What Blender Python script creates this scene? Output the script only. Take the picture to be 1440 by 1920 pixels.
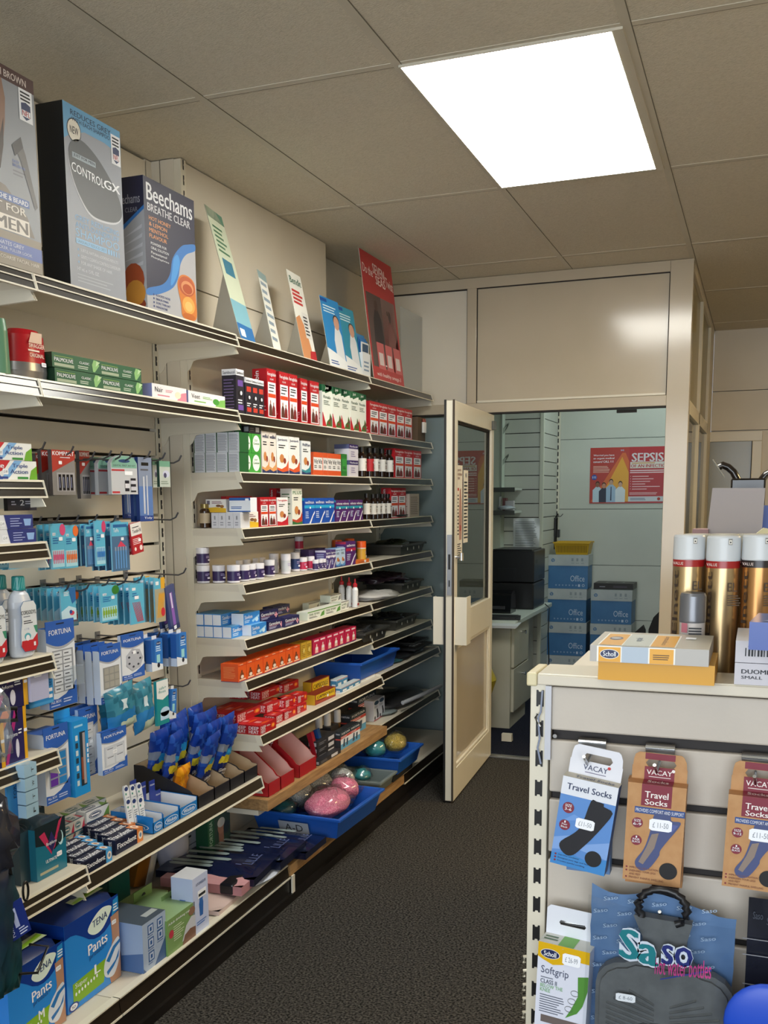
import bpy, math, random
from mathutils import Vector, Matrix
for o in list(bpy.data.objects): bpy.data.objects.remove(o)
SC = bpy.context.scene; COL = SC.collection; PI = math.pi
random.seed(7)
# ---------------------------------------------------------------- camera
IW, IH = 1440, 1920
FP, PX, PY = 1895.755, 669.127, 1205.156
CP = Vector((1.55805, -2.75055, 1.45792))
RX = Vector((0.93034732, 0.36656223, -0.0092733))
RY = Vector((0.0438968, -0.13644836, -0.98967415))
RZ = Vector((-0.36404248, 0.92033362, -0.14303528))
cd = bpy.data.cameras.new('camera'); cam = bpy.data.objects.new('camera', cd); COL.objects.link(cam)
cd.sensor_fit = 'HORIZONTAL'; cd.sensor_width = 36; cd.lens = FP / IW * 36
cd.shift_x = (IW / 2 - PX) / IW; cd.shift_y = (PY - IH / 2) / IW; cd.clip_start = .02; cd.clip_end = 60
m3 = Matrix((RX, -RY, -RZ)).transposed()
cam.matrix_world = Matrix.Translation(CP) @ m3.to_4x4()
SC.camera = cam
# ---------------------------------------------------------------- light and exposure
SC.view_settings.view_transform = 'Standard'; SC.view_settings.look = 'None'
SC.view_settings.gamma = 1; SC.view_settings.use_curve_mapping = False
SC.view_settings.exposure = 0.45
SHOP_PANEL = 15.5; BACK_PANEL = 4.9; WINDOW_W = 95.0
w = bpy.data.worlds.new('world'); SC.world = w; w.use_nodes = True
w.node_tree.nodes['Background'].inputs[0].default_value = (.75, .87, 1, 1)
w.node_tree.nodes['Background'].inputs[1].default_value = .6
la = bpy.data.lights.new('shop_window_daylight', 'AREA'); la.shape = 'RECTANGLE'; la.size = 3.6; la.size_y = 1.9
la.energy = WINDOW_W; la.color = (.86, .93, 1.0)
lo = bpy.data.objects.new('shop_window_daylight', la); COL.objects.link(lo)
lo.location = (1.7, -5.15, 1.45); lo.rotation_euler = (PI / 2, 0, 0)

# pixel of the photograph -> coordinate in the room
def Yp(u, x, z):
    d = Vector((x, 0, z)) - CP; k = (u - PX) / FP
    return (k * RZ.dot(d) - RX.dot(d)) / (RX.y - k * RZ.y)
def Xp(u, y, z):
    d = Vector((0, y, z)) - CP; k = (u - PX) / FP
    return (k * RZ.dot(d) - RX.dot(d)) / (RX.x - k * RZ.x)
def Zp(v, x, y):
    d = Vector((x, y, 0)) - CP; k = (v - PY) / FP
    return (k * RZ.dot(d) - RY.dot(d)) / (RY.z - k * RZ.z)
def ray(u, v): return RX * ((u - PX) / FP) + RY * ((v - PY) / FP) + RZ
def onX(u, v, x): d = ray(u, v); return CP + d * ((x - CP.x) / d.x)
def onY(u, v, y): d = ray(u, v); return CP + d * ((y - CP.y) / d.y)
def onZ(u, v, z): d = ray(u, v); return CP + d * ((z - CP.z) / d.z)

# ---------------------------------------------------------------- materials
def lin(h):
    h = h.lstrip('#'); c = [int(h[i:i+2], 16) / 255 for i in (0, 2, 4)]
    return [((x + .055) / 1.055) ** 2.4 if x > .04045 else x / 12.92 for x in c] + [1]
_M = {}
def M(h, r=.45, metal=0.0, coat=0.0):
    k = (h, r, metal, coat)
    if k in _M: return _M[k]
    m = bpy.data.materials.new('paint_' + h.lstrip('#')); m.use_nodes = True; b = m.node_tree.nodes['Principled BSDF']
    b.inputs['Base Color'].default_value = lin(h); b.inputs['Roughness'].default_value = r
    b.inputs['Metallic'].default_value = metal; b.inputs['Coat Weight'].default_value = coat
    _M[k] = m; return m
def noisy(name, c1, c2, scale, r=.6, bump=0.0, bscale=None, detail=4, lo_=.35, hi=.65, stretch=None, spec=.5):
    m = bpy.data.materials.new(name); m.use_nodes = True; nt = m.node_tree; b = nt.nodes['Principled BSDF']
    tc = nt.nodes.new('ShaderNodeTexCoord'); no = nt.nodes.new('ShaderNodeTexNoise'); cr = nt.nodes.new('ShaderNodeValToRGB')
    mp = nt.nodes.new('ShaderNodeMapping'); nt.links.new(tc.outputs['Object'], mp.inputs[0])
    if stretch: mp.inputs['Scale'].default_value = stretch
    nt.links.new(mp.outputs[0], no.inputs['Vector']); no.inputs['Scale'].default_value = scale; no.inputs['Detail'].default_value = detail
    cr.color_ramp.elements[0].color = lin(c1); cr.color_ramp.elements[1].color = lin(c2)
    cr.color_ramp.elements[0].position = lo_; cr.color_ramp.elements[1].position = hi
    nt.links.new(no.outputs['Fac'], cr.inputs[0]); nt.links.new(cr.outputs[0], b.inputs['Base Color'])
    b.inputs['Roughness'].default_value = r; b.inputs['Specular IOR Level'].default_value = spec
    if bump:
        n2 = nt.nodes.new('ShaderNodeTexNoise'); n2.inputs['Scale'].default_value = bscale or scale; n2.inputs['Detail'].default_value = 3
        bp = nt.nodes.new('ShaderNodeBump'); bp.inputs['Strength'].default_value = bump; bp.inputs['Distance'].default_value = .01
        nt.links.new(mp.outputs[0], n2.inputs['Vector']); nt.links.new(n2.outputs['Fac'], bp.inputs['Height']); nt.links.new(bp.outputs[0], b.inputs['Normal'])
    return m
def glassy(name, tint='#dfe8e8', refl=.08, rough=.02, alpha=.0, col='#c8d4d6', film=False):
    # clear film or pane: transparent with fresnel reflection, a little body colour
    m = bpy.data.materials.new(name); m.use_nodes = True; nt = m.node_tree; out = nt.nodes['Material Output']
    nt.nodes.remove(nt.nodes['Principled BSDF'])
    tr = nt.nodes.new('ShaderNodeBsdfTransparent'); tr.inputs[0].default_value = lin(tint)
    gl = nt.nodes.new('ShaderNodeBsdfGlossy'); gl.inputs['Roughness'].default_value = rough
    fr = nt.nodes.new('ShaderNodeFresnel'); fr.inputs[0].default_value = 1.5
    if film:      # thin film reflects the same from both sides
        lw = nt.nodes.new('ShaderNodeLayerWeight'); lw.inputs[0].default_value = .25; fr = nt.nodes.new('ShaderNodeMath'); fr.operation = 'MULTIPLY_ADD'; fr.inputs[1].default_value = .45; fr.inputs[2].default_value = .035; nt.links.new(lw.outputs['Facing'], fr.inputs[0])
    mx = nt.nodes.new('ShaderNodeMixShader'); nt.links.new(fr.outputs[0], mx.inputs[0]); nt.links.new(tr.outputs[0], mx.inputs[1]); nt.links.new(gl.outputs[0], mx.inputs[2])
    if alpha:
        df = nt.nodes.new('ShaderNodeBsdfDiffuse'); df.inputs[0].default_value = lin(col)
        m2 = nt.nodes.new('ShaderNodeMixShader'); m2.inputs[0].default_value = alpha
        nt.links.new(mx.outputs[0], m2.inputs[1]); nt.links.new(df.outputs[0], m2.inputs[2]); nt.links.new(m2.outputs[0], out.inputs[0])
    else: nt.links.new(mx.outputs[0], out.inputs[0])
    return m
def emit(name, h, s):
    m = bpy.data.materials.new(name); m.use_nodes = True; b = m.node_tree.nodes['Principled BSDF']
    b.inputs['Base Color'].default_value = lin(h); b.inputs['Emission Color'].default_value = lin(h); b.inputs['Emission Strength'].default_value = s
    return m
CREAM = noisy('cream_powder_coat', '#d8d1bd', '#ddd6c4', 3, .32, .02, 300)
CREAM2 = noisy('cream_panel', '#cfc6b4', '#d6cebd', 2, .45, .02, 200)
PARTN = noisy('partition_paint', '#b9ad97', '#c0b49f', 2, .14, .015, 40)
BACKW = noisy('back_room_panel', '#bdbfb3', '#c5c7bb', 2, .4, .02, 90)
STRIP = noisy('ticket_strip_brown', '#1b150e', '#2a2118', 6, .22, .0, stretch=(1, .2, 1))
CEIL = noisy('mineral_fibre_tile', '#cdc4b0', '#dad1be', 90, .95, .35, 130, 6, .3, .6, (1, 2.2, 1), .2)
TEE = noisy('ceiling_tee', '#c9c1ae', '#d0c8b6', 4, .6)
CARPET = noisy('carpet_charcoal', '#151413', '#57534d', 140, .97, .5, 160, 5, .38, .66, None, .1)
CARPET2 = noisy('carpet_navy', '#12131a', '#2d3040', 150, .97, 1.0, 170, 6, .34, .7, None, .1)
WOOD = noisy('pine_board', '#8d6a42', '#b48d5c', 9, .55, .1, 60, 5, .3, .7, (8, 1, 14))
BLACK = M('#0e0c0b', .4); PLINTH = noisy('plinth_black', '#0e0b09', '#181310', 5, .35)
WHITE = M('#eef0f2', .45); STEEL = M('#9b9c9e', .3, .9); CHROME = M('#c6c8ca', .18, 1.0); HOOK = M('#77767a', .35, .9)
PRICE = M('#f3f5fa', .5); INK = M('#23262c', .6)
GLASS = glassy('window_glass', '#c6d6d6'); FILM = glassy('clear_film', '#f6f8f9', rough=.14, film=True)
FILMW = glassy('clear_plastic', '#f6f9fa', rough=.15, alpha=.10, col='#dfe8f0', film=True)
TAN = noisy('raw_board', '#b29a7a', '#bca586', 30, .8)

# ---------------------------------------------------------------- mesh building
_T = {}
def textmesh(s, bold):
    k = (s, bold)
    if k in _T: return _T[k]
    c = bpy.data.curves.new('t', 'FONT'); c.body = s; c.size = 1; c.offset = bold * .45 if bold >= .15 else 0; c.resolution_u = 2
    o = bpy.data.objects.new('t', c); me = bpy.data.meshes.new_from_object(o)
    vs = [(v.co.x, v.co.y) for v in me.vertices]; fs = [tuple(p.vertices) for p in me.polygons]
    bpy.data.objects.remove(o); bpy.data.curves.remove(c); bpy.data.meshes.remove(me)
    if not vs: vs = [(0, 0)]
    x0 = min(v[0] for v in vs); x1 = max(v[0] for v in vs); y0 = min(v[1] for v in vs); y1 = max(v[1] for v in vs)
    _T[k] = (vs, fs, x0, max(x1, x0 + 1e-3), y0, max(y1, y0 + 1e-3)); return _T[k]

def curve(P, n=5):
    out = []; N = len(P)
    for i in range(N):
        a, b_, c, d = P[i - 1], P[i], P[(i + 1) % N], P[(i + 2) % N]
        for j in range(n):
            t = j / n; out.append(tuple(.5 * (2 * b_[k] + (c[k] - a[k]) * t + (2 * a[k] - 5 * b_[k] + 4 * c[k] - d[k]) * t * t + (3 * b_[k] - a[k] - 3 * c[k] + d[k]) * t ** 3) for k in (0, 1)))
    return out
class Face:
    def __init__(s, b, o, r, u, w, h, flip=1):
        s.b = b; s.o = Vector(o); s.r = Vector(r).normalized(); s.u = Vector(u).normalized(); s.w = w; s.h = h
        s.n = s.r.cross(s.u).normalized() * flip
    def p(s, a, c, l): return s.o + s.r * (a * s.w) + s.u * (c * s.h) + s.n * (.00025 * l + .0001)
    def poly(s, pts, m, l=1): s.b.add([s.p(a, c, l) for a, c in pts], [tuple(range(len(pts)))], m)
    def rect(s, a0, c0, a1, c1, m, l=1): s.poly([(a0, c0), (a1, c0), (a1, c1), (a0, c1)], m, l)
    def ell(s, a, c, ra, rc, m, l=1, n=14): s.poly([(a + ra * math.cos(2 * PI * i / n), c + rc * math.sin(2 * PI * i / n)) for i in range(n)], m, l)
    def circ(s, a, c, r, m, l=1, n=14): s.ell(a, c, r, r * s.w / s.h, m, l, n)
    def txt(s, t, a0, c0, a1, c1, m, l=3, bold=.02, ang=0, shear=0):
        vs, fs, x0, x1, y0, y1 = textmesh(t, bold)
        if ang == 90:
            P = [(a0 + (a1 - a0) * (1 - (y - y0) / (y1 - y0)), c0 + (c1 - c0) * (x - x0) / (x1 - x0)) for x, y in vs]
        else:
            P = [(a0 + (a1 - a0) * (x - x0) / (x1 - x0), c0 + (c1 - c0) * (y - y0) / (y1 - y0) + shear * (x - x0) / (x1 - x0)) for x, y in vs]
        k = 3 if bold >= .03 else 2
        if bold < .015 or bold >= .15: k = 1
        q = bold * .9 * (a1 - a0) / (x1 - x0) if ang != 90 else 0; q2 = bold * .9 * (c1 - c0) / (x1 - x0) if ang == 90 else 0
        for i in range(k):       # heavier weights: the strokes repeated with a slight sideways step
            t = (i / max(1, k - 1) - .5) if k > 1 else 0
            s.b.add([s.p(a + q * t, c + q2 * t, l + .25 * i) for a, c in P], fs, m)
    def smooth(s, pts, m, l=1, n=5): s.poly(curve(pts, n), m, l)
    def lines(s, a0, c0, a1, c1, n, m, l=2, fill=.45, rag=.35):
        for i in range(n):
            y = c1 - (i + .8) * (c1 - c0) / n
            s.rect(a0, y, a1 - (a1 - a0) * rag * random.random(), y + fill * (c1 - c0) / n, m, l)
    def price(s, a, c, ww=.014, hh=.008, t='£ 3-99', rot=0):
        dw, dh = ww / s.w / 2, hh / s.h / 2; q = .25
        P = [(-1, -1 + q), (-1 + q, -1), (1 - q, -1), (1, -1 + q), (1, 1 - q), (1 - q, 1), (-1 + q, 1), (-1, 1 - q)]
        cr, sr = math.cos(rot), math.sin(rot)
        s.poly([(a + (x * ww / 2 * cr - y * hh / 2 * sr) / s.w, c + (x * ww / 2 * sr + y * hh / 2 * cr) / s.h) for x, y in P], PRICE, 5)
        if t and rot == 0: s.txt(t, a - dw * .7, c - dh * .45, a + dw * .7, c + dh * .45, M('#8a8f99', .6), 6, .0)

class MB:
    def __init__(s): s.v = []; s.f = []; s.fm = []; s.fs = []; s.ml = []
    def mi(s, m):
        if m not in s.ml: s.ml.append(m)
        return s.ml.index(m)
    def add(s, vs, fs, m, smooth=False):
        k = len(s.v); s.v += [tuple(v) for v in vs]; i = s.mi(m)
        for f in fs: s.f.append(tuple(k + a for a in f)); s.fm.append(i); s.fs.append(smooth)
    def box(s, x0, x1, y0, y1, z0, z1, m, mt=None):
        vs = [(x, y, z) for z in (z0, z1) for y in (y0, y1) for x in (x0, x1)]
        F = [(0, 1, 5, 4), (1, 3, 7, 5), (3, 2, 6, 7), (2, 0, 4, 6), (4, 5, 7, 6), (2, 3, 1, 0)]   # front right back left top bottom
        if mt:
            for i, f in enumerate(F): s.add(vs, [f], mt.get('FRBLTD'[i], m))
        else: s.add(vs, F, m)
    def cbox(s, w, d, h, m, mt=None): s.box(-w / 2, w / 2, 0, d, 0, h, m, mt)
    def face(s, k, w, d, h):
        if k == 'F': return Face(s, (-w / 2, 0, 0), (1, 0, 0), (0, 0, 1), w, h)
        if k == 'L': return Face(s, (-w / 2, d, 0), (0, -1, 0), (0, 0, 1), d, h)
        if k == 'R': return Face(s, (w / 2, 0, 0), (0, 1, 0), (0, 0, 1), d, h)
        if k == 'T': return Face(s, (-w / 2, 0, h), (1, 0, 0), (0, 1, 0), w, d)
        if k == 'B': return Face(s, (w / 2, d, 0), (-1, 0, 0), (0, 0, 1), w, h)
    def prism(s, pts, y0, y1, m, axis='y', mf=None):
        n = len(pts)
        def P(a, c, t): return (a, t, c) if axis == 'y' else ((t, a, c) if axis == 'x' else (a, c, t))
        vs = [P(a, c, y0) for a, c in pts] + [P(a, c, y1) for a, c in pts]
        s.add(vs, [tuple(range(n))[::-1]], m); s.add(vs, [tuple(range(n, 2 * n))], mf or m)
        s.add(vs, [(i, (i + 1) % n, n + (i + 1) % n, n + i) for i in range(n)], m)
    def lathe(s, prof, c=(0, 0, 0), n=16, m=None, sx=1, sy=1):
        # prof: (r, z[, material of the band up to the next point])
        for i in range(len(prof) - 1):
            (r0, z0), (r1, z1) = prof[i][:2], prof[i + 1][:2]; mm = prof[i][2] if len(prof[i]) > 2 else m
            vs = []
            for r, z in ((r0, z0), (r1, z1)):
                vs += [(c[0] + sx * r * math.cos(2 * PI * k / n), c[1] + sy * r * math.sin(2 * PI * k / n), c[2] + z) for k in range(n)]
            s.add(vs, [(k, (k + 1) % n, n + (k + 1) % n, n + k) for k in range(n)], mm, True)
    def cyl(s, r, z0, z1, c, m, n=16, mt=None):
        s.lathe([(r, z0), (r, z1)], c, n, m); q = [(c[0] + r * math.cos(2 * PI * k / n), c[1] + r * math.sin(2 * PI * k / n)) for k in range(n)]
        s.add([(a, b_, c[2] + z1) for a, b_ in q], [tuple(range(n))], mt or m); s.add([(a, b_, c[2] + z0) for a, b_ in q], [tuple(range(n))[::-1]], m)
    def tube(s, path, r, m, n=6, closed=False):
        path = [Vector(p) for p in path]; N = len(path); rings = []
        for i, p in enumerate(path):
            a = path[i - 1] if (i > 0 or closed) else p; c = path[(i + 1) % N] if (i < N - 1 or closed) else p
            t = (c - a).normalized(); up = Vector((0, 0, 1)) if abs(t.z) < .9 else Vector((1, 0, 0))
            e1 = t.cross(up).normalized(); e2 = t.cross(e1)
            rings.append([p + e1 * r * math.cos(2 * PI * k / n) + e2 * r * math.sin(2 * PI * k / n) for k in range(n)])
        vs = [v for rg in rings for v in rg]; fs = []
        for i in range(N if closed else N - 1):
            j = (i + 1) % N
            fs += [(i * n + k, i * n + (k + 1) % n, j * n + (k + 1) % n, j * n + k) for k in range(n)]
        s.add(vs, fs, m, True)
        if not closed: s.add(vs, [tuple(range(n))[::-1], tuple((N - 1) * n + k for k in range(n))], m)
    def mesh(s, name='mesh'):
        me = bpy.data.meshes.new(name); me.from_pydata(s.v, [], s.f)
        for m in s.ml: me.materials.append(m)
        me.polygons.foreach_set('material_index', s.fm); me.polygons.foreach_set('use_smooth', s.fs)
        me.update(); return me

def link(name, data, loc=(0, 0, 0), rot=(0, 0, 0), parent=None):
    o = bpy.data.objects.new(name, data); COL.objects.link(o); o.location = loc; o.rotation_euler = rot
    if parent is not None: o.parent = parent
    return o
def tag(o, label, cat, group=None, kind=None):
    if label: o['label'] = label
    if cat: o['category'] = cat
    if group: o['group'] = group
    if kind: o['kind'] = kind
    return o
def obj(name, b, parent=None, loc=(0, 0, 0), rot=(0, 0, 0), bev=0, sub=0):
    me = b.mesh(name) if isinstance(b, MB) else b
    o = link(name, me, loc, rot, parent)
    if bev:
        md = o.modifiers.new('bevel', 'BEVEL'); md.width = bev; md.segments = 2; md.limit_method = 'ANGLE'; md.angle_limit = .6
    if sub:
        md = o.modifiers.new('sub', 'SUBSURF'); md.levels = sub; md.render_levels = sub
    return o
def struct(name, b, bev=0, cat=None):
    o = obj(name, b, bev=bev); o['kind'] = 'structure'; return o
def empty(name, label, cat, loc=(0, 0, 0), rot=(0, 0, 0), group=None):
    o = link(name, None, loc, rot); o.empty_display_size = .05; return tag(o, label, cat, group)
ORD = ['first', 'second', 'third', 'fourth', 'fifth', 'sixth', 'seventh', 'eighth', 'ninth', 'tenth', 'eleventh', 'twelfth', 'thirteenth', 'fourteenth', 'fifteenth', 'sixteenth']
LW = (0, 0, PI / 2)      # products on the left wall look along +x
# ================================================================ ROOM
H = 2.607
b = MB(); b.box(-.75, 4.6, -5.2, 2.7, -.05, 0, CARPET); struct('floor', b)
b = MB(); b.box(-1.6, 4.6, 2.7, 5.3, -.05, 0, CARPET2); struct('floor_2', b)
b = MB(); b.box(.205, 1.10, 2.665, 2.735, 0, .006, STEEL); b.box(.205, 1.10, 2.69, 2.71, .006, .009, CHROME); struct('trim_1', b, .002)
# ceiling: tiles 1.2 x 0.6 in exposed tees
b = MB(); b.box(-.75, 4.6, -5.2, 5.3, H, H + .05, CEIL); struct('ceiling', b)
b = MB()
for i in range(-1, 8): b.box(.6 * i - .012, .6 * i + .012, -5.2, 5.2, H - .0018, H, TEE)
for j in range(-5, 5):
    b.box(-.75, 4.6, 1.2 * j - .012, 1.2 * j + .012, H - .0016, H, TEE)
g = M('#77705f', .9)
for i in range(-1, 8): b.box(.6 * i + .012, .6 * i + .0145, -5.2, 5.2, H - .0019, H - .001, g)  # shadow line painted as a dark strip along one side of the tees
for j in range(-5, 5): b.box(-.75, 4.6, 1.2 * j + .012, 1.2 * j + .0145, H - .0017, H - .001, g)
struct('trim_2', b)
def light(x0, y0, s, col, label):
    t = empty('ceiling_light', label, 'ceiling light', (x0 + .3, y0 + .6, H - .0045))
    b = MB(); b.box(-.290, .264, -.590, .568, -.004, .002, emit('lit_diffuser', col, s)); obj('diffuser', b, t)
    b = MB()
    for a in ((-.296, -.290, -.596, .592), (.264, .292, -.596, .592), (-.290, .264, -.596, -.590), (-.290, .264, .568, .592)): b.box(*a, -.0035, .004, TEE)
    obj('frame', b, t)
light(.6, .0, SHOP_PANEL, '#fffdf4', 'long bright rectangular light panel in the shop ceiling above the aisle')
light(.6, -2.4, SHOP_PANEL * .18, '#fffdf4', 'second light panel in the shop ceiling, nearest the shop window')
light(.6, 3.6, BACK_PANEL, '#e6fbff', 'cool white light panel in the ceiling of the back room')
light(3.0, 1.2, SHOP_PANEL * 1.8, '#ffdc9c', 'warm light panel in the ceiling on the far right')
# walls
def pan(name, pieces, m, bev=.001):
    b = MB()
    for p in pieces: b.box(*p, m)
    return struct(name, b, bev)
b = MB()
b.box(-.60, -.48, -5.2, .42, 0, H, CREAM2); struct('wall_left', b)
b = MB(); b.box(-.60, -.46, .42, 2.7, 0, H, CREAM2); struct('wall_left_far', b)
# tall wall panels standing behind the far shelving bays
b = MB()
for z0, z1 in ((.0, .60), (.605, 1.28), (1.285, 2.19), (2.195, H - .004)):
    b.box(-.455, -.338, .455, 1.70, z0, z1, CREAM2)
struct('wall_left_panel', b)
b = MB()
for z0, z1 in ((0, 1.28), (1.285, H - .004)): b.box(-.459, -.445, 1.705, 2.66, z0, z1, CREAM2)
struct('wall_left_panel_2', b)
# return panel between the hook wall and the shelving
b = MB(); b.box(-.440, -.408, .417, .45, .0, H - .003, CREAM2); b.box(-.404, -.352, .417, .45, .0, H - .003, CREAM2); b.box(-.407, -.404, .42, .45, 0, H - .01, g)
b.box(-.438, -.41, .4165, .419, .766, .768, g); struct('trim_3', b)
# partition across the shop at y = 2.70
P0, P1 = 2.70, 2.76
b = MB()
b.box(-.6, 1.0975, P0, P1, 2.552, H - .002, PARTN)           # head beam
b.box(-.6, 1.098, P0, P1, 1.90, 1.952, PARTN)              # lintel
b.box(.056, .108, P0, P1, 1.952, 2.552, PARTN)
b.box(1.098, 1.208, P0, P1 + .02, 0, H - .002, PARTN)      # corner pillar
b.box(-.6, -.54, P0, P1, 0, 1.90, PARTN)
b.box(.140, .175, P0, P1, 0, 1.90, PARTN)
struct('wall_partition', b, .002)
b = MB(); b.box(-.55, .056, P0 + .016, P0 + .03, 1.952, 2.552, CREAM2); b.box(.108, 1.098, P0 + .012, P0 + .03, 1.952, 2.552, PARTN)
struct('wall_partition_panel', b)
b = MB(); bk = M('#1d160f', .7)
b.box(-.54, .056, P0 + .010, P0 + .0155, 2.546, 2.552, bk); b.box(.108, 1.098, P0 + .006, P0 + .0115, 2.547, 2.552, bk)
b.box(.108, .112, P0 + .006, P0 + .0115, 1.952, 2.55, bk); b.box(1.094, 1.098, P0 + .006, P0 + .0115, 1.952, 2.55, bk); b.box(.052, .056, P0 + .01, P0 + .0155, 1.952, 2.55, bk)
b.box(-.54, 1.098, P0 + .004, P0 + .05, 1.892, 1.9, bk); b.box(.85, .95, P0 + .03, P0 + .05, 1.875, 1.89, bk)
struct('trim_4', b)
b = MB(); b.box(.112, 1.094, P0 + .002, P0 + .014, 1.953, 1.966, CREAM); struct('trim_5', b, .003)
b = MB(); b.box(-.54, .14, P0 + .025, P0 + .031, 0, 1.885, glassy('partition_glass', '#d0dcdc', alpha=.42, col='#b4c2c4'))
struct('window_1', b)
# side partition running back from the pillar
b = MB(); X0, X1 = 1.168, 1.208
b.box(X0, X1, 2.78, 5.15, 2.56, H - .002, CREAM2); b.box(X0, X1, 2.78, 4.70, 1.86, 1.93, CREAM); b.box(X0, X1, 4.66, 4.72, 0, 2.56, CREAM); b.box(X0, X1, 3.66, 3.72, 0, 2.56, CREAM)
b.box(X0, X1, 4.72, 5.15, 0, 2.56, CREAM2); b.box(X0, X1, 2.78, 4.66, 0, .9, CREAM2)
struct('wall_side', b, .002)
b = MB(); b.box(1.184, 1.190, 2.78, 4.66, .9, 1.86, GLASS); b.box(1.184, 1.190, 2.78, 4.66, 1.93, 2.56, glassy('upper_side_glass', '#cfc9ae', alpha=.5, col='#b8ae8e')); struct('window_2', b)
# rear wall
b = MB()
for z0, z1 in ((0, .50), (.504, .918), (.922, 1.345), (1.349, 1.872), (1.876, H)):
    b.box(-1.6, 1.19, 5.165, 5.25, z0, z1, BACKW)
b.box(-1.6, 1.19, 5.17, 5.24, 0, H, M('#4b4c46', .8)); struct('wall_rear', b)
b = MB()
for z0, z1 in ((0, 1.9), (1.905, 2.18), (2.185, H)): b.box(1.209, 4.6, 5.15, 5.25, z0, z1, CREAM2)
struct('wall_rear_right', b)
b = MB(); b.box(4.5, 4.6, -5.2, 5.15, 0, H, CREAM2); struct('wall_right', b)
b = MB(); b.box(-.6, 4.6, -5.3, -5.2, 0, .45, CREAM2); b.box(-.6, 4.6, -5.3, -5.2, 2.45, H, CREAM2); b.box(-.6, -.1, -5.3, -5.2, .45, 2.45, CREAM2); b.box(3.6, 4.6, -5.3, -5.2, .45, 2.45, CREAM2)
struct('wall_front', b)
b = MB()
for x in (-.1, 1.15, 2.4, 3.56): b.box(x, x + .04, -5.27, -5.22, .45, 2.45, STEEL)
struct('window_3', b)
b = MB(); b.box(-1.6, -1.5, 2.76, 5.16, 0, H, BACKW); struct('wall_back_left', b)
b = MB(); b.box(-1.6, -.6, 2.7, 2.76, 0, H, BACKW); struct('wall_back_near', b)
b = MB(); b.box(-1.6, -.75, 2.7, 5.3, H, H + .05, CEIL); struct('ceiling_2', b)
# glazed hatch frame in the rear wall on the right
t = MB(); fx0, fx1, fz0, fz1 = 1.215, 1.56, 1.0, 1.895
t.box(fx0 - .02, fx1, 5.11, 5.15, 1.825, fz1, CREAM); t.box(fx1 - .065, fx1, 5.11, 5.15, fz0, 1.825, CREAM)
t.box(fx0 - .02, fx1, 5.11, 5.15, fz0 - .05, fz0, CREAM); struct('window_4', t, .003)
t = MB(); t.box(fx0 - .02, fx1 - .065, 5.135, 5.149, fz0, 1.825, M('#8f8d78', .22)); 
t.box(1.49, 1.497, 5.125, 5.136, fz0, 1.825, bk); struct('window_5', t)
# framed door leaf standing open towards the camera
door = empty('door_1', None, None, (.183, 2.698, 0), (0, 0, math.radians(3.0))); door['kind'] = 'structure'
DY0, DY1 = -.935, -.005
b = MB(); z1 = 1.885
b.box(-.018, .028, DY0 + .002, DY0 + .062, .01, z1, CREAM); b.box(-.018, .028, DY1 - .06, DY1, .01, z1, CREAM)
b.box(-.018, .028, DY0 + .06, DY1 - .06, 1.80, z1, CREAM); b.box(-.018, .028, DY0 + .06, DY1 - .06, .75, .905, CREAM)
b.box(-.018, .028, DY0 + .06, DY1 - .06, .01, .16, CREAM)
b.box(.0, .012, DY0 + .06, DY1 - .06, .16, .75, PARTN)
for z in (.16, .735): b.box(.012, .024, DY0 + .06, DY1 - .06, z, z + .015, CREAM)
for y in (DY0 + .06, DY1 - .075): b.box(.012, .024, y, y + .015, .16, .75, CREAM)
obj('door_leaf', b, door, bev=.002)
b = MB(); b.box(-.022, -.012, DY0 - .003, DY0 + .004, .01, z1 + .004, BLACK); b.box(.018, .027, DY0 - .003, DY0 + .004, .01, z1 + .004, M('#3a3024', .8))
obj('edge_seal', b, door)
b = MB(); b.box(.002, .008, DY0 + .06, DY1 - .06, .905, 1.80, glassy('door_glass', '#bfcecb', rough=.01, alpha=.10, col='#93a09a')); obj('pane', b, door)
b = MB(); b.box(.008, .016, DY0 + .06, DY1 - .06, 1.788, 1.80, bk); b.box(.008, .016, DY1 - .075, DY1 - .06, .905, 1.80, bk); obj('glazing_gasket', b, door)
b = MB(); b.box(-.006, .016, DY0 - .0045, DY0 + .001, 1.0, 1.28, STEEL); b.box(.0, .010, DY0 - .006, DY0, 1.12, 1.19, BLACK); b.box(.002, .008, DY0 - .006, DY0, 1.04, 1.07, BLACK); obj('lock_plate', b, door)
b = MB(); b.tube([(.028, DY0 + .03, 1.175), (.055, DY0 + .03, 1.175)], .008, CHROME, 10); b.tube([(.055, DY0 + .03, 1.16), (.055, DY0 + .03, 1.195)], .01, CHROME, 10); obj('door_knob', b, door)
b = MB(); b.box(.028, .044, DY1 - .07, DY1 - .015, 1.805, 1.85, M('#55564f', .4)); obj('hinge', b, door, bev=.002)
def pull(sx, parent):
    b = MB(); x0, x1 = (.028, .085) if sx > 0 else (-.075, -.018)
    b.prism([(x0, DY0 + .03), (x0, DY0 + .015), (x1, DY0 + .012), (x1, DY0 + .10), (x1 - .006 * sx, DY0 + .10), (x1 - .006 * sx, DY0 + .02), (x0, DY0 + .022)] if sx > 0 else
            [(x1, DY0 + .03), (x1, DY0 + .015), (x0, DY0 + .012), (x0, DY0 + .05), (x0 + .006, DY0 + .05), (x0 + .006, DY0 + .022), (x1, DY0 + .022)], .765, .99, CREAM, 'z')
    obj('pull_handle', b, parent)
pull(1, door); pull(-1, door)
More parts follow.
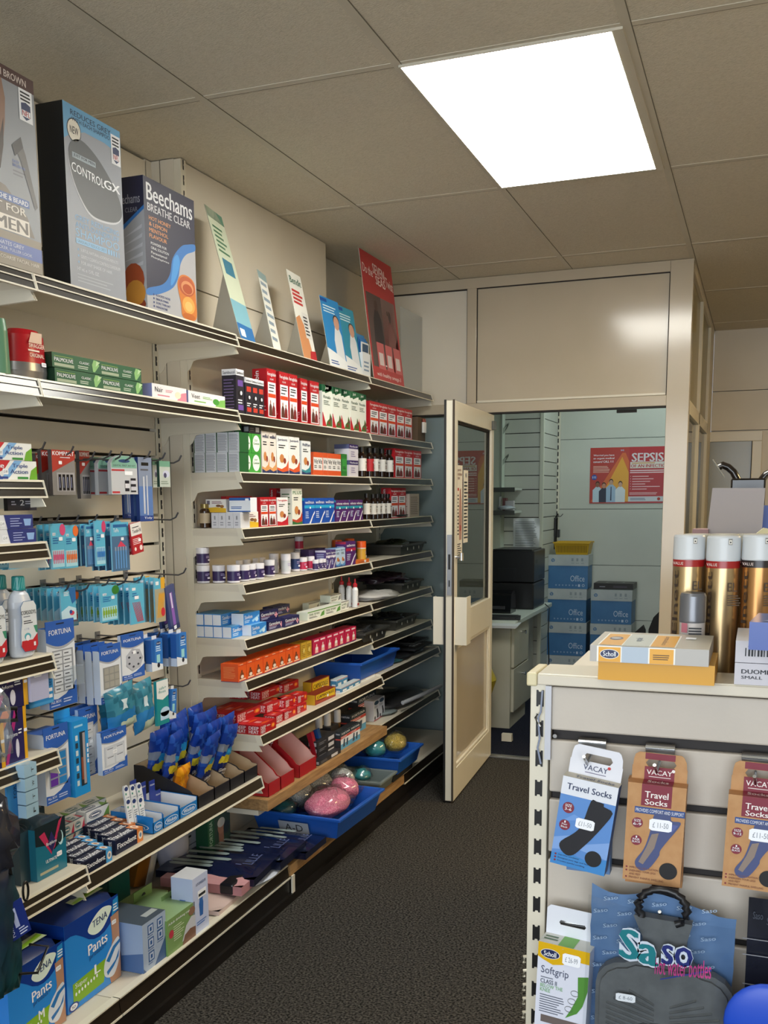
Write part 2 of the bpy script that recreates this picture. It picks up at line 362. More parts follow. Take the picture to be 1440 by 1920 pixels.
# notices on the door glass
def paper(name, label, cat, loc, rot, w, h, art, m=None, th=.0006):
    b = MB(); b.box(-w / 2, w / 2, 0, th, 0, h, m or M('#ece6d8', .6)); art(b.face('F', w, th, h)); return tag(obj(name, b, None, loc, rot), label, cat)
def a1(f):
    f.txt('Very great risk to', .08, .93, .8, .965, M('#7a2820'), 2); f.txt('smokers in the home', .08, .89, .9, .925, M('#7a2820'), 2); f.txt('ask us free!', .08, .85, .6, .885, M('#7a2820'), 2)
    f.rect(.05, .73, .5, .76, M('#b5281e')); f.poly([(.55, .2), (.9, .2), (.95, .45), (.8, .76), (.6, .74), (.5, .45)], M('#b98d7c')); f.rect(.6, .3, .8, .36, M('#a03028'), 2)
    f.lines(.08, .25, .5, .7, 12, INK); f.lines(.08, .03, .9, .17, 6, INK)
paper('notice', 'long white notice with red heading stuck on the door glass', 'notice', (.183 + .0095 + .765 * .0524, 2.698 - .765, 1.16), (0, 0, PI / 2 + .0524), .15, .44, a1)
paper('notice', 'narrow white typed notice beside the red headed one on the door glass', 'notice', (.183 + .0095 + .615 * .0524, 2.698 - .615, 1.23), (0, 0, PI / 2 + .0524), .10, .35, lambda f: (f.txt('NHS', .35, .9, .7, .96, M('#5b6f86'), 2), f.lines(.1, .05, .95, .86, 17, INK)))
# ================================================================ LEFT SHELVING
YA, YB, YC, YD, YE = -1.88, -.63, .42, 1.70, 2.655
def bracket(b, xb, xf, z, yc, up=0):
    # tapered steel bracket with a hooked heel
    P = [(xb, z + .01), (xf - .02, z + .008), (xf - .004, z - .022), (xb + .05, z - .032), (xb + .035, z - .036), (xb + .022, z - .06), (xb + .01, z - .07), (xb, z - .068)]
    b.prism(P, yc - .0015, yc + .0015, CREAM)
DECK = {}
def shelf(key, label, y0, y1, xf, zl, xb, style=1, hs=None, group=None):
    hs = hs or (.036 if style == 1 else .044)
    t = empty('shelf', label, 'shelf', ((xb + xf) / 2, (y0 + y1) / 2, zl), group=group)
    def P(b, name, bev=0): return obj(name, b, t, (-t.location.x, -t.location.y, -t.location.z), bev=bev)
    zt = zl + hs; DECK[key] = (zt, xf)
    b = MB(); b.box(xb, xf - .018, y0 + .002, y1 - .002, zt - .016, zt, CREAM2)
    b.prism([(xb, zl - .006), (xb + .03, zl - .01), (xf - .02, zl + .006), (xf - .02, zt - .016), (xb, zt - .016)], y0 + .003, y0 + .005, CREAM2)
    b.prism([(xb, zl - .006), (xb + .03, zl - .01), (xf - .02, zl + .006), (xf - .02, zt - .016), (xb, zt - .016)], y1 - .005, y1 - .003, CREAM2)
    P(b, 'deck')
    b = MB(); e = .0035
    def band(a0, a1, m, th=.003):   # a measured from the bottom lip (0) to the top lip (1)
        x0 = xf - .013 * a0; x1 = xf - .013 * a1; za = zl + hs * a0; zb = zl + hs * a1
        b.prism([(x0 - .006, za), (x0 + th - .003, za), (x1 + th - .003, zb), (x1 - .006, zb)], y0 + .003, y1 - .003, m)
    if style == 1: bands = ((0, .12, CREAM, .006), (.12, .9, STRIP, .003), (.9, 1.0, CREAM, .005))
    else: bands = ((0, .1, CREAM, .006), (.1, .5, STRIP, .003), (.5, .58, CREAM, .006), (.58, .9, STRIP, .003), (.9, 1.02, CREAM, .006))
    for a in bands: band(*a)
    for yy in (y0 + .001, y1 - .004):
        b.prism([(xf - .02, zl), (xf + .003, zl), (xf - .009, zt + .001), (xf - .03, zt + .001)], yy, yy + .003, CREAM)
    P(b, 'ticket_strip')
    for yy in (y0 + .004, y1 - .004):
        b = MB(); bracket(b, xb, xf, zl, yy); P(b, 'bracket')
    return t
RW = ['top', 'second', 'third', 'fourth', 'fifth', 'sixth', 'seventh', 'eighth', 'ninth']
ZM = [1.967, 1.712, 1.511, 1.315, 1.118, .920, .769, .573]
for i, z in enumerate(ZM):
    shelf('m%d' % (i + 1), f'cream metal shelf, {RW[i]} from the top in the middle bay right of the hook wall', YC, YD, -.119 if i < 7 else -.065, z, -.336)
ZF = [1.967, 1.711, 1.513, 1.313, 1.121, .921, .735, .583, .335]
for i, z in enumerate(ZF):
    shelf('f%d' % (i + 1), f'cream metal shelf, {RW[i]} from the top in the far bay next to the partition', YD, YE, -.119 if i < 7 else -.075, z, -.445 if i > 6 else -.44)
for i, z in enumerate((1.966, 1.712)):
    shelf('n%d' % (i + 1), f'deep cream metal shelf, {RW[i]} from the top above the hook wall', YB, YC, -.119, z, -.44, 2)
shelf('n3', 'deep cream metal shelf below the hook wall, full of denture care boxes', YB, YC, -.062, .420, -.44, 1, .042)
for i, z in enumerate((1.966, 1.712, 1.462, 1.308, 1.020, .766, .452)):
    shelf('l%d' % (i + 1), f'cream metal shelf at the left edge of the picture, {RW[i]} from the top', YA, YB, -.119 if i < 6 else -.046, z, -.44, 2, .046 if i == 6 else .044)
# timber shelf board in the middle bay
b = MB(); b.box(-.336, -.05, YC + .003, YD - .003, .330, .372, WOOD)
tag(obj('shelf_board', b, bev=.002), 'thick varnished pine board used as the ninth shelf of the middle bay', 'shelf'); DECK['m9'] = (.372, -.05)
b = MB(); b.box(-.336, -.09, YC + .003, YD - .003, .310, .329, CREAM2); tag(obj('shelf', b), 'thin white steel shelf directly under the pine board', 'shelf')
# base shelves and plinths
def base(key, label, y0, y1, wood=False, xb=-.44):
    t = empty('base_shelf', label, 'shelf', (-.2, (y0 + y1) / 2, 0)); o = (.2, -(y0 + y1) / 2, 0)
    b = MB(); b.box(xb, .02, y0 + .002, y1 - .002, .118, .136, CREAM2); obj('deck', b, t, o)
    b = MB()
    if wood: b.box(-.03, .034, y0 + .004, y1, .096, .137, WOOD)
    else:
        b.prism([(.015, .092), (.036, .092), (.036, .097), (.032, .097), (.026, .132), (.03, .132), (.028, .139), (.01, .139)], y0 + .002, y1 - .002, STRIP)
        b.box(.024, .038, y0 + .002, y1 - .002, .090, .096, CREAM); b.box(.006, .029, y0 + .002, y1 - .002, .134, .1395, CREAM)
    obj('front_rail', b, t, o)
    b = MB(); b.box(-.3, .03, y0, y1, 0, .090, PLINTH); b.box(.03, .042, y0, y1, 0, .03, PLINTH); obj('plinth', b, t, o); DECK[key] = (.137 if not wood else .138, .03)
base('lb', 'wide base shelf with black plinth at the bottom left of the picture', YA, YB)
base('nb', 'wide base shelf with black plinth under the hook wall, carrying health care boxes', YB, YC)
base('mb', 'base shelf edged with pine and black plinth under the middle bay', YC, YD, True, -.335)
base('fb', 'base shelf with black plinth in the far bay beside the open door', YD, YE)
b = MB(); b.box(.034, .040, YC + .01, YC + .03, .02, .095, CREAM); tag(obj('leg_clip', b), 'small cream upright clip on the black plinth between two base shelves', 'clip')
# slotted uprights
def upright(label, x, y, z0, z1, w=.03, sl=.008):
    t = empty('slotted_upright', label, 'upright', (x, y, z0)); b = MB()
    b.box(-.03, 0, 0, w, 0, z1 - z0, CREAM); n = int((z1 - z0) / .05)
    for i in range(n):
        zc = .03 + i * .05
        vs = [(.0004, w * .5 - sl / 2, zc), (.0004, w * .5 + sl / 2, zc), (.0004, w * .5 + sl / 2, zc + .012), (.0004, w * .5 + sl / 4, zc + .014), (.0004, w * .5 + sl / 4, zc + .018), (.0004, w * .5 + sl / 2, zc + .02), (.0004, w * .5 + sl / 2, zc + .032), (.0004, w * .5 - sl / 2, zc + .032)]
        b.add(vs, [tuple(range(8))], BLACK)
    obj('post', b, t)
upright('cream slotted upright at the left side of the middle bay', -.325, YC, .14, H - .004, .032)
upright('cream slotted upright at the right edge of the hook wall', -.437, .384, .14, H - .3, .03, .011)
upright('cream slotted upright between the middle bay and the far bay', -.325, YD - .016, .14, 2.0, .03)
upright('cream slotted upright in the far bay beside the partition', -.43, YE - .03, .14, 2.0, .03)
upright('cream slotted upright between the hook wall and the left edge bay', -.437, YB - .015, .14, 2.0, .03)
# hook wall: wide slats with dark grooves
GR = [1.697, 1.603, 1.40, 1.30, 1.20, 1.0, .81, .60, .45]
b = MB(); b.box(-.478, -.462, YA, .384, .14, H - .004, M('#17120d', .8)); zz = [H - .004, 2.19] + GR + [.14]
for i in range(len(zz) - 1): b.box(-.462, -.44, YA, .384, zz[i + 1] + .004, zz[i] - .006, CREAM2)
struct('wall_left_slats', b, .001)
b = MB(); b.box(-.462, -.44, .38, .417, .14, H - .004, CREAM2); struct('trim_6', b)

# ================================================================ GOODS: builders
R_ = '#b4121f'; NAVY = '#1c2b6a'; WH = '#eceef2'
def fig(f, a, c, w, h, m, m2, l=3):     # small picture of a standing family / person
    f.poly([(a, c), (a + w, c), (a + w * .9, c + h * .55), (a + w * .62, c + h * .72), (a + w * .3, c + h * .72), (a + w * .08, c + h * .5)], m, l)
    f.ell(a + w * .48, c + h * .82, w * .17, h * .13, m2, l + 1, 8)
_KM = {}
def rowL(fn, name, lab, key, u0, u1, n, h, d, group=None, args=(), y=None, dz=0, gap=.001):
    # a row running from the back of a shelf to its front at the shelf's left end, ends facing -y
    zt = DECK[key][0] + .0006 + dz; y = YC + .008 if y is None else y; x0, x1 = Xp(u0, y, zt), Xp(u1, y, zt); w = (x1 - x0) / n; me = kind(fn, w - gap, d, h, *args)
    for i in range(n):
        o = link(name, me, (x0 + w * (i + .5), y + random.random() * .003, zt)); tag(o, lab + (', %s from the back' % ORD[i] if n > 1 else ''), 'carton', group if n > 1 else None)
def kind(fn, w, d, h, *a):
    k = (fn.__name__, round(w, 3), round(d, 3), round(h, 3)) + a
    if k not in _KM:
        b = MB(); fn(b, w, d, h, *a); _KM[k] = b.mesh(fn.__name__)
    return _KM[k]
def place(me, name, label, cat, x, y, z, group=None, yaw=0, tilt=0, roll=0):
    # x of the front plane, y of the centre, z of the base; the product looks along +x
    o = link(name, me, (x, y, z), (tilt, roll, PI / 2 + yaw)); return tag(o, label, cat, group)
def row(fn, name, lab, key, u0, u1, n, h, d, group=None, x=None, args=(), z=None, gap=.001, jit=.003, yaw=.02, where='', dz=0):
    zt, xf = DECK[key]; zt = (z if z is not None else zt) + .0006 + dz; x = xf - .018 if x is None else x
    y0, y1 = Yp(u0, x, zt), Yp(u1, x, zt); w = (y1 - y0) / n; me = kind(fn, w - gap, d, h, *args)
    for i in range(n):
        o = (f', {ORD[i]} from the left of {n}' if n > 1 else '')
        place(me, name, f"{lab}{o}{where}", "carton", x - random.random() * jit, y0 + w * (i + .5), zt, group if n > 1 else None, (random.random() - .5) * yaw)
    return w

def k_box(b, w, d, h, c='#eceef2', c2=None): b.cbox(w, d, h, M(c), {'T': M(c2)} if c2 else None)
def k_tonic(b, w, d, h):                       # red and white upright tonic carton
    r, wm = M(R_), M(WH); b.cbox(w, d, h, r); f = b.face('F', w, d, h)
    f.rect(.08, .03, .92, .73, wm); f.txt('Feroglobin', .05, .84, .95, .93, wm); f.txt('LIQUID', .3, .77, .7, .81, wm)
    f.lines(.2, .60, .8, .70, 2, INK, 2, .5, .1); f.rect(.1, .42, .9, .5, M('#d9481c'), 2); f.lines(.15, .53, .8, .58, 1, INK)
    fig(f, .14, .05, .36, .34, M('#5a3428'), M('#a8745a')); fig(f, .48, .05, .36, .3, M('#7a2424'), M('#a8745a'))
    s = b.face('L', w, d, h); s.txt('Feroglobin', .15, .3, .55, .95, wm, ang=90); s.lines(.1, .03, .9, .26, 6, wm, 2, .3)
def k_floradix(b, w, d, h):
    g, wm = M('#14603a'), M('#e9eee6'); b.cbox(w, d, h, wm, {'T': g}); f = b.face('F', w, d, h)
    f.poly([(0, 1), (1, 1), (1, .94), (.75, .86), (.35, .80), (0, .92)], g); f.poly([(0, .82), (.0, 1), (1, 1), (1, .88)], g); f.txt('Jtil', .3, .89, .62, .96, wm)
    f.txt('Floradix', .12, .68, .88, .75, M('#1d4a33')); f.lines(.15, .52, .8, .64, 3, M('#5b6b60')); f.poly([(0, 0), (.42, 0), (.05, .34), (0, .34)], M('#c2202c'))
    f.poly([(.36, .02), (1, .02), (1, .22), (.8, .34), (.72, .2), (.5, .14)], M('#4d6b2c'), 2); f.ell(.7, .1, .1, .04, M('#8b1e2c'), 3); f.ell(.88, .2, .08, .035, M('#6d2a45'), 3)
    s = b.face('L', w, d, h); s.rect(0, .85, 1, 1, g); s.lines(.1, .1, .9, .7, 9, M('#5b6b60'), 2, .3)
def k_sambucol(b, w, d, h, c='#c23a2c'):
    k, wm = M('#23202c'), M('#e6e6ea'); b.cbox(w, d, h, k, {'T': wm}); f = b.face('F', w, d, h)
    f.rect(0, .86, 1, 1, wm); f.txt('Sambucol', .06, .89, .94, .96, INK); f.rect(.2, .62, .85, .76, M(c), 2); f.ell(.5, .45, .28, .09, M('#0e0b12'), 2)
    f.ell(.6, .47, .14, .05, M('#d9dbe4'), 3); f.lines(.2, .22, .8, .34, 2, wm); f.rect(.2, .08, .85, .2, M(c), 2)
    s = b.face('L', w, d, h); s.rect(0, .86, 1, 1, wm); s.txt('Sambucol', .08, .89, .92, .96, INK); s.lines(.12, .1, .85, .8, 10, M('#6f5f8c'), 2, .35)
def k_tabbed(b, w, d, h):                      # white carton with a printed back label and green tab top
    g = M('#1d5b2c'); b.cbox(w, d, h, M('#cfd1d6'), {'T': g, 'R': g}); f = b.face('F', w, d, h); f.rect(0, 0, .05, 1, g); f.lines(.1, .08, .92, .92, 12, M('#8a8c94'), 1, .4, .2)
def k_tab(b, w, d, h):
    g = M('#1a4f27'); b.box(-w / 2, w / 2, 0, .002, 0, h, g); f = Face(b, (-w / 2, 0, 0), (1, 0, 0), (0, 0, 1), w, h)
    for i in range(4): f.ell(.17 + .22 * i, .6, .07, .2, M('#d5dbcf'), 1, 8)
    f.rect(.1, .1, .9, .2, M('#3f8a3c'))
def k_oval(b, w, d, h):
    g = M('#3f9a3a'); b.cbox(w, d, h, g); f = b.face('F', w, d, h); f.ell(.5, .5, .4, .43, M('#eef2ea')); f.txt('Centrum', .18, .44, .82, .56, M('#2b7a33'))
    f.lines(.28, .6, .72, .72, 2, M('#6c9a6a')); b.face('L', w, d, h).lines(.1, .1, .9, .9, 8, M('#e9f0e6'), 1, .3)
def k_vit(b, w, d, h, c1='#e8743b', c2='#eceef2', c3='#1c2b6a', t='Juniavit'):
    b.cbox(w, d, h, M(c2), {'T': M(c1)}); f = b.face('F', w, d, h); f.txt(t, .08, .84, .92, .93, M(c3)); f.lines(.15, .66, .75, .78, 2, INK)
    f.poly([(0, 0), (1, 0), (1, .36), (.8, .2), (.4, .12), (0, .16)], M(c1)); f.poly([(0, 0), (1, 0), (1, .08), (.5, .04), (0, .1)], M(c3), 2)
    f.ell(.42, .4, .2, .12, M('#c9844a'), 3, 8); f.ell(.66, .34, .12, .08, M('#8c3a2a'), 4, 8)
    b.face('L', w, d, h).lines(.12, .1, .88, .9, 9, M(c3), 1, .3)
def k_small(b, w, d, h, c1='#d9481c', c2='#eceef2', t='', c3='#23262c'):
    b.cbox(w, d, h, M(c2), {'T': M(c2), 'L': M(c1)}); f = b.face('F', w, d, h); f.rect(0, 0, 1, .22, M(c1)); f.rect(.0, .78, 1, 1, M(c1))
    if t: f.txt(t, .1, .5, .9, .7, M(c3))
    f.lines(.15, .3, .8, .45, 2, M(c3))
def k_perf(b, w, d, h):
    b.cbox(w, d, h, M('#d9d6e0'), {'T': M('#7b7fa8')}); f = b.face('F', w, d, h); f.rect(0, .72, 1, 1, M('#3b2a66')); f.txt('Perfectil', .1, .8, .9, .92, M(WH)); f.lines(.2, .2, .7, .6, 3, M('#8b83a8'))
    b.face('L', w, d, h).rect(0, .72, 1, 1, M('#5b5f88'))
def k_well(b, w, d, h, c='#1b4fae', t='wellman', ac='#2aa6d6'):
    b.cbox(w, d, h, M(c), {'T': M(c)}); f = b.face('F', w, d, h); f.txt(t, .08, .78, .92, .9, M(WH)); f.rect(0, .6, 1, .72, M(ac), 2)
    f.poly([(.45, 0), (1, 0), (1, .5), (.8, .34)], M(WH), 2); f.poly([(.6, 0), (1, 0), (1, .4), (.85, .3)], M(c), 3); f.lines(.1, .2, .5, .5, 4, M('#c8d4ee')); f.price(.55, .62, .012, .008, None)
    s = b.face('L', w, d, h); s.lines(.15, .1, .85, .85, 8, M('#c8d4ee'), 1, .3); s.rect(0, .9, 1, 1, M(ac))
def k_code(b, w, d, h):
    b.cbox(w, d, h, M('#d6d6dc')); f = b.face('F', w, d, h)
    for i in range(5): f.rect(.4 + .04 * i, .55, .42 + .04 * i, .8, INK)
    f.lines(.25, .15, .75, .45, 2, M('#9a9aa4'))
def k_yellow(b, w, d, h):
    b.cbox(w, d, h, M('#ece9e2')); f = b.face('F', w, d, h); f.poly([(0, 0), (1, 0), (1, .3), (.5, .4), (0, .34)], M('#e0b32a')); f.ell(.62, .5, .12, .1, M('#7a5230'), 2); f.ell(.8, .45, .1, .12, M('#9a6a3a'), 2)
    f.lines(.3, .66, .9, .88, 2, M('#7d3b52'), 2, .4); f.rect(.05, .6, .2, .9, M('#77707c'), 2)
def k_wide(b, w, d, h, c='#2d5fa8', t='', c0='#e6ebf2', tc='#2d5fa8'):
    b.cbox(w, d, h, M(c0), {'L': M(c)}); f = b.face('F', w, d, h); f.rect(0, .8, 1, 1, M(c)); f.rect(0, 0, 1, .08, M(c))
    if t: f.txt(t, .08, .5, .7, .74, M(tc))
    f.lines(.08, .2, .6, .42, 2, M(tc)); f.price(.85, .86, .014, .008, None)
def k_savlon(b, w, d, h, end=False):
    bl = M('#2f84d2'); b.cbox(w, d, h, bl, {'L': M('#dfe6f0'), 'T': M('#6fb3e6')}); f = b.face('F', w, d, h)
    if end: f.rect(0.03, .06, .97, .94, M('#e3e8f1'))
    f = b.face('R' if end else 'F', w, d, h)
    if 1:
        f.txt('Savlon', .06, .5, .52, .82, M(WH)); f.poly([(.55, .1), (.95, .5), (.95, .7), (.5, .3)], M('#9cd0f0'), 2); f.lines(.06, .15, .4, .42, 2, M('#cfe3f6')); f.ell(.8, .3, .1, .2, M('#c8e4f6'), 3)
def k_germ(b, w, d, h):
    b.cbox(w, d, h, M('#1c1f52'), {'T': M('#23275e')}); f = b.face('F', w, d, h); f.txt('Germolene', .06, .5, .78, .84, M(WH)); f.lines(.06, .14, .6, .4, 2, M('#b7b8d8')); f.rect(.78, .3, .96, .5, M('#e8a6b6'), 2); f.rect(.84, .12, .9, .68, M('#e8a6b6'), 2)
    f.rect(.06, .44, .7, .47, M('#c86a86'))
def k_tea(b, w, d, h, g='#5e9a3c', t='tea tree'):
    b.cbox(w, d, h, M('#e8ebe4'), {'L': M('#dfe6d6')}); f = b.face('F', w, d, h); f.rect(0, .88, 1, 1, M(g)); f.txt(t, .08, .5, .66, .76, M('#35602c')); f.poly([(.7, .1), (.95, .2), (.95, .8), (.8, .6)], M(g), 2); f.lines(.08, .14, .6, .38, 2, INK)
def k_orange(b, w, d, h):
    b.cbox(w, d, h, M('#e2591c'), {'L': M('#e0541e')}); f = b.face('F', w, d, h); f.rect(0, .86, 1, .9, M('#c23a1c')); f.lines(.2, .9, .8, .98, 1, M('#f3d2b4')); fig(f, .18, .16, .5, .5, M('#7a4022'), M('#5a2f1c')); f.ell(.45, .26, .2, .1, M('#ead9cc'), 5, 8)
    f.rect(.12, .08, .88, .14, M('#f3d2b4'), 2); f.rect(.0, 0, 1, .03, M('#3a2a6a'), 2); b.face('L', w, d, h).lines(.15, .2, .85, .85, 8, M('#f09a5c'), 1, .3); b.face('L', w, d, h).rect(0, 0, 1, .03, M('#3a2a6a'), 2)
def k_pinkb(b, w, d, h):
    b.cbox(w, d, h, M('#c01c4c'), {'L': M('#b01a40')}); f = b.face('F', w, d, h); f.rect(.15, .82, .85, .92, M('#f2dbe2')); fig(f, .25, .1, .5, .6, M('#efc3b4'), M('#e9d9d4')); f.rect(.3, .3, .7, .46, M('#f4eef0'), 5); f.rect(0, 0, 1, .05, M('#3a1c5c'), 2)
def k_yel2(b, w, d, h): 
    b.cbox(w, d, h, M('#c9a030')); f = b.face('F', w, d, h); f.lines(.1, .1, .9, .9, 7, M('#8a6a1c'), 2, .4); f.circ(.5, .5, .2, M('#dfc56a'), 3)
def k_heat(b, w, d, h, end=True):
    r = M('#b3141c'); wm = M('#eadfe0'); b.cbox(w, d, h, r, {'T': M('#b81a20')})
    for k in 'FLR':
        f = b.face(k, w, d, h); q = f.w
        if q < .07: f.txt('DEEP', .12, .52, .88, .86, wm, 2, .05); f.txt('HEAT', .12, .12, .88, .46, wm, 2, .05)
        else:
            f.txt('DEEP', .04, .5, .34, .86, wm, 2, .05); f.txt('HEAT', .04, .1, .34, .46, wm, 2, .05); f.lines(.4, .62, .66, .78, 2, wm); f.ell(.8, .5, .13, .28, M('#e04a1c'), 2); f.ell(.8, .5, .07, .16, M('#f2a23a'), 3)
    t = b.face('T', w, d, h); t.ell(.78, .5, .12, .25, M('#e0541c'), 1); t.rect(.1, .3, .55, .5, M('#d88a8a'), 1)
def k_caps(b, w, d, h):
    b.cbox(w, d, h, M('#8a2418'), {'L': M('#c79a1c'), 'T': M('#7a1c14')}); f = b.face('F', w, d, h); f.rect(.04, .08, .96, .95, M('#d8b41c')); f.poly([(.04, .5), (.96, .2), (.96, .08), (.04, .08)], M('#a03a1c'), 2); f.txt('CAPSICOLLE', .1, .56, .9, .82, M('#3a1c10'), 3, .04); f.lines(.1, .3, .6, .46, 2, M('#3a1c10'), 3); f.price(.6, .48, .016, .01, None)
def k_tape(b, w, d, h, c='#3f86b4'):
    b.cbox(w, d, h, M('#dfe6ea'), {'T': M('#c8d6dc')}); f = b.face('F', w, d, h); f.rect(0, .25, 1, .85, M(c)); f.rect(.2, .3, .8, .6, M('#e8ecee'), 2); f.rect(0, .88, 1, .94, M('#c8402c'))
    l = b.face('L', w, d, h); l.rect(0, .25, 1, .85, M(c)); l.rect(.2, .3, .8, .5, M('#e8ecee'), 2)
def k_fort(b, w, d, h, big=False):
    b.cbox(w, d, h, M('#e2e6ec'), {'L': M('#23262c'), 'T': M('#1d2228')}); f = b.face('F', w, d, h); f.rect(0, .74, 1, 1, M('#20303a')); f.txt('FORTUNA', .08, .82, .92, .93, M(WH)); f.rect(0, .6, 1, .73, M('#c2483c')); f.rect(0, 0, 1, .3, M('#5aa0c8'))
    f.poly([(.2, .12), (.3, .55), (.42, .56), (.4, .12)], M('#3a4a5c'), 3); f.poly([(.55, .12), (.6, .5), (.75, .5), (.7, .12)], M('#3a4a5c'), 3); f.lines(.08, .64, .7, .7, 1, M(WH))
    l = b.face('L', w, d, h); l.txt('FORTUNA', .1, .84, .9, .92, M(WH), 2); l.rect(0, .55, 1, .62, M('#c2483c'))
def k_sockbox(b, w, d, h):
    b.cbox(w, d, h, M('#dfe0e6'), {'L': M('#c8c6ca')}); f = b.face('F', w, d, h); f.ell(.5, .86, .42, .1, M('#27425c')); f.poly([(.55, .1), (.85, .1), (.85, .32), (.7, .56), (.5, .56), (.6, .3)], M('#1a1a22'), 2); f.circ(.22, .14, .12, M('#1a1a22'), 2); f.lines(.1, .62, .8, .74, 3, M('#8a8a94')); f.rect(0, 0, 1, .05, M('#b03a44'))
def k_dark(b, w, d, h):
    b.cbox(w, d, h, M('#26262b'), {'F': M('#2b2b30')}); f = b.face('F', w, d, h); f.rect(.55, .2, .85, .8, M('#c6c6cc')); f.lines(.08, .25, .45, .75, 2, M('#77777f'))
    l = b.face('L', w, d, h); l.rect(.6, .2, .95, .8, M('#a9a9b0'))
def k_palm(b, w, d, h):
    g = M('#1d4a2e'); b.cbox(w, d, h, M('#2c6040'), {'L': M('#123420'), 'T': M('#1a4028')}); f = b.face('F', w, d, h); f.txt('PALMOLIVE', .04, .42, .42, .68, M(WH)); f.rect(.04, .76, .42, .79, M('#9dbf5a')); f.rect(.04, .1, .44, .3, M('#a9b59a')); f.txt('CLASSIC', .55, .52, .76, .68, M(WH)); f.lines(.52, .16, .78, .42, 2, M('#c8d6c4'))
    f.poly([(.84, .1), (.88, .1), (.98, .6), (.94, .92), (.86, .95), (.82, .6)], M('#8fc07a'), 2); f.poly([(.9, .5), (1, .85), (.92, .9)], M('#c2dcae'), 3)
def k_nair(b, w, d, h, c='#d98a9c', t='Nair'):
    b.cbox(w, d, h, M('#ece8ea'), {'L': M('#8a90c4')}); f = b.face('F', w, d, h); f.txt(t, .08, .45, .3, .8, M('#23262c'), 3, .0); f.poly([(.7, 0), (1, 0), (1, .7), (.85, .6)], M(c)); f.ell(.74, .42, .09, .25, M('#e8e2c8') if c == '#d98a9c' else M('#4a9a3a'), 2); f.lines(.38, .5, .64, .72, 2, M(c)); f.lines(.15, .15, .6, .35, 1, M(c))
def k_paste(b, w, d, h, which=0):
    if which == 0:
        b.cbox(w, d, h, M('#eef0ee'), {'L': M(R_), 'T': M('#d8dcd8')}); f = b.face('F', w, d, h); f.poly([(0, 0), (.30, .25), (.45, .55), (.55, 1), (0, 1)], M('#c8202c')); f.poly([(0, 0), (.42, 0), (.36, .3), (0, .22)], M('#2f6fc0'), 2); f.poly([(.4, .1), (.62, 1), (.75, 1), (.52, .1)], M('#7fb2e2'), 2)
        f.txt('Colgate', -.0, .52, .44, .86, M(WH), 4, .05); f.txt('Triple', .58, .58, .84, .84, M('#2a4a8c'), 4); f.txt('Action', .54, .32, .84, .54, M('#2a4a8c'), 4); f.poly([(.86, 0), (1, 0), (1, .75), (.9, .5)], M('#6fae2c'), 2); f.rect(.66, .04, .84, .16, M('#2f8a3a'), 4); f.rect(.36, .04, .5, .16, M('#27408c'), 4); f.price(.46, .42, .02, .014, '£2-89')
    else:
        b.cbox(w, d, h, M('#e6e8ee'), {'T': M('#c8cbd4')}); f = b.face('F', w, d, h); f.poly([(.55, 0), (1, 0), (1, 1), (.5, 1)], M('#1f2f7a')); f.txt('Signal', .02, .5, .36, .88, M('#23307a'), 3, .04)
        f.poly([(.05 + .012 * i, .4 - .22 * math.sin(PI * i / 20)) for i in range(21)] + [(.05 + .012 * (20 - i), .34 - .26 * math.sin(PI * i / 20)) for i in range(21)], M('#c8202c'), 3); f.lines(.6, .15, .82, .85, 4, M('#b4c0ea'), 3, .3); f.poly([(.85, .2), (.95, .2), (.97, .7), (.83, .7)], M('#8fb4e6'), 3); f.price(.46, .4, .02, .014, '£2-49')
def k_fixo(b, w, d, h, c='#0f1838'):
    b.cbox(w, d, h, M(c), {'T': M('#18223f')}); f = b.face('F', w, d, h); f.txt('Fixodent', .06, .35, .74, .72, M(WH), 3, .05, shear=.03); f.rect(.78, 0, 1, 1, M('#d8803a' if c == '#0f1838' else '#4aa0dc'), 1); f.ell(.9, .5, .08, .3, M('#f2e0cc'), 2); f.ell(.9, .5, .04, .16, M('#6a88a8'), 3)
    t = b.face('T', w, d, h); t.txt('Fixodent', .05, .15, .72, .8, M(WH), 2, .05); t.rect(.78, 0, 1, 1, M('#cf7a3a' if c == '#0f1838' else '#4aa0dc'), 1); t.ell(.9, .5, .07, .35, M('#f2e0cc'), 2); t.ell(.9, .5, .03, .18, M('#c06a3a'), 3)
    l = b.face('L', w, d, h); l.txt('Fixodent', .3, .1, .7, .9, M(WH), 2, .03, ang=90)
def k_sens(b, w, d, h, v=0):
    b.cbox(w, d, h, M('#e6e9ec'), {'T': M('#dde1e4')}); f = b.face('F', w, d, h); q = ('#1d6f8c', '#2f6a7a', '#20406a')[v]
    for f in (b.face('F', w, d, h), b.face('T', w, d, h)):
        f.ell(.38, .55, .28, .3, M(q)); f.ell(.38, .55, .25, .24, M('#f0f2f2'), 2); f.ell(.38, .55, .23, .2, M(q), 3); f.rect(.2, .48, .56, .62, M(WH), 4); f.poly([(.7, 0), (1, 0), (1, .9), (.85, .5)], M('#6f9a4a' if v else '#c83a5a'), 2); f.rect(0, 0, 1, .12, M(q), 2)
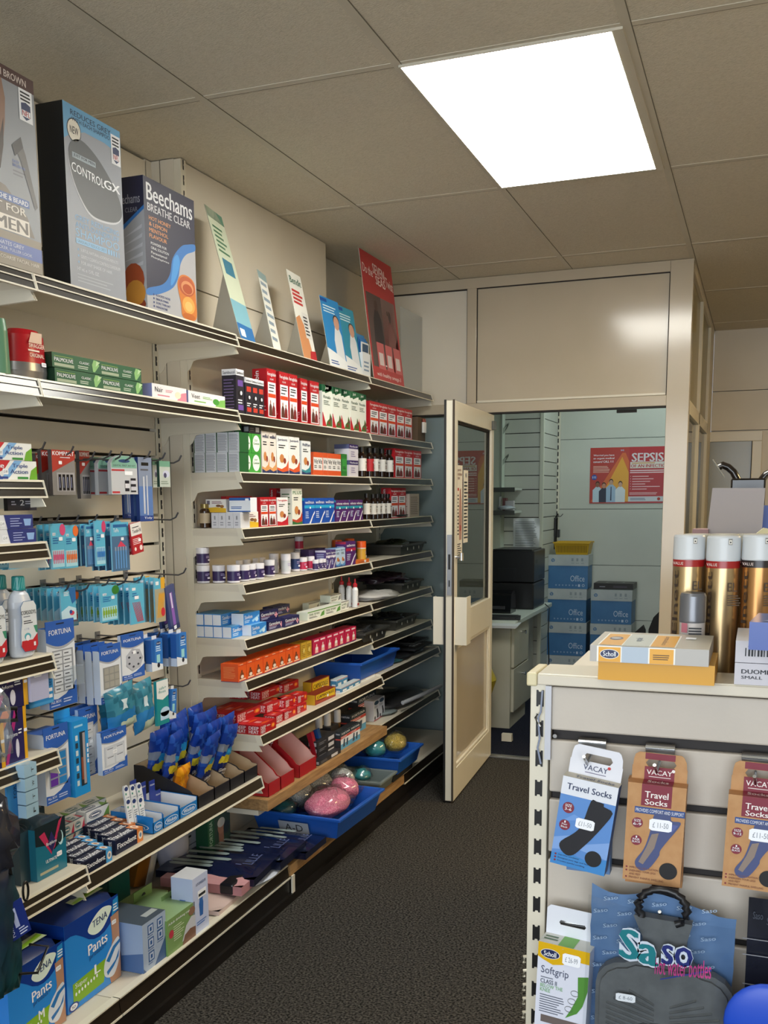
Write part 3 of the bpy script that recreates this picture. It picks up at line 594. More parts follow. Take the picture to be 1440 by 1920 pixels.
# ================================================================ GOODS ON THE LEFT SHELVES
def span(u0, u1, x, z): return Yp(u0, x, z), Yp(u1, x, z)
def nfl(f, a, c, w, h, l=4):
    f.rect(a, c, a + w, c + h, M('#e8eaee'), l); f.lines(a + w * .12, c + h * .62, a + w * .88, c + h * .95, 3, INK, l + 1, .5, .1)
    q = c + h * .05; f.poly([(a + w * .15, q + h * .5), (a + w * .5, q + h * .56), (a + w * .85, q + h * .5), (a + w * .85, q + h * .12), (a + w * .5, q), (a + w * .15, q + h * .12)], M('#20305c'), l + 1)
    f.rect(a + w * .18, q + h * .1, a + w * .82, q + h * .3, M('#e8eaee'), l + 2); f.txt('NFL', a + w * .22, q + h * .12, a + w * .78, q + h * .29, M('#a8242c'), l + 3, .04)
zt, xf = DECK['n1']; x = xf - .012
# tall grey shampoo display carton
y0, y1 = span(133, 237, x, zt); h = Zp(187, x, y0) - zt; d = x - Xp(68, y0 + .004, zt + h); wd = y1 - y0
b = MB(); b.cbox(wd, d, h, M('#8f939c'), {'L': M('#0b0b0c'), 'B': M('#0b0b0c'), 'T': M('#22303a')}); f = b.face('F', wd, d, h)
f.poly([(0, 1), (1, 1), (1, .86), (.7, .885), (.35, .885), (.12, .84), (0, .80)], M('#5f9cc4'))
f.txt('REDUCES GREY', .12, .945, .82, .975, M('#1d3a54')); f.txt('WITH EACH SHAMPOO', .14, .915, .80, .938, M('#1d3a54')); f.circ(.17, .865, .12, M('#20303c'), 2, 20); f.circ(.17, .865, .108, M('#d9d3c4'), 3, 20); f.txt('NEW', .1, .845, .24, .885, INK, 4)
P = [(.06, .72), (.12, .80), (.3, .83), (.55, .78), (.8, .68), (.95, .58), (.97, .50), (.85, .45), (.6, .43), (.4, .44), (.25, .5), (.12, .6)]
f.smooth([(a * 1.0 - .005, c - .012) for a, c in P], M('#c9cbd0'), 2); f.smooth(P, M('#45494c'), 3)
f.rect(.12, .715, .52, .745, M('#9aa6b0'), 4); f.txt('JUST FOR MEN', .14, .72, .5, .74, INK, 5, .03); f.txt('CONTROL', .1, .64, .66, .69, M(WH), 4, .01, shear=-.02); f.txt('GX', .66, .625, .95, .675, M(WH), 4, .06)
f.txt('GREY REDUCING', .12, .375, .9, .405, M('#7fb0d8'), 3, .0); f.txt('ANTI-DANDRUFF', .12, .335, .9, .365, M('#7fb0d8'), 3, .0); f.txt('SHAMPOO', .12, .285, .9, .33, M('#8fbde0'), 3, .01)
f.rect(.12, .245, .66, .275, M('#8fbde0'), 3); f.txt('GRADUALLY REDUCES GREY', .14, .252, .64, .268, M('#5c7890'), 4)
for i in range(5): f.rect(.68 + .05 * i, .245, .68 + .05 * i + .035 - .006 * i, .275, M('#8fbde0'), 3)
for i, t in enumerate(('SUBTLE, NATURAL-LOOKING RESULTS', 'GENTLY CLEANS & CONTROLS DANDRUFF', 'FOR ANY SHADE OF HAIR')): f.circ(.15, .212 - .035 * i, .012, M('#8fbde0'), 3, 8); f.txt(t, .19, .203 - .035 * i, (.86, .9, .74)[i], .222 - .035 * i, M('#d6d9de'), 3, .01)
f.txt('147 mL e / 5 FL. OZ.', .12, .095, .5, .115, M('#d6d9de'), 3); f.lines(.12, .03, .8, .085, 3, M('#b4b8be'), 3, .3); nfl(f, .82, .79, .17, .17)
place(b.mesh('m'), 'display_carton', 'giant grey shampoo display carton with black side on the top shelf', 'display box', x, (y0 + y1) / 2, zt + .0006)
# brown moustache and beard dye display carton
y1 = Yp(78, x, zt); y0 = y1 - .24; h = Zp(151, x, y1 - .01) - zt; d = .13; wd = .24
b = MB(); b.cbox(wd, d, h, M('#8e9298'), {'T': M('#3a2420'), 'L': M('#3a2420')}); f = b.face('F', wd, d, h)
f.rect(0, .93, 1, 1, M('#4a2c28')); f.txt('MEDIUM BROWN', .2, .945, .88, .98, M('#d8ccc4')); f.poly([(0, .55), (0, .93), (.52, .93), (.56, .84), (.54, .72), (.5, .62), (.44, .52), (.3, .45)], M('#8c6a55')); f.poly([(0, .5), (0, .6), (.3, .66), (.44, .62), (.52, .74), (.5, .6), (.44, .48), (.3, .4)], M('#3e2c24'), 2)
f.poly([(0, .35), (.3, .42), (.5, .40), (.8, .28), (.9, .18), (0, .18)], M('#7b7268')); f.rect(0, .0, 1, .17, M('#8e8474')); f.rect(0, .06, 1, .13, M('#5c6fae'), 2)
f.poly([(.66, .62), (.76, .66), (.82, .60), (.97, .35), (.93, .33), (.74, .56)], M('#5d5a58'), 3); f.poly([(.62, .62), (.76, .68), (.79, .63), (.66, .57)], M('#3b3938'), 4)
f.txt('EASY', .62, .535, .72, .55, M('#5c6fae')); f.txt('BRUSH-IN', .62, .515, .8, .53, M('#5c6fae')); f.lines(.62, .47, .82, .505, 2, M('#77777c'))
f.rect(.05, .325, .84, .365, M('#4f68a4'), 3); f.txt('MOUSTACHE & BEARD', .07, .332, .82, .357, M(WH), 4, .03); f.txt('JUST FOR', .1, .265, .78, .315, M('#e3ddd2'), 4, .04); f.rect(.3, .175, .82, .255, M('#e3ddd2'), 4); f.txt('MEN', .32, .185, .79, .245, M('#6d6660'), 5, .07)
f.txt('ELIMINATES GREY', .2, .10, .72, .12, M('#d8dcea'), 4); f.txt('FOR A THICKER, FULLER LOOK', .1, .072, .84, .09, M('#d8dcea'), 4); f.txt('SOFTENS COARSE FACIAL HAIR', .1, .03, .95, .048, M('#e3ddd2'), 4); nfl(f, .76, .77, .2, .16)
place(b.mesh('m'), 'display_carton', 'giant beard dye display carton with a brown top cut off by the left edge', 'display box', x + .004, (y0 + y1) / 2, zt + .0006)
# dark blue cold remedy display carton
y0, y1 = span(277, 370, x, zt); h = Zp(328, x, y0) - zt; d = x - Xp(228, y0 + .02, zt + h); wd = y1 - y0
b = MB(); nv = M('#23223a'); b.cbox(wd, d, h, M('#a9a9ac'), {'T': nv})
for k in 'FL':
    f = b.face(k, wd, d, h); f.poly([(0, 1), (1, 1), (1, .62), (.6, .44), (.45, .3), (.3, .18), (0, .12)] if k == 'F' else [(0, .62), (0, 1), (1, 1), (1, .78), (.5, .7)], nv)
    if k == 'F':
        f.smooth([(.99, .64), (.99, .59), (.8, .53), (.68, .44), (.62, .32), (.5, .22), (.25, .14), (.01, .1), (.01, .15), (.3, .22), (.45, .32), (.52, .46), (.7, .58), (.85, .62)], M('#2c6fb4'), 2); f.smooth([(.62, .50), (.66, .44), (.60, .34), (.52, .26), (.46, .24), (.5, .36), (.54, .46)], M('#3f8ed0'), 3)
        f.smooth([(.60, .26), (.66, .34), (.8, .36), (.95, .32), (.98, .2), (.97, .02), (.7, .01), (.66, .12)], M('#c9742c'), 3); f.ell(.79, .27, .17, .08, M('#b0522a'), 4, 20); f.ell(.8, .26, .13, .055, M('#d08a5a'), 5, 20); f.ell(.8, .25, .10, .04, M('#a8481e'), 6, 20); f.ell(.82, .12, .13, .07, M('#dfa04a'), 4, 20); f.ell(.82, .11, .08, .04, M('#e8b86a'), 5, 20); f.ell(.82, .03, .13, .025, M('#b8601e'), 5, 20)
        f.txt('Beechams', .05, .83, .95, .96, M('#dfe0e4'), 3, .035); f.txt('BREATHE CLEAR', .06, .75, .9, .81, M('#c9c9ce'), 3, .03)
        for i, t in enumerate(('HOT HONEY', '& LEMON', 'MENTHOL', 'FLAVOUR')): f.txt(t, .08, .685 - .045 * i, .08 + (.42, .34, .36, .33)[i], .715 - .045 * i, M('#d8935a'), 3, .02)
        for i, t in enumerate(('POWDER FOR', 'ORAL SOLUTION', 'Paracetamol', 'Phenylephrine')): f.txt(t, .1, .50 - .035 * i, .1 + (.3, .34, .3, .34)[i], .52 - .035 * i, M('#dfe0e4'), 3, .01)
        for i, t in enumerate(('BLOCKED NOSE', 'SINUS PAIN', 'SORE THROAT', 'HEADACHE')): f.circ(.12, .118 - .03 * i, .012, M('#2a3c78'), 3, 8); f.txt(t, .16, .11 - .03 * i, .16 + (.28, .24, .28, .22)[i], .128 - .03 * i, M('#2a3c78'), 3)
    else:
        f.txt('Beechams', -.1, .80, .85, .87, M('#9a9aa4'), 3, .03); f.txt('CLEAR', .25, .735, .75, .77, M('#8a8a94'), 3); f.poly([(.0, .62), (.5, .7), (1, .78), (1, .75), (.5, .67), (0, .58)], M('#2c6fb4'), 2); f.ell(.5, .22, .42, .13, M('#a44a24'), 3); f.ell(.55, .12, .4, .1, M('#c98a34'), 4); f.ell(.5, .03, .45, .06, M('#8c3c20'), 3)
        for i in range(5): f.poly([(.1, .3 + .06 * i), (.9, .36 + .07 * i), (.88, .33 + .07 * i)], M('#c2c2c6'), 1)
place(b.mesh('m'), 'display_carton', 'giant dark blue cold remedy display carton beside the leaning show cards', 'display box', x, (y0 + y1) / 2, zt + .0006)
# leaning show cards on the top shelf
def card(name, label, cat, xb, yc, w, h, art, lean=.2, yaw=0, strut=True, zt=None, back='#c7c2b4'):
    zt = (DECK['m1'][0] if zt is None else zt) + .001; t = empty(name, label, cat, (xb, yc, zt), (0, 0, PI / 2 + yaw))
    b = MB(); b.box(-w / 2, w / 2, 0, .002, 0, h, M(back), {'F': M('#e4e4dc')}); art(b.face('F', w, .002, h)); o = obj('card', b, t); o.rotation_euler = (-lean, 0, 0)
    if strut:
        s = MB(); hh = h * .62; dd = hh * math.sin(lean); s.prism([(.003, .0), (dd + .07, 0), (dd + .004, hh * math.cos(lean))], -.001, .001, M(back), 'x'); obj('strut', s, t)
    return t
def xm(u, z=None): return Yp(u, -.17, DECK['m1'][0])
def s1(f):
    f.rect(0, 0, 1, .12, M('#2c6fae')); f.rect(0, .12, 1, .3, M('#7fb4c4')); f.poly([(0, .3), (1, .3), (1, .9), (.6, 1), (0, 1)], M('#cfd8c0')); f.rect(0, .92, 1, 1, M('#5f8f7a')); f.rect(.2, .5, .8, .62, M('#3f7f9a'), 2); f.lines(.15, .66, .85, .88, 6, M('#4a7a5a')); f.rect(.1, .02, .4, .08, M(WH), 3)
card('show_card', 'tall pale green leaning show card next to the dark blue carton', 'display card', -.14, xm(452), .17, .46, s1, .26, .16)
card('show_card', 'thin white leaning show card, second of the row on the top shelf', 'display card', -.15, xm(512), .12, .29, lambda f: (f.lines(.1, .1, .9, .9, 8, M('#8a9aa8')), f.rect(0, .9, 1, 1, M('#8aa0a0'))), .2, .2)
def s3(f):
    f.txt('Bendit', .1, .86, .9, .94, M('#2c6a5a')); f.lines(.1, .62, .9, .8, 4, M('#c23a3a'), 2, .6); f.poly([(0, 0), (.8, 0), (.6, .35), (.3, .5), (0, .45)], M('#c98a5c')); f.rect(.5, .25, .95, .55, M('#d8d8d4'), 3); f.lines(.55, .28, .9, .52, 6, INK, 4); f.poly([(.5, 0), (1, 0), (1, .12), (.6, .1)], M('#b4242c'), 4)
card('show_card', 'white leaning show card with red print and a photograph, third of the row', 'display card', -.14, xm(570), .16, .345, s3, .2, .08)
def s4(c, c2):
    def a(f):
        f.rect(0, 0, 1, 1, M(c)); f.rect(0, .93, .35, .98, M('#1a4f9a'), 2); f.lines(.1, .78, .8, .9, 3, M('#d6ecf6'), 2, .4, .2); f.poly([(.5, .1), (.95, .1), (.92, .5), (.8, .62), (.6, .6), (.48, .4)], M('#d8dde2'), 2)
        f.ell(.72, .66, .15, .1, M('#c99a84'), 3); f.ell(.72, .7, .17, .08, M('#3a2a26'), 2); f.poly([(0, 0), (1, 0), (1, .12), (.5, .2), (0, .26)], M('#e4e8ea'), 3); f.lines(.1, .03, .7, .1, 2, M(c2), 4)
    return a
card('show_card', 'sky blue leaning show card with a portrait photograph', 'display card', -.135, xm(622), .19, .29, s4('#2a86c6', '#1a4f9a'), .16, -.02)
card('show_card', 'teal leaning show card with a couple photograph behind the leaflets', 'display card', -.15, xm(657), .19, .29, s4('#2f8fae', '#1a4f9a'), .16, -.02)
# leaflet dispensers
def dispenser(label, u, w, h, c, x=-.15):
    z = DECK['m1'][0] + .001; t = empty('leaflet_dispenser', label, 'leaflet holder', (x, xm(u), z), (0, 0, PI / 2)); b = MB(); b.cbox(w, .04, h * .55, M('#dfe4e8')); b.box(-w / 2, w / 2, .03, .04, 0, h, M('#3f7fb4'))
    f = b.face('F', w, .04, h * .55); f.lines(.15, .2, .8, .7, 3, M('#7a92ae')); obj('box', b, t)
    s = MB()
    for i in range(3): s.box(-w / 2 + .004, w / 2 - .004, .006 + .007 * i, .010 + .007 * i, .01, h * (.8 + .06 * i), M(c if i else '#d9dde0'))
    f = Face(s, (-w / 2 + .004, .006, .01), (1, 0, 0), (0, 0, 1), w - .008, h * .8 - .01); f.rect(.1, .7, .9, .95, M('#2b4a6a')); f.lines(.15, .2, .85, .6, 5, M('#7a8a9a')); obj('leaflets', s, t)
dispenser('blue leaflet dispenser between the teal show card and the red poster', 680, .10, .19, '#2a6fb0')
dispenser('low leaflet dispenser with a white sheet leaning beside the red poster', 712, .10, .14, '#dfe0da', -.14)
def s7(f):
    f.rect(0, 0, 1, 1, M('#b5383a')); f.rect(.05, .1, .95, .68, M('#9a8c88'), 1); f.rect(.05, .1, .5, .68, M('#5a4a48'), 2); f.txt('Do the', .04, .83, .34, .90, M('#f0dede'), 3, .02, shear=-.01); f.txt('SEVEN', .36, .86, .72, .94, M('#f0dede'), 3, .04, shear=-.02); f.txt('SEAS', .42, .78, .72, .85, M('#f0dede'), 3, .04, shear=-.01); f.txt('Twist', .74, .80, .98, .88, M('#f0dede'), 3, .02, shear=-.02)
    fig(f, .18, .3, .3, .36, M('#2a2228'), M('#4a3430')); fig(f, .62, .22, .25, .4, M('#7a4a48'), M('#4a3430')); f.lines(.66, .54, .7, .62, 1, M('#4a3430'))
    for i in range(3): f.rect(.2 + .27 * i, .09, .42 + .27 * i, .3, M('#c86468'), 6); f.rect(.24 + .27 * i, .12, .38 + .27 * i, .22, M('#dccfd0'), 7)
    f.txt('with healthy omega-3', .12, .02, .9, .06, M('#f0dede'), 3)
za = DECK['f1'][0]; ya, yb = span(700, 757, -.135, za)
card('poster_card', 'tall red poster card with two dancing figures at the end of the top shelf', 'poster', -.132, (ya + yb) / 2, yb - ya, Zp(700 - 230, -.17, ya) - za + .02, s7, .12, 0, True, za)
ya, yb = span(752, 800, -.2, za + .02)
b = MB(); b.box(-(yb - ya) / 2, (yb - ya) / 2, 0, .004, 0, .42, FILMW); b.box((yb - ya) / 2 - .003, (yb - ya) / 2, -.003, .006, 0, .42, FILM); b.box(-(yb - ya) / 2, (yb - ya) / 2, -.03, .03, 0, .004, FILM)
tag(obj('poster_holder', b, None, (-.2, (ya + yb) / 2, za + .001), LW), 'empty clear acrylic poster holder behind the red poster card', 'poster holder')
# ---- second shelf
row(k_palm, 'shaving_cream_carton', 'dark green shaving cream carton of the lower layer', 'n2', 104, 268, 2, .037, .045, 'shaving cream cartons on the second shelf')
row(k_palm, 'shaving_cream_carton', 'dark green shaving cream carton stacked on top', 'n2', 99, 266, 2, .037, .045, 'shaving cream cartons on the second shelf', dz=.0385)
row(k_nair, 'hair_removal_carton', 'white and pink hair removal cream carton lying flat', 'n2', 286, 351, 1, .042, .05, None)
row(k_nair, 'hair_removal_carton', 'white and green hair removal cream carton lying flat', 'n2', 354, 424, 1, .040, .05, None, args=('#7fb85a', 'Veet'))
zt, xf = DECK['l2']; yc = Yp(63, -.16, zt)
t = empty('gift_tub', 'domed red grooming gift tub with a silver base on the second shelf', 'gift tub', (-.185, yc, zt + .001), (0, 0, PI / 2)); b = MB()
b.lathe([(.0, .125), (.045, .122), (.06, .108), (.066, .04)], n=20, m=M('#b01420', .25), sx=1.05, sy=.6); 
f = Face(b, (-.045, -.040, .045), (1, 0, 0), (0, .06, 1), .09, .07); f.txt('ORIGINAL', .2, .12, .8, .26, M('#f0d8c8'), 2); f.txt('SWAGGER', .2, .45, .85, .6, M('#f0d8c8'), 2); f.poly([(.2, .62), (.35, 1), (.8, 1), (.75, .62)], M('#d8b49a'), 1); f.lines(.15, .3, .8, .42, 1, M('#f0d8c8')); f.price(.75, -.1, .018, .01, '£7-99')
obj('cover', b, t); b = MB(); b.lathe([(.067, .04), (.069, .02), (.064, .0), (0, 0)], n=20, m=M('#9c9ca0', .25, .8), sx=1.05, sy=.6); obj('tray', b, t)
b = MB(); b.cyl(.022, 0, .085, (0, 0, 0), M('#a01420', .3)); b.cyl(.015, .085, .095, (0, 0, 0), M('#b8b8bc', .3, .6)); tag(obj('aerosol', b, None, (-.2, Yp(16, -.2, zt), zt + .001)), 'small red can behind the domed gift tub at the left edge', 'can')
b = MB(); b.lathe([(.0, .13), (.018, .128), (.022, .1), (.024, .0)], n=14, m=M('#5f8a6a', .3)); tag(obj('aftershave_bottle', b, None, (-.15, Yp(1, -.15, zt), zt + .001)), 'pale green bottle cut by the left edge on the second shelf', 'bottle')
S2 = ' on the second shelf of the middle bay'
row(k_sambucol, 'syrup_carton', 'large black and white elderberry syrup carton', 'm2', 444, 459, 1, .150, .055, None, x=-.14, args=('#6a4a9a',))
row(k_sambucol, 'syrup_carton', 'small black and white elderberry carton', 'm2', 461, 497, 3, .128, .036, 'small black elderberry cartons', yaw=.0)
row(k_tonic, 'tonic_carton', 'tall red and white iron tonic carton next to the black cartons', 'm2', 503, 520, 1, .178, .06, None)
row(k_tonic, 'tonic_carton', 'red and white iron tonic carton', 'm2', 526, 560, 2, .178, .06, 'red tonic cartons in the middle bay', where=', left pair')
row(k_tonic, 'tonic_carton', 'narrow red iron tonic carton turned slightly', 'm2', 565, 578, 1, .172, .06, None)
row(k_tonic, 'tonic_carton', 'red and white iron tonic carton beside the green herbal cartons', 'm2', 583, 600, 1, .172, .06, None)
row(k_floradix, 'herbal_carton', 'white and green herbal tonic carton', 'm2', 606, 688, 5, .170, .06, 'green and white herbal tonic cartons')
row(k_tonic, 'tonic_carton', 'short tonic carton on the second far shelf', 'f2', 694, 773, 5, .150, .06, 'red tonic cartons in the far bay')
zt, xf = DECK['f2']; ya = Yp(776, -.16, zt); t = empty('perfume_display', 'brown card display holding small glass bottles at the end of the second shelf', 'display box', (-.14, ya + .07, zt + .001), (0, 0, PI / 2))
b = MB(); b.cbox(.13, .09, .125, M('#5f4c38', .7)); obj('card_box', b, t)
for i in range(2):
    b = MB(); b.cyl(.009, .045, .10, (-.0 + .025 * i, -.01, 0), M('#d8d4cc', .2), 10); b.cyl(.006, .10, .118, (.025 * i, -.01, 0), M('#8a3a24', .3), 10); obj('tester_bottle', b, t)
# ---- third shelf
rowL(k_tabbed, 'supplement_carton', 'green carton with printed white back, lower layer', 'm3', 364, 449, 4, .068, .07, 'green backed supplement cartons')
rowL(k_tabbed, 'supplement_carton', 'green carton with printed white back, upper layer', 'm3', 364, 449, 4, .068, .07, 'green backed supplement cartons', dz=.0685)
for i, (a, c) in enumerate(((366, 382), (402, 418), (419, 436), (438, 452))):
    y = YC + .02 + .03 * (i % 2); zt = DECK['m3'][0] + .1372; xa, xb = Xp(a, y, zt), Xp(c, y, zt); o = link('carton_flap', kind(k_tab, xb - xa, .002, .055), ((xa + xb) / 2, y, zt)); tag(o, f'dark green punched header tab above the green cartons, {ORD[i]} from the left', 'header tab', 'green header tabs on the third shelf')
for r_ in range(2): row(k_oval, 'multivitamin_carton', 'green carton with a white oval, %s layer' % ('lower', 'upper')[r_], 'm3', 455, 490, 2, .068, .05, 'green multivitamin cartons', dz=.0688 * r_)
row(k_dark, 'carton', 'black carton lying on top of the green oval cartons', 'm3', 468, 490, 1, .028, .05, None, dz=.1380)
row(k_vit, 'baby_vitamin_carton', 'peach and navy baby vitamin carton', 'm3', 492, 519, 2, .150, .05, 'baby vitamin cartons', args=('#d89a5c', '#e2d9d0', '#2a3560', 'wellkid'))
row(k_vit, 'junior_vitamin_carton', 'orange and white junior vitamin carton', 'm3', 521, 563, 2, .142, .05, 'junior vitamin cartons', args=('#d8582c', '#ecebe8', '#2a3560', 'Juniavit'))
row(k_vit, 'mother_vitamin_carton', 'white and teal mother vitamin carton', 'm3', 566, 583, 1, .132, .05, None, args=('#3a8a94', '#e4e8e8', '#2a3560', 'WellMum'))
row(k_small, 'tablet_carton', 'small orange and white tablet carton', 'm3', 588, 640, 6, .092, .035, 'small orange tablet cartons on the third shelf', args=('#d8582c', '#e8e6e4', 'Vit'))
row(k_small, 'tablet_carton', 'small green tablet carton beside the orange ones', 'm3', 642, 651, 1, .095, .035, None, args=('#2f7a34', '#3f9a44', ''))
for r_ in range(2): row(k_perf, 'beauty_vitamin_carton', 'white carton with a purple top band, %s layer' % ('lower', 'upper')[r_], 'm3', 655, 672, 1, .070, .07, 'purple banded vitamin cartons', dz=.0708 * r_)
row(k_box, 'carton', 'plain grey carton set back behind the small cartons', 'm3', 596, 652, 3, .105, .03, 'grey cartons at the back of the third shelf', x=-.22, args=('#8f909a',))
def bottle_med(label, u, key, lab='#e8e6e0', hgt=.135, r=.021, x=-.15, grp=None, col='#20120d', cap='#14100f', dz=0):
    zt = DECK[key][0] + .001 + dz; t = empty('medicine_bottle', label, 'bottle', (x, Yp(u, x, zt), zt), (0, 0, PI / 2), group=grp); b = MB(); h = hgt
    b.lathe([(0, 0), (r, .002), (r, h * .2), (r, h * .2)], n=14, m=M(col, .12)); b.lathe([(r + .0004, h * .2), (r + .0004, h * .62)], n=14, m=M(lab, .5)); b.lathe([(r, h * .62), (r, h * .7), (r * .5, h * .8), (r * .45, h * .86)], n=14, m=M(col, .12))
    f = Face(b, (-r * .7, -r - .0008, h * .25), (1, 0, 0), (0, 0, 1), r * 1.4, h * .33); f.txt('Haliborange', .05, .6, .95, .85, INK if lab != '#b4202c' else M(WH)); f.lines(.1, .1, .9, .5, 3, M('#8a6a5a'))
    obj('body', b, t); b = MB(); b.cyl(r * .62, h * .84, h, (0, 0, 0), M(cap, .4), 14); obj('cap', b, t)
for i, u in enumerate((679, 693, 703, 716, 730)): bottle_med(f'dark glass syrup bottle on the third shelf, {ORD[i]} of five from the left', u, 'f3' if u > 698 else 'm3', '#b4202c' if i == 1 else '#e0dcd6', grp='syrup bottles on the third shelf')
row(k_tonic, 'tonic_carton', 'short tonic carton on the third far shelf', 'f3', 741, 790, 3, .145, .06, 'red tonic cartons on the third far shelf')
# ---- fourth shelf
def amber(label, u, key, x=-.15, h=.085, r=.019, cap='#8a7a4a'):
    zt = DECK[key][0] + .001; t = empty('supplement_bottle', label, 'bottle', (x, Yp(u, x, zt), zt), (0, 0, PI / 2)); b = MB(); b.lathe([(0, 0), (r, .002), (r, h * .7), (r * .75, h * .8)], n=16, m=M('#3a2412', .12)); b.lathe([(r + .0004, h * .2), (r + .0004, h * .62)], n=16, m=M('#b8a68a', .5))
    obj('body', b, t); b = MB(); b.cyl(r * .8, h * .82, h, (0, 0, 0), M(cap, .3, .6), 16); obj('cap', b, t)
amber('brown glass supplement bottle with a gold lid at the left end of the fourth shelf', 385, 'm4', -.285)
rowL(k_code, 'tablet_carton', 'small white carton with a square code', 'm4', 396, 451, 4, .054, .07, 'white square coded cartons')
row(k_yellow, 'omega_carton', 'white and yellow carton of the lower layer on the fourth shelf', 'm4', 454, 486, 1, .056, .06, None)
rowL(k_yellow, 'omega_carton', 'white and yellow carton lying above the small coded cartons', 'm4', 386, 424, 1, .046, .06, y=YC + .025, dz=.0555)
rowL(k_wide, 'tablet_carton', 'white carton with a blue edge on the upper layer of the fourth shelf', 'm4', 430, 470, 1, .050, .05, y=YC + .03, dz=.0565, args=('#2d5fa8',))
row(k_tonic, 'tonic_carton', 'short red and white tonic carton on the fourth shelf', 'm4', 489, 519, 2, .108, .05, 'short tonic cartons on the fourth shelf')
row(k_vit, 'tonic_carton', 'red and white folic carton on the fourth shelf', 'm4', 521, 541, 1, .106, .05, None, args=('#c02030', '#eceaea', '#c02030', 'Feroglobin'))
row(k_tonic, 'tonic_carton', 'tall red tonic carton standing behind on the fourth shelf', 'm4', 520, 566, 2, .142, .03, 'tall red cartons behind', x=-.215)
row(k_vit, 'plus_carton', 'white red and green plus carton on the fourth shelf', 'm4', 549, 568, 1, .140, .05, None, args=('#b8402c', '#e8e8dc', '#2f6a3a', 'PLUS'))
row(k_box, 'carton', 'red carton back layer of the fourth shelf', 'm4', 426, 474, 2, .112, .02, 'red cartons at the back of the fourth shelf', x=-.245, args=('#a8202a',))
row(k_well, 'mens_vitamin_carton', 'bright blue mens vitamin carton', 'm4', 572, 628, 3, .102, .05, 'blue mens vitamin cartons')
row(k_well, 'womens_vitamin_carton', 'purple womens vitamin carton', 'm4', 630, 681, 4, .092, .05, 'purple womens vitamin cartons', args=('#54296e', 'wellwoman', '#2a9ab0'))
for i, u in enumerate((688, 700, 708, 717, 727)): bottle_med(f'dark glass syrup bottle on the fourth shelf, {ORD[i]} of five from the left', u, 'f4' if u > 698 else 'm4', '#d8d2c8', hgt=.12, r=.018, grp='syrup bottles on the fourth shelf')
row(k_tonic, 'tonic_carton', 'tall tonic carton on the fourth far shelf', 'f4', 733, 762, 2, .150, .05, 'red tonic cartons on the fourth far shelf')
# ---- fifth shelf: jars
def jar(label, u, x=-.15, r=.0232, h=.062, col='#2c1c52', dz=0, key='m5', cap='#e6e4ea', grp='screw lid jars on the fifth shelf', pos=None):
    zt = DECK[key][0] + .001 + dz; t = empty('jar', label, 'jar', (x, Yp(u, x, zt) if pos is None else pos, zt), (0, 0, PI / 2 + random.uniform(-.6, .3)), group=grp); b = MB()
    wb = M('#dcdae2', .35); b.lathe([(0, 0), (r * .96, .001), (r, .004), (r, h * .12)], n=16, m=wb); b.lathe([(r + .0003, h * .12), (r + .0003, h * .66)], n=16, m=M(col, .4)); b.lathe([(r, h * .66), (r, h * .7)], n=16, m=wb)
    f = Face(b, (-r * .55, -r * .99, h * .2), (1, 0, 0), (0, 0, 1), r * 1.1, h * .4); f.lines(.1, .5, .9, .9, 2, M('#a99fc8')); f.rect(.5, .1, .95, .35, M('#d8d4e0'), 2)
    obj('body', b, t); b = MB(); b.lathe([(r * 1.03, h * .7), (r * 1.04, h * .98), (r * .95, h), (0, h)], n=16, m=M(cap, .35)); obj('lid', b, t)
def jarv(label, u, v, **k):
    r = k.get('r', .0232); p = onZ(u, v, DECK['m5'][0]); c = p + Vector((-.45, .89, 0)) * r; jar(label, None, c.x, pos=c.y, **k)
for i, (u, v) in enumerate(((381, 1094.5), (410.5, 1094), (438, 1094), (456, 1091), (468, 1089), (484, 1087))): jarv(f'purple jar with a white lid, {ORD[i]} of the front row on the fifth shelf', u, v, h=.064 if i < 3 else .060)
jarv('purple jar with a white lid stacked at the left end of the fifth shelf', 381, 1094.5, dz=.065)
for i, (u, v) in enumerate(((446, 1080), (461, 1078), (476, 1075), (489, 1073))): jarv(f'small purple jar, {ORD[i]} of the back row on the fifth shelf', u, v, h=.060, r=.02)
jarv('white capped purple jar just before the tall white bottle', 505, 1082, r=.021, h=.065)
for i, (u, v, c, hh) in enumerate(((514, 1076, '#dcdce0', .080), (536.5, 1077, '#c9ccd2', .080), (496, 1070, '#dcdce0', .074), (554, 1072, '#2a3f74', .078))):
    jarv(['tall white tub beside the purple jars', 'tall white and grey tub in the middle of the fifth shelf', 'white tub half hidden behind the purple jar', 'tub with a dark blue label'][i], u, v, r=.019, h=hh, col=c)
for i, (u, v, dz, hh) in enumerate(((568, 1071, 0, .056), (582, 1069, 0, .056), (562, 1063, .072, .060))): jarv('red jar with a white lid, ' + ['left of the front pair', 'right of the front pair', 'raised above the front pair'][i], u, v, r=.0185, h=hh, col='#b8244a', dz=dz)
jarv('white jar underneath the raised red jar', 562, 1063, r=.0185, h=.071, col='#c9ccd2')
for i, u in enumerate((592, 600, 606)): jar(f'tiny purple jar beside the red jars, {ORD[i]} from the left', u, -.15, .013, .044, '#3a2a5c')
row(k_box, 'carton', 'deep purple carton behind the tiny jars', 'm5', 580, 612, 2, .085, .04, 'deep purple cartons on the fifth shelf', x=-.19, args=('#33204f',))
row(k_well, 'vitamin_carton', 'violet and white carton on the fifth shelf', 'm5', 612, 630, 2, .078, .05, 'violet white cartons', args=('#4a3a7a', 'lgms', '#d8d4e4'))
row(k_vit, 'vitamin_carton', 'pale blue carton on the fifth shelf', 'm5', 630, 648, 2, .082, .05, 'pale blue cartons', args=('#5a94cc', '#b8d0e8', '#2a4a7c', 'lgms'))
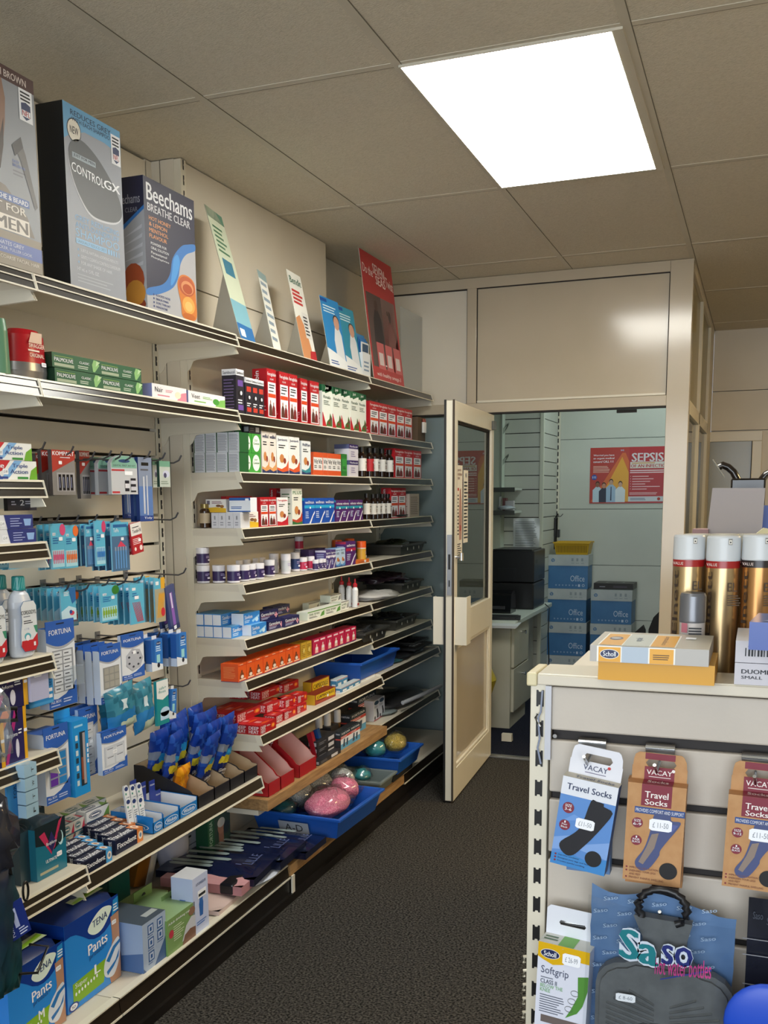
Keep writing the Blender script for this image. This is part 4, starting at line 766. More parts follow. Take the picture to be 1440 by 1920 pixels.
row(k_well, 'womens_vitamin_carton', 'tall purple womens carton beside the orange tub', 'm5', 649, 667, 1, .105, .05, None, args=('#54296e', 'wellwoman', '#b02a4a'))
jar('clear tub of orange gummies with an orange lid at the end of the fifth shelf', 678, -.15, .021, .098, '#c99a34', cap='#d8561c', grp=None)
for i, u in enumerate((632, 656)): jar('brown tub with an orange lid behind the cartons, %s one' % ('left', 'right')[i], u, -.23, .022, .108, '#4a3020', cap='#c8561c', grp=None)
row(k_small, 'gummy_carton', 'small orange carton lying in front of the orange tub', 'm5', 668, 692, 1, .016, .03, None, x=-.132, args=('#d8702c', '#d8702c'))
# ---- sixth shelf
rowL(k_savlon, 'antiseptic_carton', 'antiseptic carton seen end on, lower layer', 'm6', 366, 434, 4, .043, .155, 'antiseptic cartons on the sixth shelf', (True,))
rowL(k_savlon, 'antiseptic_carton', 'antiseptic carton seen end on, upper layer', 'm6', 366, 415, 3, .043, .14, 'antiseptic cartons on the sixth shelf', (True,), dz=.0435)
row(k_savlon, 'antiseptic_carton', 'blue antiseptic carton facing out, set back to the right', 'm6', 472, 500, 1, .040, .045, None, x=-.145)
row(k_savlon, 'antiseptic_carton', 'blue antiseptic carton of the upper layer on the right', 'm6', 458, 488, 1, .042, .05, None, dz=.0405, x=-.165)
row(k_germ, 'ointment_carton', 'navy ointment carton with a pink cross on the front right', 'm6', 534, 562, 1, .036, .045, None)
row(k_germ, 'ointment_carton', 'navy ointment carton with a pink cross, left of the lower pair', 'm6', 503, 531, 1, .036, .045, None, x=-.15)
row(k_germ, 'ointment_carton', 'navy ointment carton on top of the lower pair', 'm6', 488, 523, 1, .036, .045, None, dz=.0375, x=-.165)
row(k_germ, 'ointment_carton', 'navy ointment carton on the upper layer at the back', 'm6', 512, 544, 1, .036, .045, None, dz=.0375, x=-.20)
row(k_tea, 'tea_tree_carton', 'small white and green tea tree carton', 'm6', 577, 640, 2, .034, .05, 'tea tree cartons', x=-.14)
row(k_tea, 'cream_carton', 'small white carton with dark print beside the tea tree cartons', 'm6', 641, 655, 1, .038, .05, None, args=('#8a8a8a', 'e45'), x=-.15)
row(k_tea, 'cream_carton', 'small white carton stacked on top near the spray bottles', 'm6', 620, 640, 1, .032, .05, None, args=('#8a8a8a', 'nicet'), dz=.036, x=-.19)
row(k_tea, 'carton', 'white carton at the back of the sixth shelf', 'm6', 580, 618, 2, .044, .03, 'white cartons at the back of the sixth shelf', args=('#8a8a8a', ''), x=-.24)
def spray(label, u, x, h=.13, key='m6'):
    zt = DECK[key][0] + .001; t = empty('spray_bottle', label, 'bottle', (x, Yp(u, x, zt), zt), group='white spray bottles'); b = MB(); b.lathe([(0, 0), (.0145, .001), (.0145, h * .62), (.008, h * .72)], n=14, m=M('#e2e2e2', .35)); f = Face(b, (.0147, -.01, .01), (0, 1, 0), (0, 0, 1), .02, .05); f.rect(0, 0, 1, .2, M('#a83a44')); f.lines(.1, .3, .9, .9, 4, M('#8a8a92'))
    obj('body', b, t); b = MB(); b.lathe([(.010, h * .72), (.0105, h * .82), (.004, h * .86), (.0035, h), (0, h)], n=12, m=M('#b4202c', .4)); obj('cap', b, t)
spray('white spray bottle with a red nozzle, right one at the front', 666, -.14); spray('white spray bottle with a red nozzle, middle one', 655, -.175, .135); spray('white spray bottle with a red nozzle, left one at the back', 641, -.21, .14)
# ---- seventh shelf
row(k_orange, 'heat_patch_carton', 'orange heat patch carton', 'm7', 448, 563, 8, .066, .07, 'orange heat patch cartons', gap=.002)
row(k_yel2, 'balm_carton', 'narrow yellow balm carton', 'm7', 566, 585, 2, .066, .05, 'yellow balm cartons', gap=.003)
row(k_pinkb, 'knee_support_carton', 'crimson support carton', 'm7', 588, 668, 7, .066, .06, 'crimson support cartons', gap=.002)
# ---- eighth shelf: heat rub cartons
def heat(label, u0, u1, dz, x, d, h=.034, name='heat_rub_carton'):
    zt = DECK['m8'][0] + .0008 + dz; y0, y1 = span(u0, u1, x, zt); place(kind(k_heat, y1 - y0 - .001, d, h), name, label, 'carton', x, (y0 + y1) / 2, zt, 'red heat rub cartons on the eighth shelf')
rowL(k_heat, 'heat_rub_carton', 'red heat rub carton end on, lower layer', 'm8', 392, 488, 4, .035, .13, 'red heat rub cartons on the eighth shelf')
rowL(k_heat, 'heat_rub_carton', 'red heat rub carton end on, upper layer', 'm8', 384, 444, 3, .035, .20, 'red heat rub cartons on the eighth shelf', dz=.0355)
for i, (a, c, dz, x, d) in enumerate(((560, 577, .0, -.16, .05), (500, 532, 0.0355, -.145, .05), (517, 531, .0, -.10, .05), (533, 556, .0, -.10, .05), (557, 575, .0, -.10, .05), (535, 556, .0355, -.12, .05), (490, 530, .071, -.2, .05), (532, 560, .071, -.18, .05), (558, 576, .0355, -.11, .05))):
    heat('red heat rub carton facing out, ' + ['bottom layer, set back on the right', 'second of the middle layer', 'bottom layer beside the end on cartons', 'bottom layer, middle', 'bottom layer, right', 'third of the middle layer', 'top layer, left', 'top layer, right', 'middle layer, right end'][i], a, c, dz, x, d)
rowL(k_heat, 'heat_rub_carton', 'red heat rub carton in the raised row behind', 'm8', 372, 462, 4, .035, .05, 'red heat rub cartons on the eighth shelf', dz=.0705, y=YC + .26)
row(k_caps, 'capsicum_plaster_carton', 'yellow and brown capsicum plaster carton in front', 'm8', 592, 630, 1, .042, .05, None, x=-.10)
row(k_caps, 'capsicum_plaster_carton', 'yellow and brown capsicum plaster carton in the raised back row', 'm8', 585, 618, 1, .075, .04, None, x=-.16)
row(k_tape, 'plaster_roll_carton', 'tiny blue and white tape carton', 'm8', 640, 676, 3, .026, .03, 'tiny tape cartons on the eighth shelf', x=-.095)
row(k_tape, 'plaster_roll_carton', 'tiny blue and white tape carton of the back pair', 'm8', 632, 652, 2, .044, .03, 'tiny tape cartons on the eighth shelf', x=-.15)
row(k_tape, 'plaster_roll_carton', 'tiny orange and blue tape carton', 'm8', 678, 705, 3, .044, .03, 'tiny orange tape cartons on the eighth shelf', x=-.11, args=('#b06a44',))
# ---- pine board
def wedge(label, u0, u1):
    zt = DECK['m9'][0] + .001; x = -.062; ya, yb = span(u0, u1, x, zt); yc = (ya + yb) / 2; w = yb - ya; t = empty('heat_rub_display', label, 'display box', (x, yc, zt), (0, 0, PI / 2), group='red counter displays on the pine board'); d, h, hb = .17, .05, .162
    r = M('#a81820'); pk = M('#d9aca2', .7); b = MB(); P = [(0, 0), (d, 0), (d, hb), (d * .8, hb), (.03, h * 1.5), (.015, h * 1.1), (0, h)]
    for s in (-1, 1): x0 = s * (w / 2 - .001); b.prism(P, x0 - .001, x0 + .001, r, 'x'); b.prism([(a * .98 + .001, c * .985 + .0005) for a, c in P], x0 - s * .0014 - .0001, x0 - s * .0014 + .0001, pk, 'x')
    b.box(-w / 2, w / 2, 0, .002, 0, h, r); b.box(-w / 2, w / 2, d - .002, d, 0, hb * 1.12, r); b.box(-w / 2, w / 2, 0, d, 0, .001, pk)
    f = Face(b, (-w / 2, d - .002, 0), (1, 0, 0), (0, 0, 1), w, hb * 1.12); f.txt('DEEP', .1, .78, .7, .88, M('#ead8d8')); f.txt('HEAT', .1, .64, .7, .74, M('#ead8d8')); f.ell(.7, .4, .16, .14, M('#e8702c')); f.ell(.7, .38, .08, .08, M('#f6c04a'), 2); f.price(.5, .52, .012, .012, None)
    l = Face(b, (-w / 2, d, 0), (0, -1, 0), (0, 0, 1), d, hb); l.txt('DEEP', .04, .70, .34, .90, M('#ead8d8'), 3, .04); l.txt('HEAT', .04, .46, .34, .66, M('#ead8d8'), 3, .04); l.poly([(.48, .05), (.6, .08), (.5, .5), (.38, .68), (.42, .4)], M('#d8581c')); l.poly([(.5, .1), (.56, .1), (.49, .4), (.44, .5)], M('#f0a040'), 2); l.lines(.05, .1, .35, .36, 4, M('#e0b0a8'), 2, .3)
    obj('tray', b, t)
for i, (a, c) in enumerate(((504, 526), (527, 552), (562, 593))): wedge('red heat rub counter display on the pine board, %s from the left' % ORD[i], a, c)
for i in range(3):
    row(k_dark, 'black_carton', 'flat black carton with a grey label, ' + ['bottom', 'middle', 'top'][i] + ' of the stack', 'm9', 596, 632, 1, .026, .10, None, x=-.10, dz=.0268 * i)
row(k_dark, 'black_carton', 'narrow black carton lying at the front edge of the pine board', 'm9', 600, 640, 1, .020, .03, None, x=-.060)
for i, u in enumerate((598, 608, 621)):
    b = MB(); b.lathe([(0, .058), (.014, .057), (.016, .05), (.016, 0)], n=16, m=M('#d6d4d2', .35)); tag(obj('cream_pot', b, None, (-.20 + .015 * i, Yp(u, -.2, .45), .372 + .0805)), 'white capped pot behind the black cartons, %s from the left' % ORD[i], 'pot', 'white capped pots')
b = MB(); b.cbox(.09, .05, .0795, M('#3a3a40')); tag(obj('grey_carton', b, None, (-.155, Yp(610, -.2, .40), .3726), LW), 'dark grey carton under the white capped pots', 'carton')
row(k_fort, 'support_carton', 'white red and black joint support carton, front pair', 'm9', 640, 676, 2, .078, .04, 'joint support cartons on the pine board', x=-.075)
row(k_fort, 'support_carton', 'taller joint support carton behind the front pair', 'm9', 658, 686, 1, .10, .05, None, x=-.13)
row(k_fort, 'ice_pack_carton', 'large dark and blue cold pack carton standing at the back', 'm9', 672, 706, 1, .125, .05, None, x=-.19)
row(k_sockbox, 'insole_carton', 'white carton with a dark silhouette and round badge', 'm9', 701, 722, 2, .10, .05, 'white silhouette cartons on the pine board', x=-.14, z=DECK['m9'][0])
def leaning(label, u, c, name='rub_tube'):
    zt = DECK['m9'][0] + .001; b = MB(); b.prism([(0, 0), (.02, 0), (.05, .11), (.03, .12)], -.013, .013, M(c, .35), 'x'); tag(obj(name, b, None, (-.10, Yp(u, -.12, zt), zt), LW, bev=.004), label, 'tube')
leaning('round ended red tube pack leaning behind the heat rub displays', 590, '#a81c30'); leaning('blue tube pack leaning beside the black cartons', 601, '#1f4f94')
# ================================================================ HOOK WALL
def blob(b, c, r, m, nz=.1, n=14, k=8, seed=0, flat=0):
    rnd = random.Random(seed); vs = []
    for j in range(k + 1):
        t = PI * j / k
        for i in range(n):
            p = 2 * PI * i / n; q = 1 + nz * (rnd.random() - .5) * 2
            z = math.cos(t) * q
            if flat and z < -flat: z = -flat
            vs.append((c[0] + r[0] * math.sin(t) * math.cos(p) * q, c[1] + r[1] * math.sin(t) * math.sin(p) * q, c[2] + r[2] * z))
    b.add(vs, [(j * n + i, j * n + (i + 1) % n, (j + 1) * n + (i + 1) % n, (j + 1) * n + i) for j in range(k) for i in range(n)], m, True)
def pouch(b, w, h, t, mf, nx=12, nz=14, cr=.004, seed=1, pw=.5):
    # sealed foil bag, width x, height z, bulging towards -y and +y, colour picked by place on the print
    rnd = random.Random(seed); N = {}
    for s in (-1, 1):
        vs = []
        for j in range(nz + 1):
            for i in range(nx + 1):
                a, c = i / nx, j / nz; e = max(0, (1 - (2 * a - 1) ** 2)) ** pw * max(0, (1 - (2 * c - 1) ** 4)) ** pw
                inner = 0 < i < nx and 0 < j < nz
                vs.append(((a - .5) * w * (1 - .06 * math.sin(PI * c)), s * t / 2 * e + (rnd.uniform(-cr, cr) if inner else 0), c * h + (rnd.uniform(-cr, cr) * .5 if inner else 0)))
        k = len(b.v); b.v += vs
        for j in range(nz):
            for i in range(nx):
                q = [k + j * (nx + 1) + i, k + j * (nx + 1) + i + 1, k + (j + 1) * (nx + 1) + i + 1, k + (j + 1) * (nx + 1) + i]
                b.f.append(tuple(q if s < 0 else q[::-1])); b.fm.append(b.mi(mf((i + .5) / nx, (j + .5) / nz, s))); b.fs.append(True)
def hook(u, v, zw, label, L=.24, xt=-.20):
    p = onX(u, v, xt); y = p.y; b = MB(); z = p.z - .022; x0 = -.44; zw = z + .004
    b.box(x0, x0 + .003, y - .012, y + .012, zw - .02, zw + .012, STEEL); b.tube([(x0 + .002, y, zw), (xt - .03, y, z), (xt - .01, y, z + .008), (xt, y, z + .024)], .0028, HOOK, 6)
    o = obj('display_hook', b); o.location = (0, 0, 0); return tag(o, label, 'hook', 'steel display hooks on the slatted wall')
HKA = [(85, 830), (138, 838), (178, 848), (209, 846), (229, 848), (248, 850), (282, 847), (310, 850), (340, 855)]
for i, (u, v) in enumerate(HKA): hook(u, v, 1.6, f'steel display hook of the top hook row, {ORD[i]} from the left')
HKB = [(30, 972), (78, 970), (112, 966), (148, 967), (183, 966), (218, 968), (334, 962)]
for i, (u, v) in enumerate(HKB): hook(u, v, 1.4, f'steel display hook of the second hook row, {ORD[i]} from the left')
for i, (u, v) in enumerate([(130, 1096), (168, 1094), (205, 1086), (238, 1083), (268, 1078), (300, 1080), (349, 1066)]): hook(u, v, 1.2, f'steel display hook of the third hook row, {ORD[i]} from the left')
for i, (u, v) in enumerate([(145, 1215), (232, 1196), (268, 1192), (300, 1186)]): hook(u, v, 1.0, f'steel display hook of the fourth hook row, {ORD[i]} from the left')
for i, (u, v) in enumerate([(110, 1358), (150, 1336), (215, 1376), (262, 1290), (357, 1276)]): hook(u, v, .8, f'steel display hook of the fifth hook row, {ORD[i]} from the left')
def hang(fn, name, label, cat, x, u0, vt, u1, vb, th=.008, n=1, dx=.012, dy=.0, roll=0, grp=None, args=(), w=None):
    B = onX(u0, vb, x); T = onX(u0, vt, x); Rr = onX(u1, vb, x); h = T.z - B.z; w = w or Rr.y - B.y; me = kind(fn, w, th, h, *args)
    for i in range(n):
        lab = label if n == 1 else label + (', foremost' if i == 0 else f', {ORD[i]} back')
        place(me, name, lab, cat, x - i * dx - (random.random() * .002 if i else 0), B.y + w / 2 + i * dy + (random.uniform(-.003, .003) if i else 0), B.z + (random.uniform(-.003, .003) if i else 0), grp, random.uniform(-.05, .05) if i else 0, 0, 0 if not roll else roll)
def c_tepe(b, w, d, h, c='#e0559a', tabc='#e0559a', style=0):
    t = M('#5cb4d4', .35); b.box(-w / 2, w / 2, 0, d, 0, h, t, {'L': M('#8cc8e0', .3)}); f = b.face('F', w, d, h)
    if style == 0:
        f.ell(.9, .86, .22, .13, M(tabc), 2); f.rect(.14, .74, .36, .80, M(WH), 2); f.txt('TePe', .16, .75, .34, .79, M('#2a7ab0'), 3); f.lines(.14, .55, .6, .71, 3, M('#1f6fae'), 2, .5)
        f.rect(.06, .04, .96, .42, M('#a8d8e8'), 1)
        for i in range(6):
            a = .14 + i * .14; f.rect(a, .12, a + .05, .40, M(c), 3); f.rect(a - .025, .2, a + .085, .32, M(c), 4)
        f.price(.72, .66, .016, .010, None)
    elif style == 1:
        f.poly([(.5, 1), (1, 1), (1, .6), (.75, .5)], M('#2468a8'), 2); f.lines(.2, .76, .6, .9, 3, M(WH), 2); f.poly([(0, .0), (1, 0), (1, .35), (.5, .45), (0, .3)], M('#c4e2ee'), 2); f.ell(.7, .22, .16, .07, M('#d0405a'), 3); f.ell(.62, .26, .1, .06, M('#2a4f9a'), 4)
    elif style == 2:
        f.rect(.15, .84, .4, .91, M(WH), 2); f.lines(.15, .68, .6, .8, 2, M('#1f6fae'))
        for i in range(6): f.poly([(.14 + .1 * i, .55), (.17 + .1 * i, .55), (.5 + .08 * i, .05), (.46 + .08 * i, .05)], M(c), 3)
        f.rect(.3, .62, .6, .7, PRICE, 4)
    elif style == 3:
        f.rect(0, 0, 1, .72, M('#4a6e92', .2), 2); f.rect(.1, .9, .9, .96, M('#1f5f9c'), 2); f.txt('TePe', .1, .8, .4, .88, M(WH), 3)
        for i in range(5): f.rect(.16 + .15 * i, .05, .22 + .15 * i, .42, M('#5c9ad6'), 4); f.rect(.15 + .15 * i, .42, .23 + .15 * i, .5, M('#8a98b0'), 4)
        f.poly([(.3, .5), (.8, .5), (.5, .62)], M('#d03a5a'), 4); f.price(.6, .66, .014, .009, None)
    elif style == 4:
        f.rect(0, 0, 1, .75, M('#aaa48c', .3), 2); f.rect(.6, .75, 1, 1, M('#e0a82c'), 2); f.rect(.1, .84, .4, .92, M(WH), 3)
        for i in range(6): f.poly([(.15 + .1 * i, .1), (.2 + .1 * i, .1), (.45 + .1 * i, .62), (.4 + .1 * i, .68)], M('#e8a820'), 4)
        f.ell(.75, .22, .2, .1, M('#c8283a'), 5)
def c_komp(b, w, d, h):
    b.box(-w / 2, w / 2, 0, d, 0, h, M('#8a8684', .3), {'L': M('#5a565a', .2)}); f = b.face('F', w, d, h); f.poly([(0, .5), (0, 1), (1, 1), (1, .8)], M('#b03024'), 2); f.txt('KOMPAKT', .04, .88, .96, .97, M(WH), 3, .05); f.lines(.35, .82, .9, .86, 1, M(WH), 3)
    f.rect(.18, .08, .95, .5, M('#a9a6a8', .2), 2)
    for i in range(4): f.rect(.25 + .17 * i, .1, .37 + .17 * i, .46, M('#16161e', .2), 3); f.rect(.28 + .17 * i, .16, .31 + .17 * i, .4, M('#8a90b0', .2), 4)
    f.price(.35, .72, .014, .009, None)
def c_dental(b, w, d, h):
    b.prism([(-w / 2, 0), (w / 2, 0), (w / 2, h * .8), (w * .4, h * .92), (w * .2, h), (-w * .2, h), (-w * .4, h * .92), (-w / 2, h * .8)], 0, d, M('#c2c4c8', .3)); f = b.face('F', w, d, h)
    f.poly([(.02, .68), (.02, .8), (.1, .92), (.3, .99), (.7, .99), (.9, .92), (.98, .8), (.98, .68)], M('#7fb09c'), 1); f.ell(.5, .86, .22, .045, M('#2a4a7a'), 2); f.txt('DENTAL FIRST AID KIT', .08, .72, .92, .765, M('#3a4a4a'), 2); f.rect(.02, .6, .5, .645, M('#b83038'), 2); f.rect(.02, .03, .3, .08, M('#b83038'), 2)
    f.rect(.5, .08, .66, .36, M('#20222e', .2), 3); f.rect(.5, .16, .66, .28, M('#d0d0d8'), 4); f.rect(.72, .06, .92, .42, M('#20222e', .2), 3); f.rect(.72, .1, .92, .2, M('#c8c8d2'), 4); f.rect(.72, .27, .92, .36, M('#c8c8d2'), 4); f.rect(.5, .5, .8, .6, PRICE, 4)
def c_brushblue(b, w, d, h, c='#8490a8'):
    b.box(-w / 2, w / 2, 0, d, 0, h, M(c, .3), {'L': M('#1f3a7a', .3)}); f = b.face('F', w, d, h); f.rect(0, 0, 1, .55, M('#5a7ab4', .3), 1); f.rect(0, 0, 1, .09, M('#1f3f8a'), 2); f.rect(.22, .87, .75, .92, BLACK, 2); f.lines(.15, .78, .85, .84, 1, M('#5a5a62'), 2)
    f.rect(.3, .12, .42, .7, M('#c8ccd4', .2), 3); f.rect(.55, .1, .64, .72, M('#c8ccd4', .2), 3); f.txt('Tidy', .3, .03, .9, .07, M(WH), 3)
def c_green(b, w, d, h):
    b.box(-w / 2, w / 2, 0, d, 0, h, M('#b8c0b8', .3), {'L': M('#27483c', .3)}); f = b.face('F', w, d, h); f.rect(0, .78, 1, 1, M('#6a9a82'), 1); f.ell(.6, .5, .32, .14, M('#c9cbe0', .2), 2); f.ell(.5, .45, .14, .1, M('#4a4a66', .2), 3); f.lines(.1, .1, .9, .25, 2, M('#7a8a7a'))
def c_fort(b, w, d, h, v=0):
    side = M('#c4cede', .35); b.box(-w / 2, w / 2, 0, d, 0, h * (.92 if v in (0, 1, 4) else 1), M('#dfe3ea', .3), {'L': side, 'T': M('#2c5eb4')}); b.box(-w / 2, w / 2, 0, .0015, h * .9, h, M('#2c5eb4', .35)); f = b.face('F', w, d, h)
    bl = M('#2c5eb4', .35); arc = [(a / 10, .80 - .10 * math.sin(PI * (a / 10 * .8 + .1))) for a in range(11)]
    f.poly(arc + [(1, 1), (0, 1)], bl, 2); f.txt('FORTUNA', .1, .84, .88, .90, M(WH), 4, .02); f.rect(.36, .955, .64, .97, M('#101a30'), 4)
    f.poly([(a / 10, .77 - .10 * math.sin(PI * (a / 10 * .8 + .1))) for a in range(11)] + [(a / 10, .80 - .10 * math.sin(PI * (a / 10 * .8 + .1))) for a in range(10, -1, -1)], M('#a8adb6'), 1)
    f.poly([(0, 0), (1, 0), (1, .28), (.85, .22), (.6, .14), (.3, .10), (0, .12)], bl, 2); f.txt('PILL BOX', .06, .06, .42, .09, M(WH), 3); f.lines(.5, .04, .9, .1, 2, M('#b8c8ea'), 3); f.lines(.06, .02, .45, .045, 1, M('#b8c8ea'), 3)
    if v == 0:
        f.rect(.18, .17, .92, .66, M('#8e939c'), 2)
        for i in range(6):
            for j in range(2): f.rect(.22 + .34 * j, .18 + .08 * i, .52 + .34 * j, .245 + .08 * i, M('#dfe3ea', .15), 3); f.lines(.26 + .34 * j, .2 + .08 * i, .46 + .34 * j, .23 + .08 * i, 1, M('#4a4f5a'), 4)
    if v == 1:
        f.rect(.15, .24, .9, .62, M('#8a8a86'), 2)
        for i in range(3):
            for j in range(3): f.rect(.2 + .24 * j, .26 + .12 * i, .4 + .24 * j, .36 + .12 * i, M('#a8a69e', .2), 3)
    if v == 2:
        f.ell(.55, .42, .4, .26, M('#b9bcc6', .15), 3, 7)
        for i in range(7): f.ell(.55 + .26 * math.cos(i * .9), .42 + .16 * math.sin(i * .9), .05, .025, M('#3a3f4c'), 4)
        f.price(.55, .58, .016, .01, None)
    if v == 3:
        f.rect(.1, .16, .9, .64, M('#c6ccd6', .1), 3)
        for i in range(2):
            for j in range(2): f.rect(.16 + .38 * j, .2 + .2 * i, .48 + .38 * j, .38 + .2 * i, M('#d6dbe4', .1), 4); f.rect(.2 + .38 * j, .36 + .2 * i, .44 + .38 * j, .375 + .2 * i, M('#4a5060'), 5)
        f.price(.5, .47, .02, .011, '£3-85')
    if v == 4:
        f.rect(.16, .2, .9, .66, M('#8f98a8'), 2)
        for i in range(4): f.rect(.2, .22 + .11 * i, .5, .31 + .11 * i, M('#6a3aa8', .25), 3); f.rect(.56, .22 + .11 * i, .86, .31 + .11 * i, M('#2f86cc', .25), 3)
    if v == 5:
        f.rect(.3, .02, .75, .78, M('#c2c6cc', .12), 3)
        for i in range(6): f.rect(.34, .04 + .12 * i, .71, .14 + .12 * i, M('#d2d5da', .12), 4); f.lines(.4, .06 + .12 * i, .6, .09 + .12 * i, 1, M('#5a5f6a'), 5)
        f.price(.6, .5, .014, .009, None)
def c_oral(b, w, d, h):
    b.box(-w / 2, w / 2, 0, d, 0, h * .9, M('#1e5fae', .35), {'L': M('#1f58a6')}); b.box(-w * .2, w * .2, d * .4, d * .45, h * .86, h, M('#d8dce2')); f = b.face('F', w, d, h * .9); f.rect(.3, 0, 1, 1, M('#2f77c8'), 1); f.poly([(0, 0), (1, 0), (1, .16), (0, .3)], M('#e0e6ee'), 2)
    f.ell(.65, .86, .22, .06, M('#1a2f6a'), 2); f.txt('Oral-B', .48, .835, .82, .885, M(WH), 3); f.lines(.4, .6, .9, .8, 3, M('#cfe4f4')); f.rect(.45, .25, .75, .5, M('#9ad4dc'), 3); f.circ(.6, .16, .12, M('#20222e'), 4)
    l = b.face('L', w, d, h * .9); l.rect(0, 0, 1, .25, M('#c9d6ea'), 1)
def c_floss(b, w, d, h):
    b.box(-w / 2, w / 2, 0, d, 0, h, M('#1f8a90', .35)); f = b.face('F', w, d, h); f.poly([(0, .62), (.5, .56), (1, .64), (1, 1), (0, 1)], M('#e2e6e6'), 1); f.txt('safe+', .2, .8, .8, .86, M('#2a8a8a'), 2, .02); f.txt('floss', .15, .72, .75, .78, M('#2a8a8a'), 2, .02); f.ell(.65, .28, .4, .11, M('#b9d6ee', .3), 2); f.rect(.25, .1, 1, .28, M('#b9d6ee', .3), 2)
def c_tooth(b, w, d, h):
    b.box(-w / 2, w / 2, 0, d, 0, h, M('#b4202a', .4)); f = b.face('F', w, d, h); f.rect(0, .6, 1, 1, M('#e8e4e0')); f.txt('Tooth-Fil', .15, .68, .92, .8, INK, 2, .03); f.lines(.15, .84, .8, .9, 1, INK); f.lines(.1, .3, .8, .52, 4, M('#f0d0d0')); f.circ(.78, .16, .14, M('#f0dcd8'), 2); f.circ(.25, .16, .1, M('#f0dcd8'), 2); f.price(.7, .42, .014, .009, None)
def c_purple(b, w, d, h):
    b.box(-w / 2, w / 2, 0, d, 0, h, M('#46507c', .25)); f = b.face('F', w, d, h); f.rect(.3, .1, .62, .85, M('#8a5fb4', .2), 2); f.rect(.38, .5, .52, .84, M('#d8cfe8', .15), 3); f.rect(.0, .0, 1, .12, M('#22305c'), 3); f.rect(.3, .02, .6, .1, M(WH), 4)
def c_black(b, w, d, h):
    b.box(-w / 2, w / 2, 0, d, 0, h, M('#1d1f33', .35), {'L': BLACK}); f = b.face('F', w, d, h); f.txt('2', .42, .3, .56, .62, M(WH), 2, .03); f.lines(.6, .35, .9, .6, 2, M('#c8c8d8')); f.lines(.12, .3, .3, .6, 2, M('#c8c8d8'))
# top hook row
G1 = 'cards on the top hook row'
hang(c_komp, 'interdental_brush_pack', 'red and grey blister pack with black brushes', 'hanging pack', -.225, 100, 843, 143, 928, .012, 2, .03, grp=G1)
hang(c_komp, 'interdental_brush_pack', 'red headed blister pack further left on the top hook row', 'hanging pack', -.27, 70, 850, 102, 930, .012, 1)
hang(c_komp, 'brush_pack', 'narrow red headed pack seen between the grey and the white packs', 'hanging pack', -.30, 152, 845, 171, 935, .012, 1)
hang(c_green, 'pin_pack', 'small pack with a green top right of the grey pack', 'hanging pack', -.33, 176, 860, 196, 925, .008, 1)
hang(c_dental, 'dental_kit_card', 'white round topped dental kit card', 'hanging pack', -.225, 210, 853, 259, 927, .012, 3, .045, grp=G1)
hang(c_brushblue, 'toothbrush_pack', 'long grey blue toothbrush pack', 'hanging pack', -.225, 263, 857, 288, 978, .012, 2, .02, grp=G1)
hang(c_brushblue, 'tongue_cleaner_pack', 'long beige pack hanging low behind the dental kit cards', 'hanging pack', -.30, 234, 880, 252, 972, .008, 1, args=('#c8b88a',))
hang(c_green, 'floss_threader_pack', 'green pack between the toothbrush pack and the silver pack', 'hanging pack', -.30, 287, 860, 299, 914, .01, 1)
hang(c_green, 'floss_threader_pack', 'silver and green pack, last on the right of the top hook row', 'hanging pack', -.23, 300, 864, 320, 913, .01, 1)
hang(c_black, 'razor_card', 'black card with a number two hanging below the left shelf', 'hanging pack', -.17, 15, 925, 69, 958, .012, 1)
# second hook row
G2 = 'turquoise cards on the second hook row'
for i, (a, vt, c, vb, cc, tc, st, n, x, dxx) in enumerate(((98, 982, 123, 1068, '#d84a7a', '#d84a7a', 0, 3, -.225, .02), (123, 985, 147, 1066, '#e8702c', '#e8702c', 0, 2, -.225, .012), (163, 984, 180, 1063, '#2a7ac8', '#c83a6a', 3, 3, -.22, .016), (181, 976, 199, 1062, '#2a7ac8', '#c83a6a', 0, 2, -.21, .016), (212, 980, 244, 1072, '#5c9ad6', '#c83a6a', 3, 4, -.20, .022), (18, 1000, 62, 1068, '#d87a3a', '#3a8a3a', 0, 2, -.25, .02), (-25, 1000, 17, 1070, '#2a6a8a', '#3a8a3a', 0, 1, -.25, .02))):
    hang(c_tepe, 'interdental_brush_card', 'turquoise card, ' + ['one with pink brushes', 'one with orange brushes', 'dark fronted one in the middle of the second row', 'narrow one in the middle of the second row', 'grey blue windowed one', 'one peeping out under the second left shelf', 'one at the very left edge'][i], 'hanging pack', x, a, vt, c, vb, .005, n, dxx, grp=G2, args=(cc, tc, st))
hang(c_tooth, 'filling_kit_pack', 'red and white tooth filling pack hanging crooked', 'hanging pack', -.19, 250, 980, 270, 1038, .006, 2, .02, roll=-.14, grp='tooth filling packs')
# third hook row
G3 = 'turquoise cards on the third hook row'
for i, (a, vt, c, vb, cc, tc, st, n, x, dxx) in enumerate(((116, 1104, 144, 1166, '#d04a3a', '#d04a3a', 1, 6, -.215, .022), (127, 1108, 148, 1176, '#d8502c', '#e8702c', 0, 1, -.28, .02), (190, 1100, 222, 1168, '#8ab02c', '#2f7a2c', 0, 7, -.205, .02), (246, 1096, 272, 1172, '#d02c38', '#c83a6a', 2, 6, -.20, .02), (292, 1084, 311, 1168, '#e8a820', '#e8a820', 4, 5, -.205, .018))):
    hang(c_tepe, 'interdental_brush_card', 'turquoise card on the third hook row, ' + ['one with a blue swoosh', 'one with orange brushes behind', 'one with lime green brushes', 'one with long red brushes', 'one with yellow brushes'][i], 'hanging pack', x, a, vt, c, vb, .005, n, dxx, grp=G3, args=(cc, tc, st))
hang(c_purple, 'toothbrush_pack', 'slanting purple toothbrush pack right of the yellow brush cards', 'hanging pack', -.20, 322, 1096, 338, 1182, .01, 2, .03, roll=-.2, grp='purple toothbrush packs')
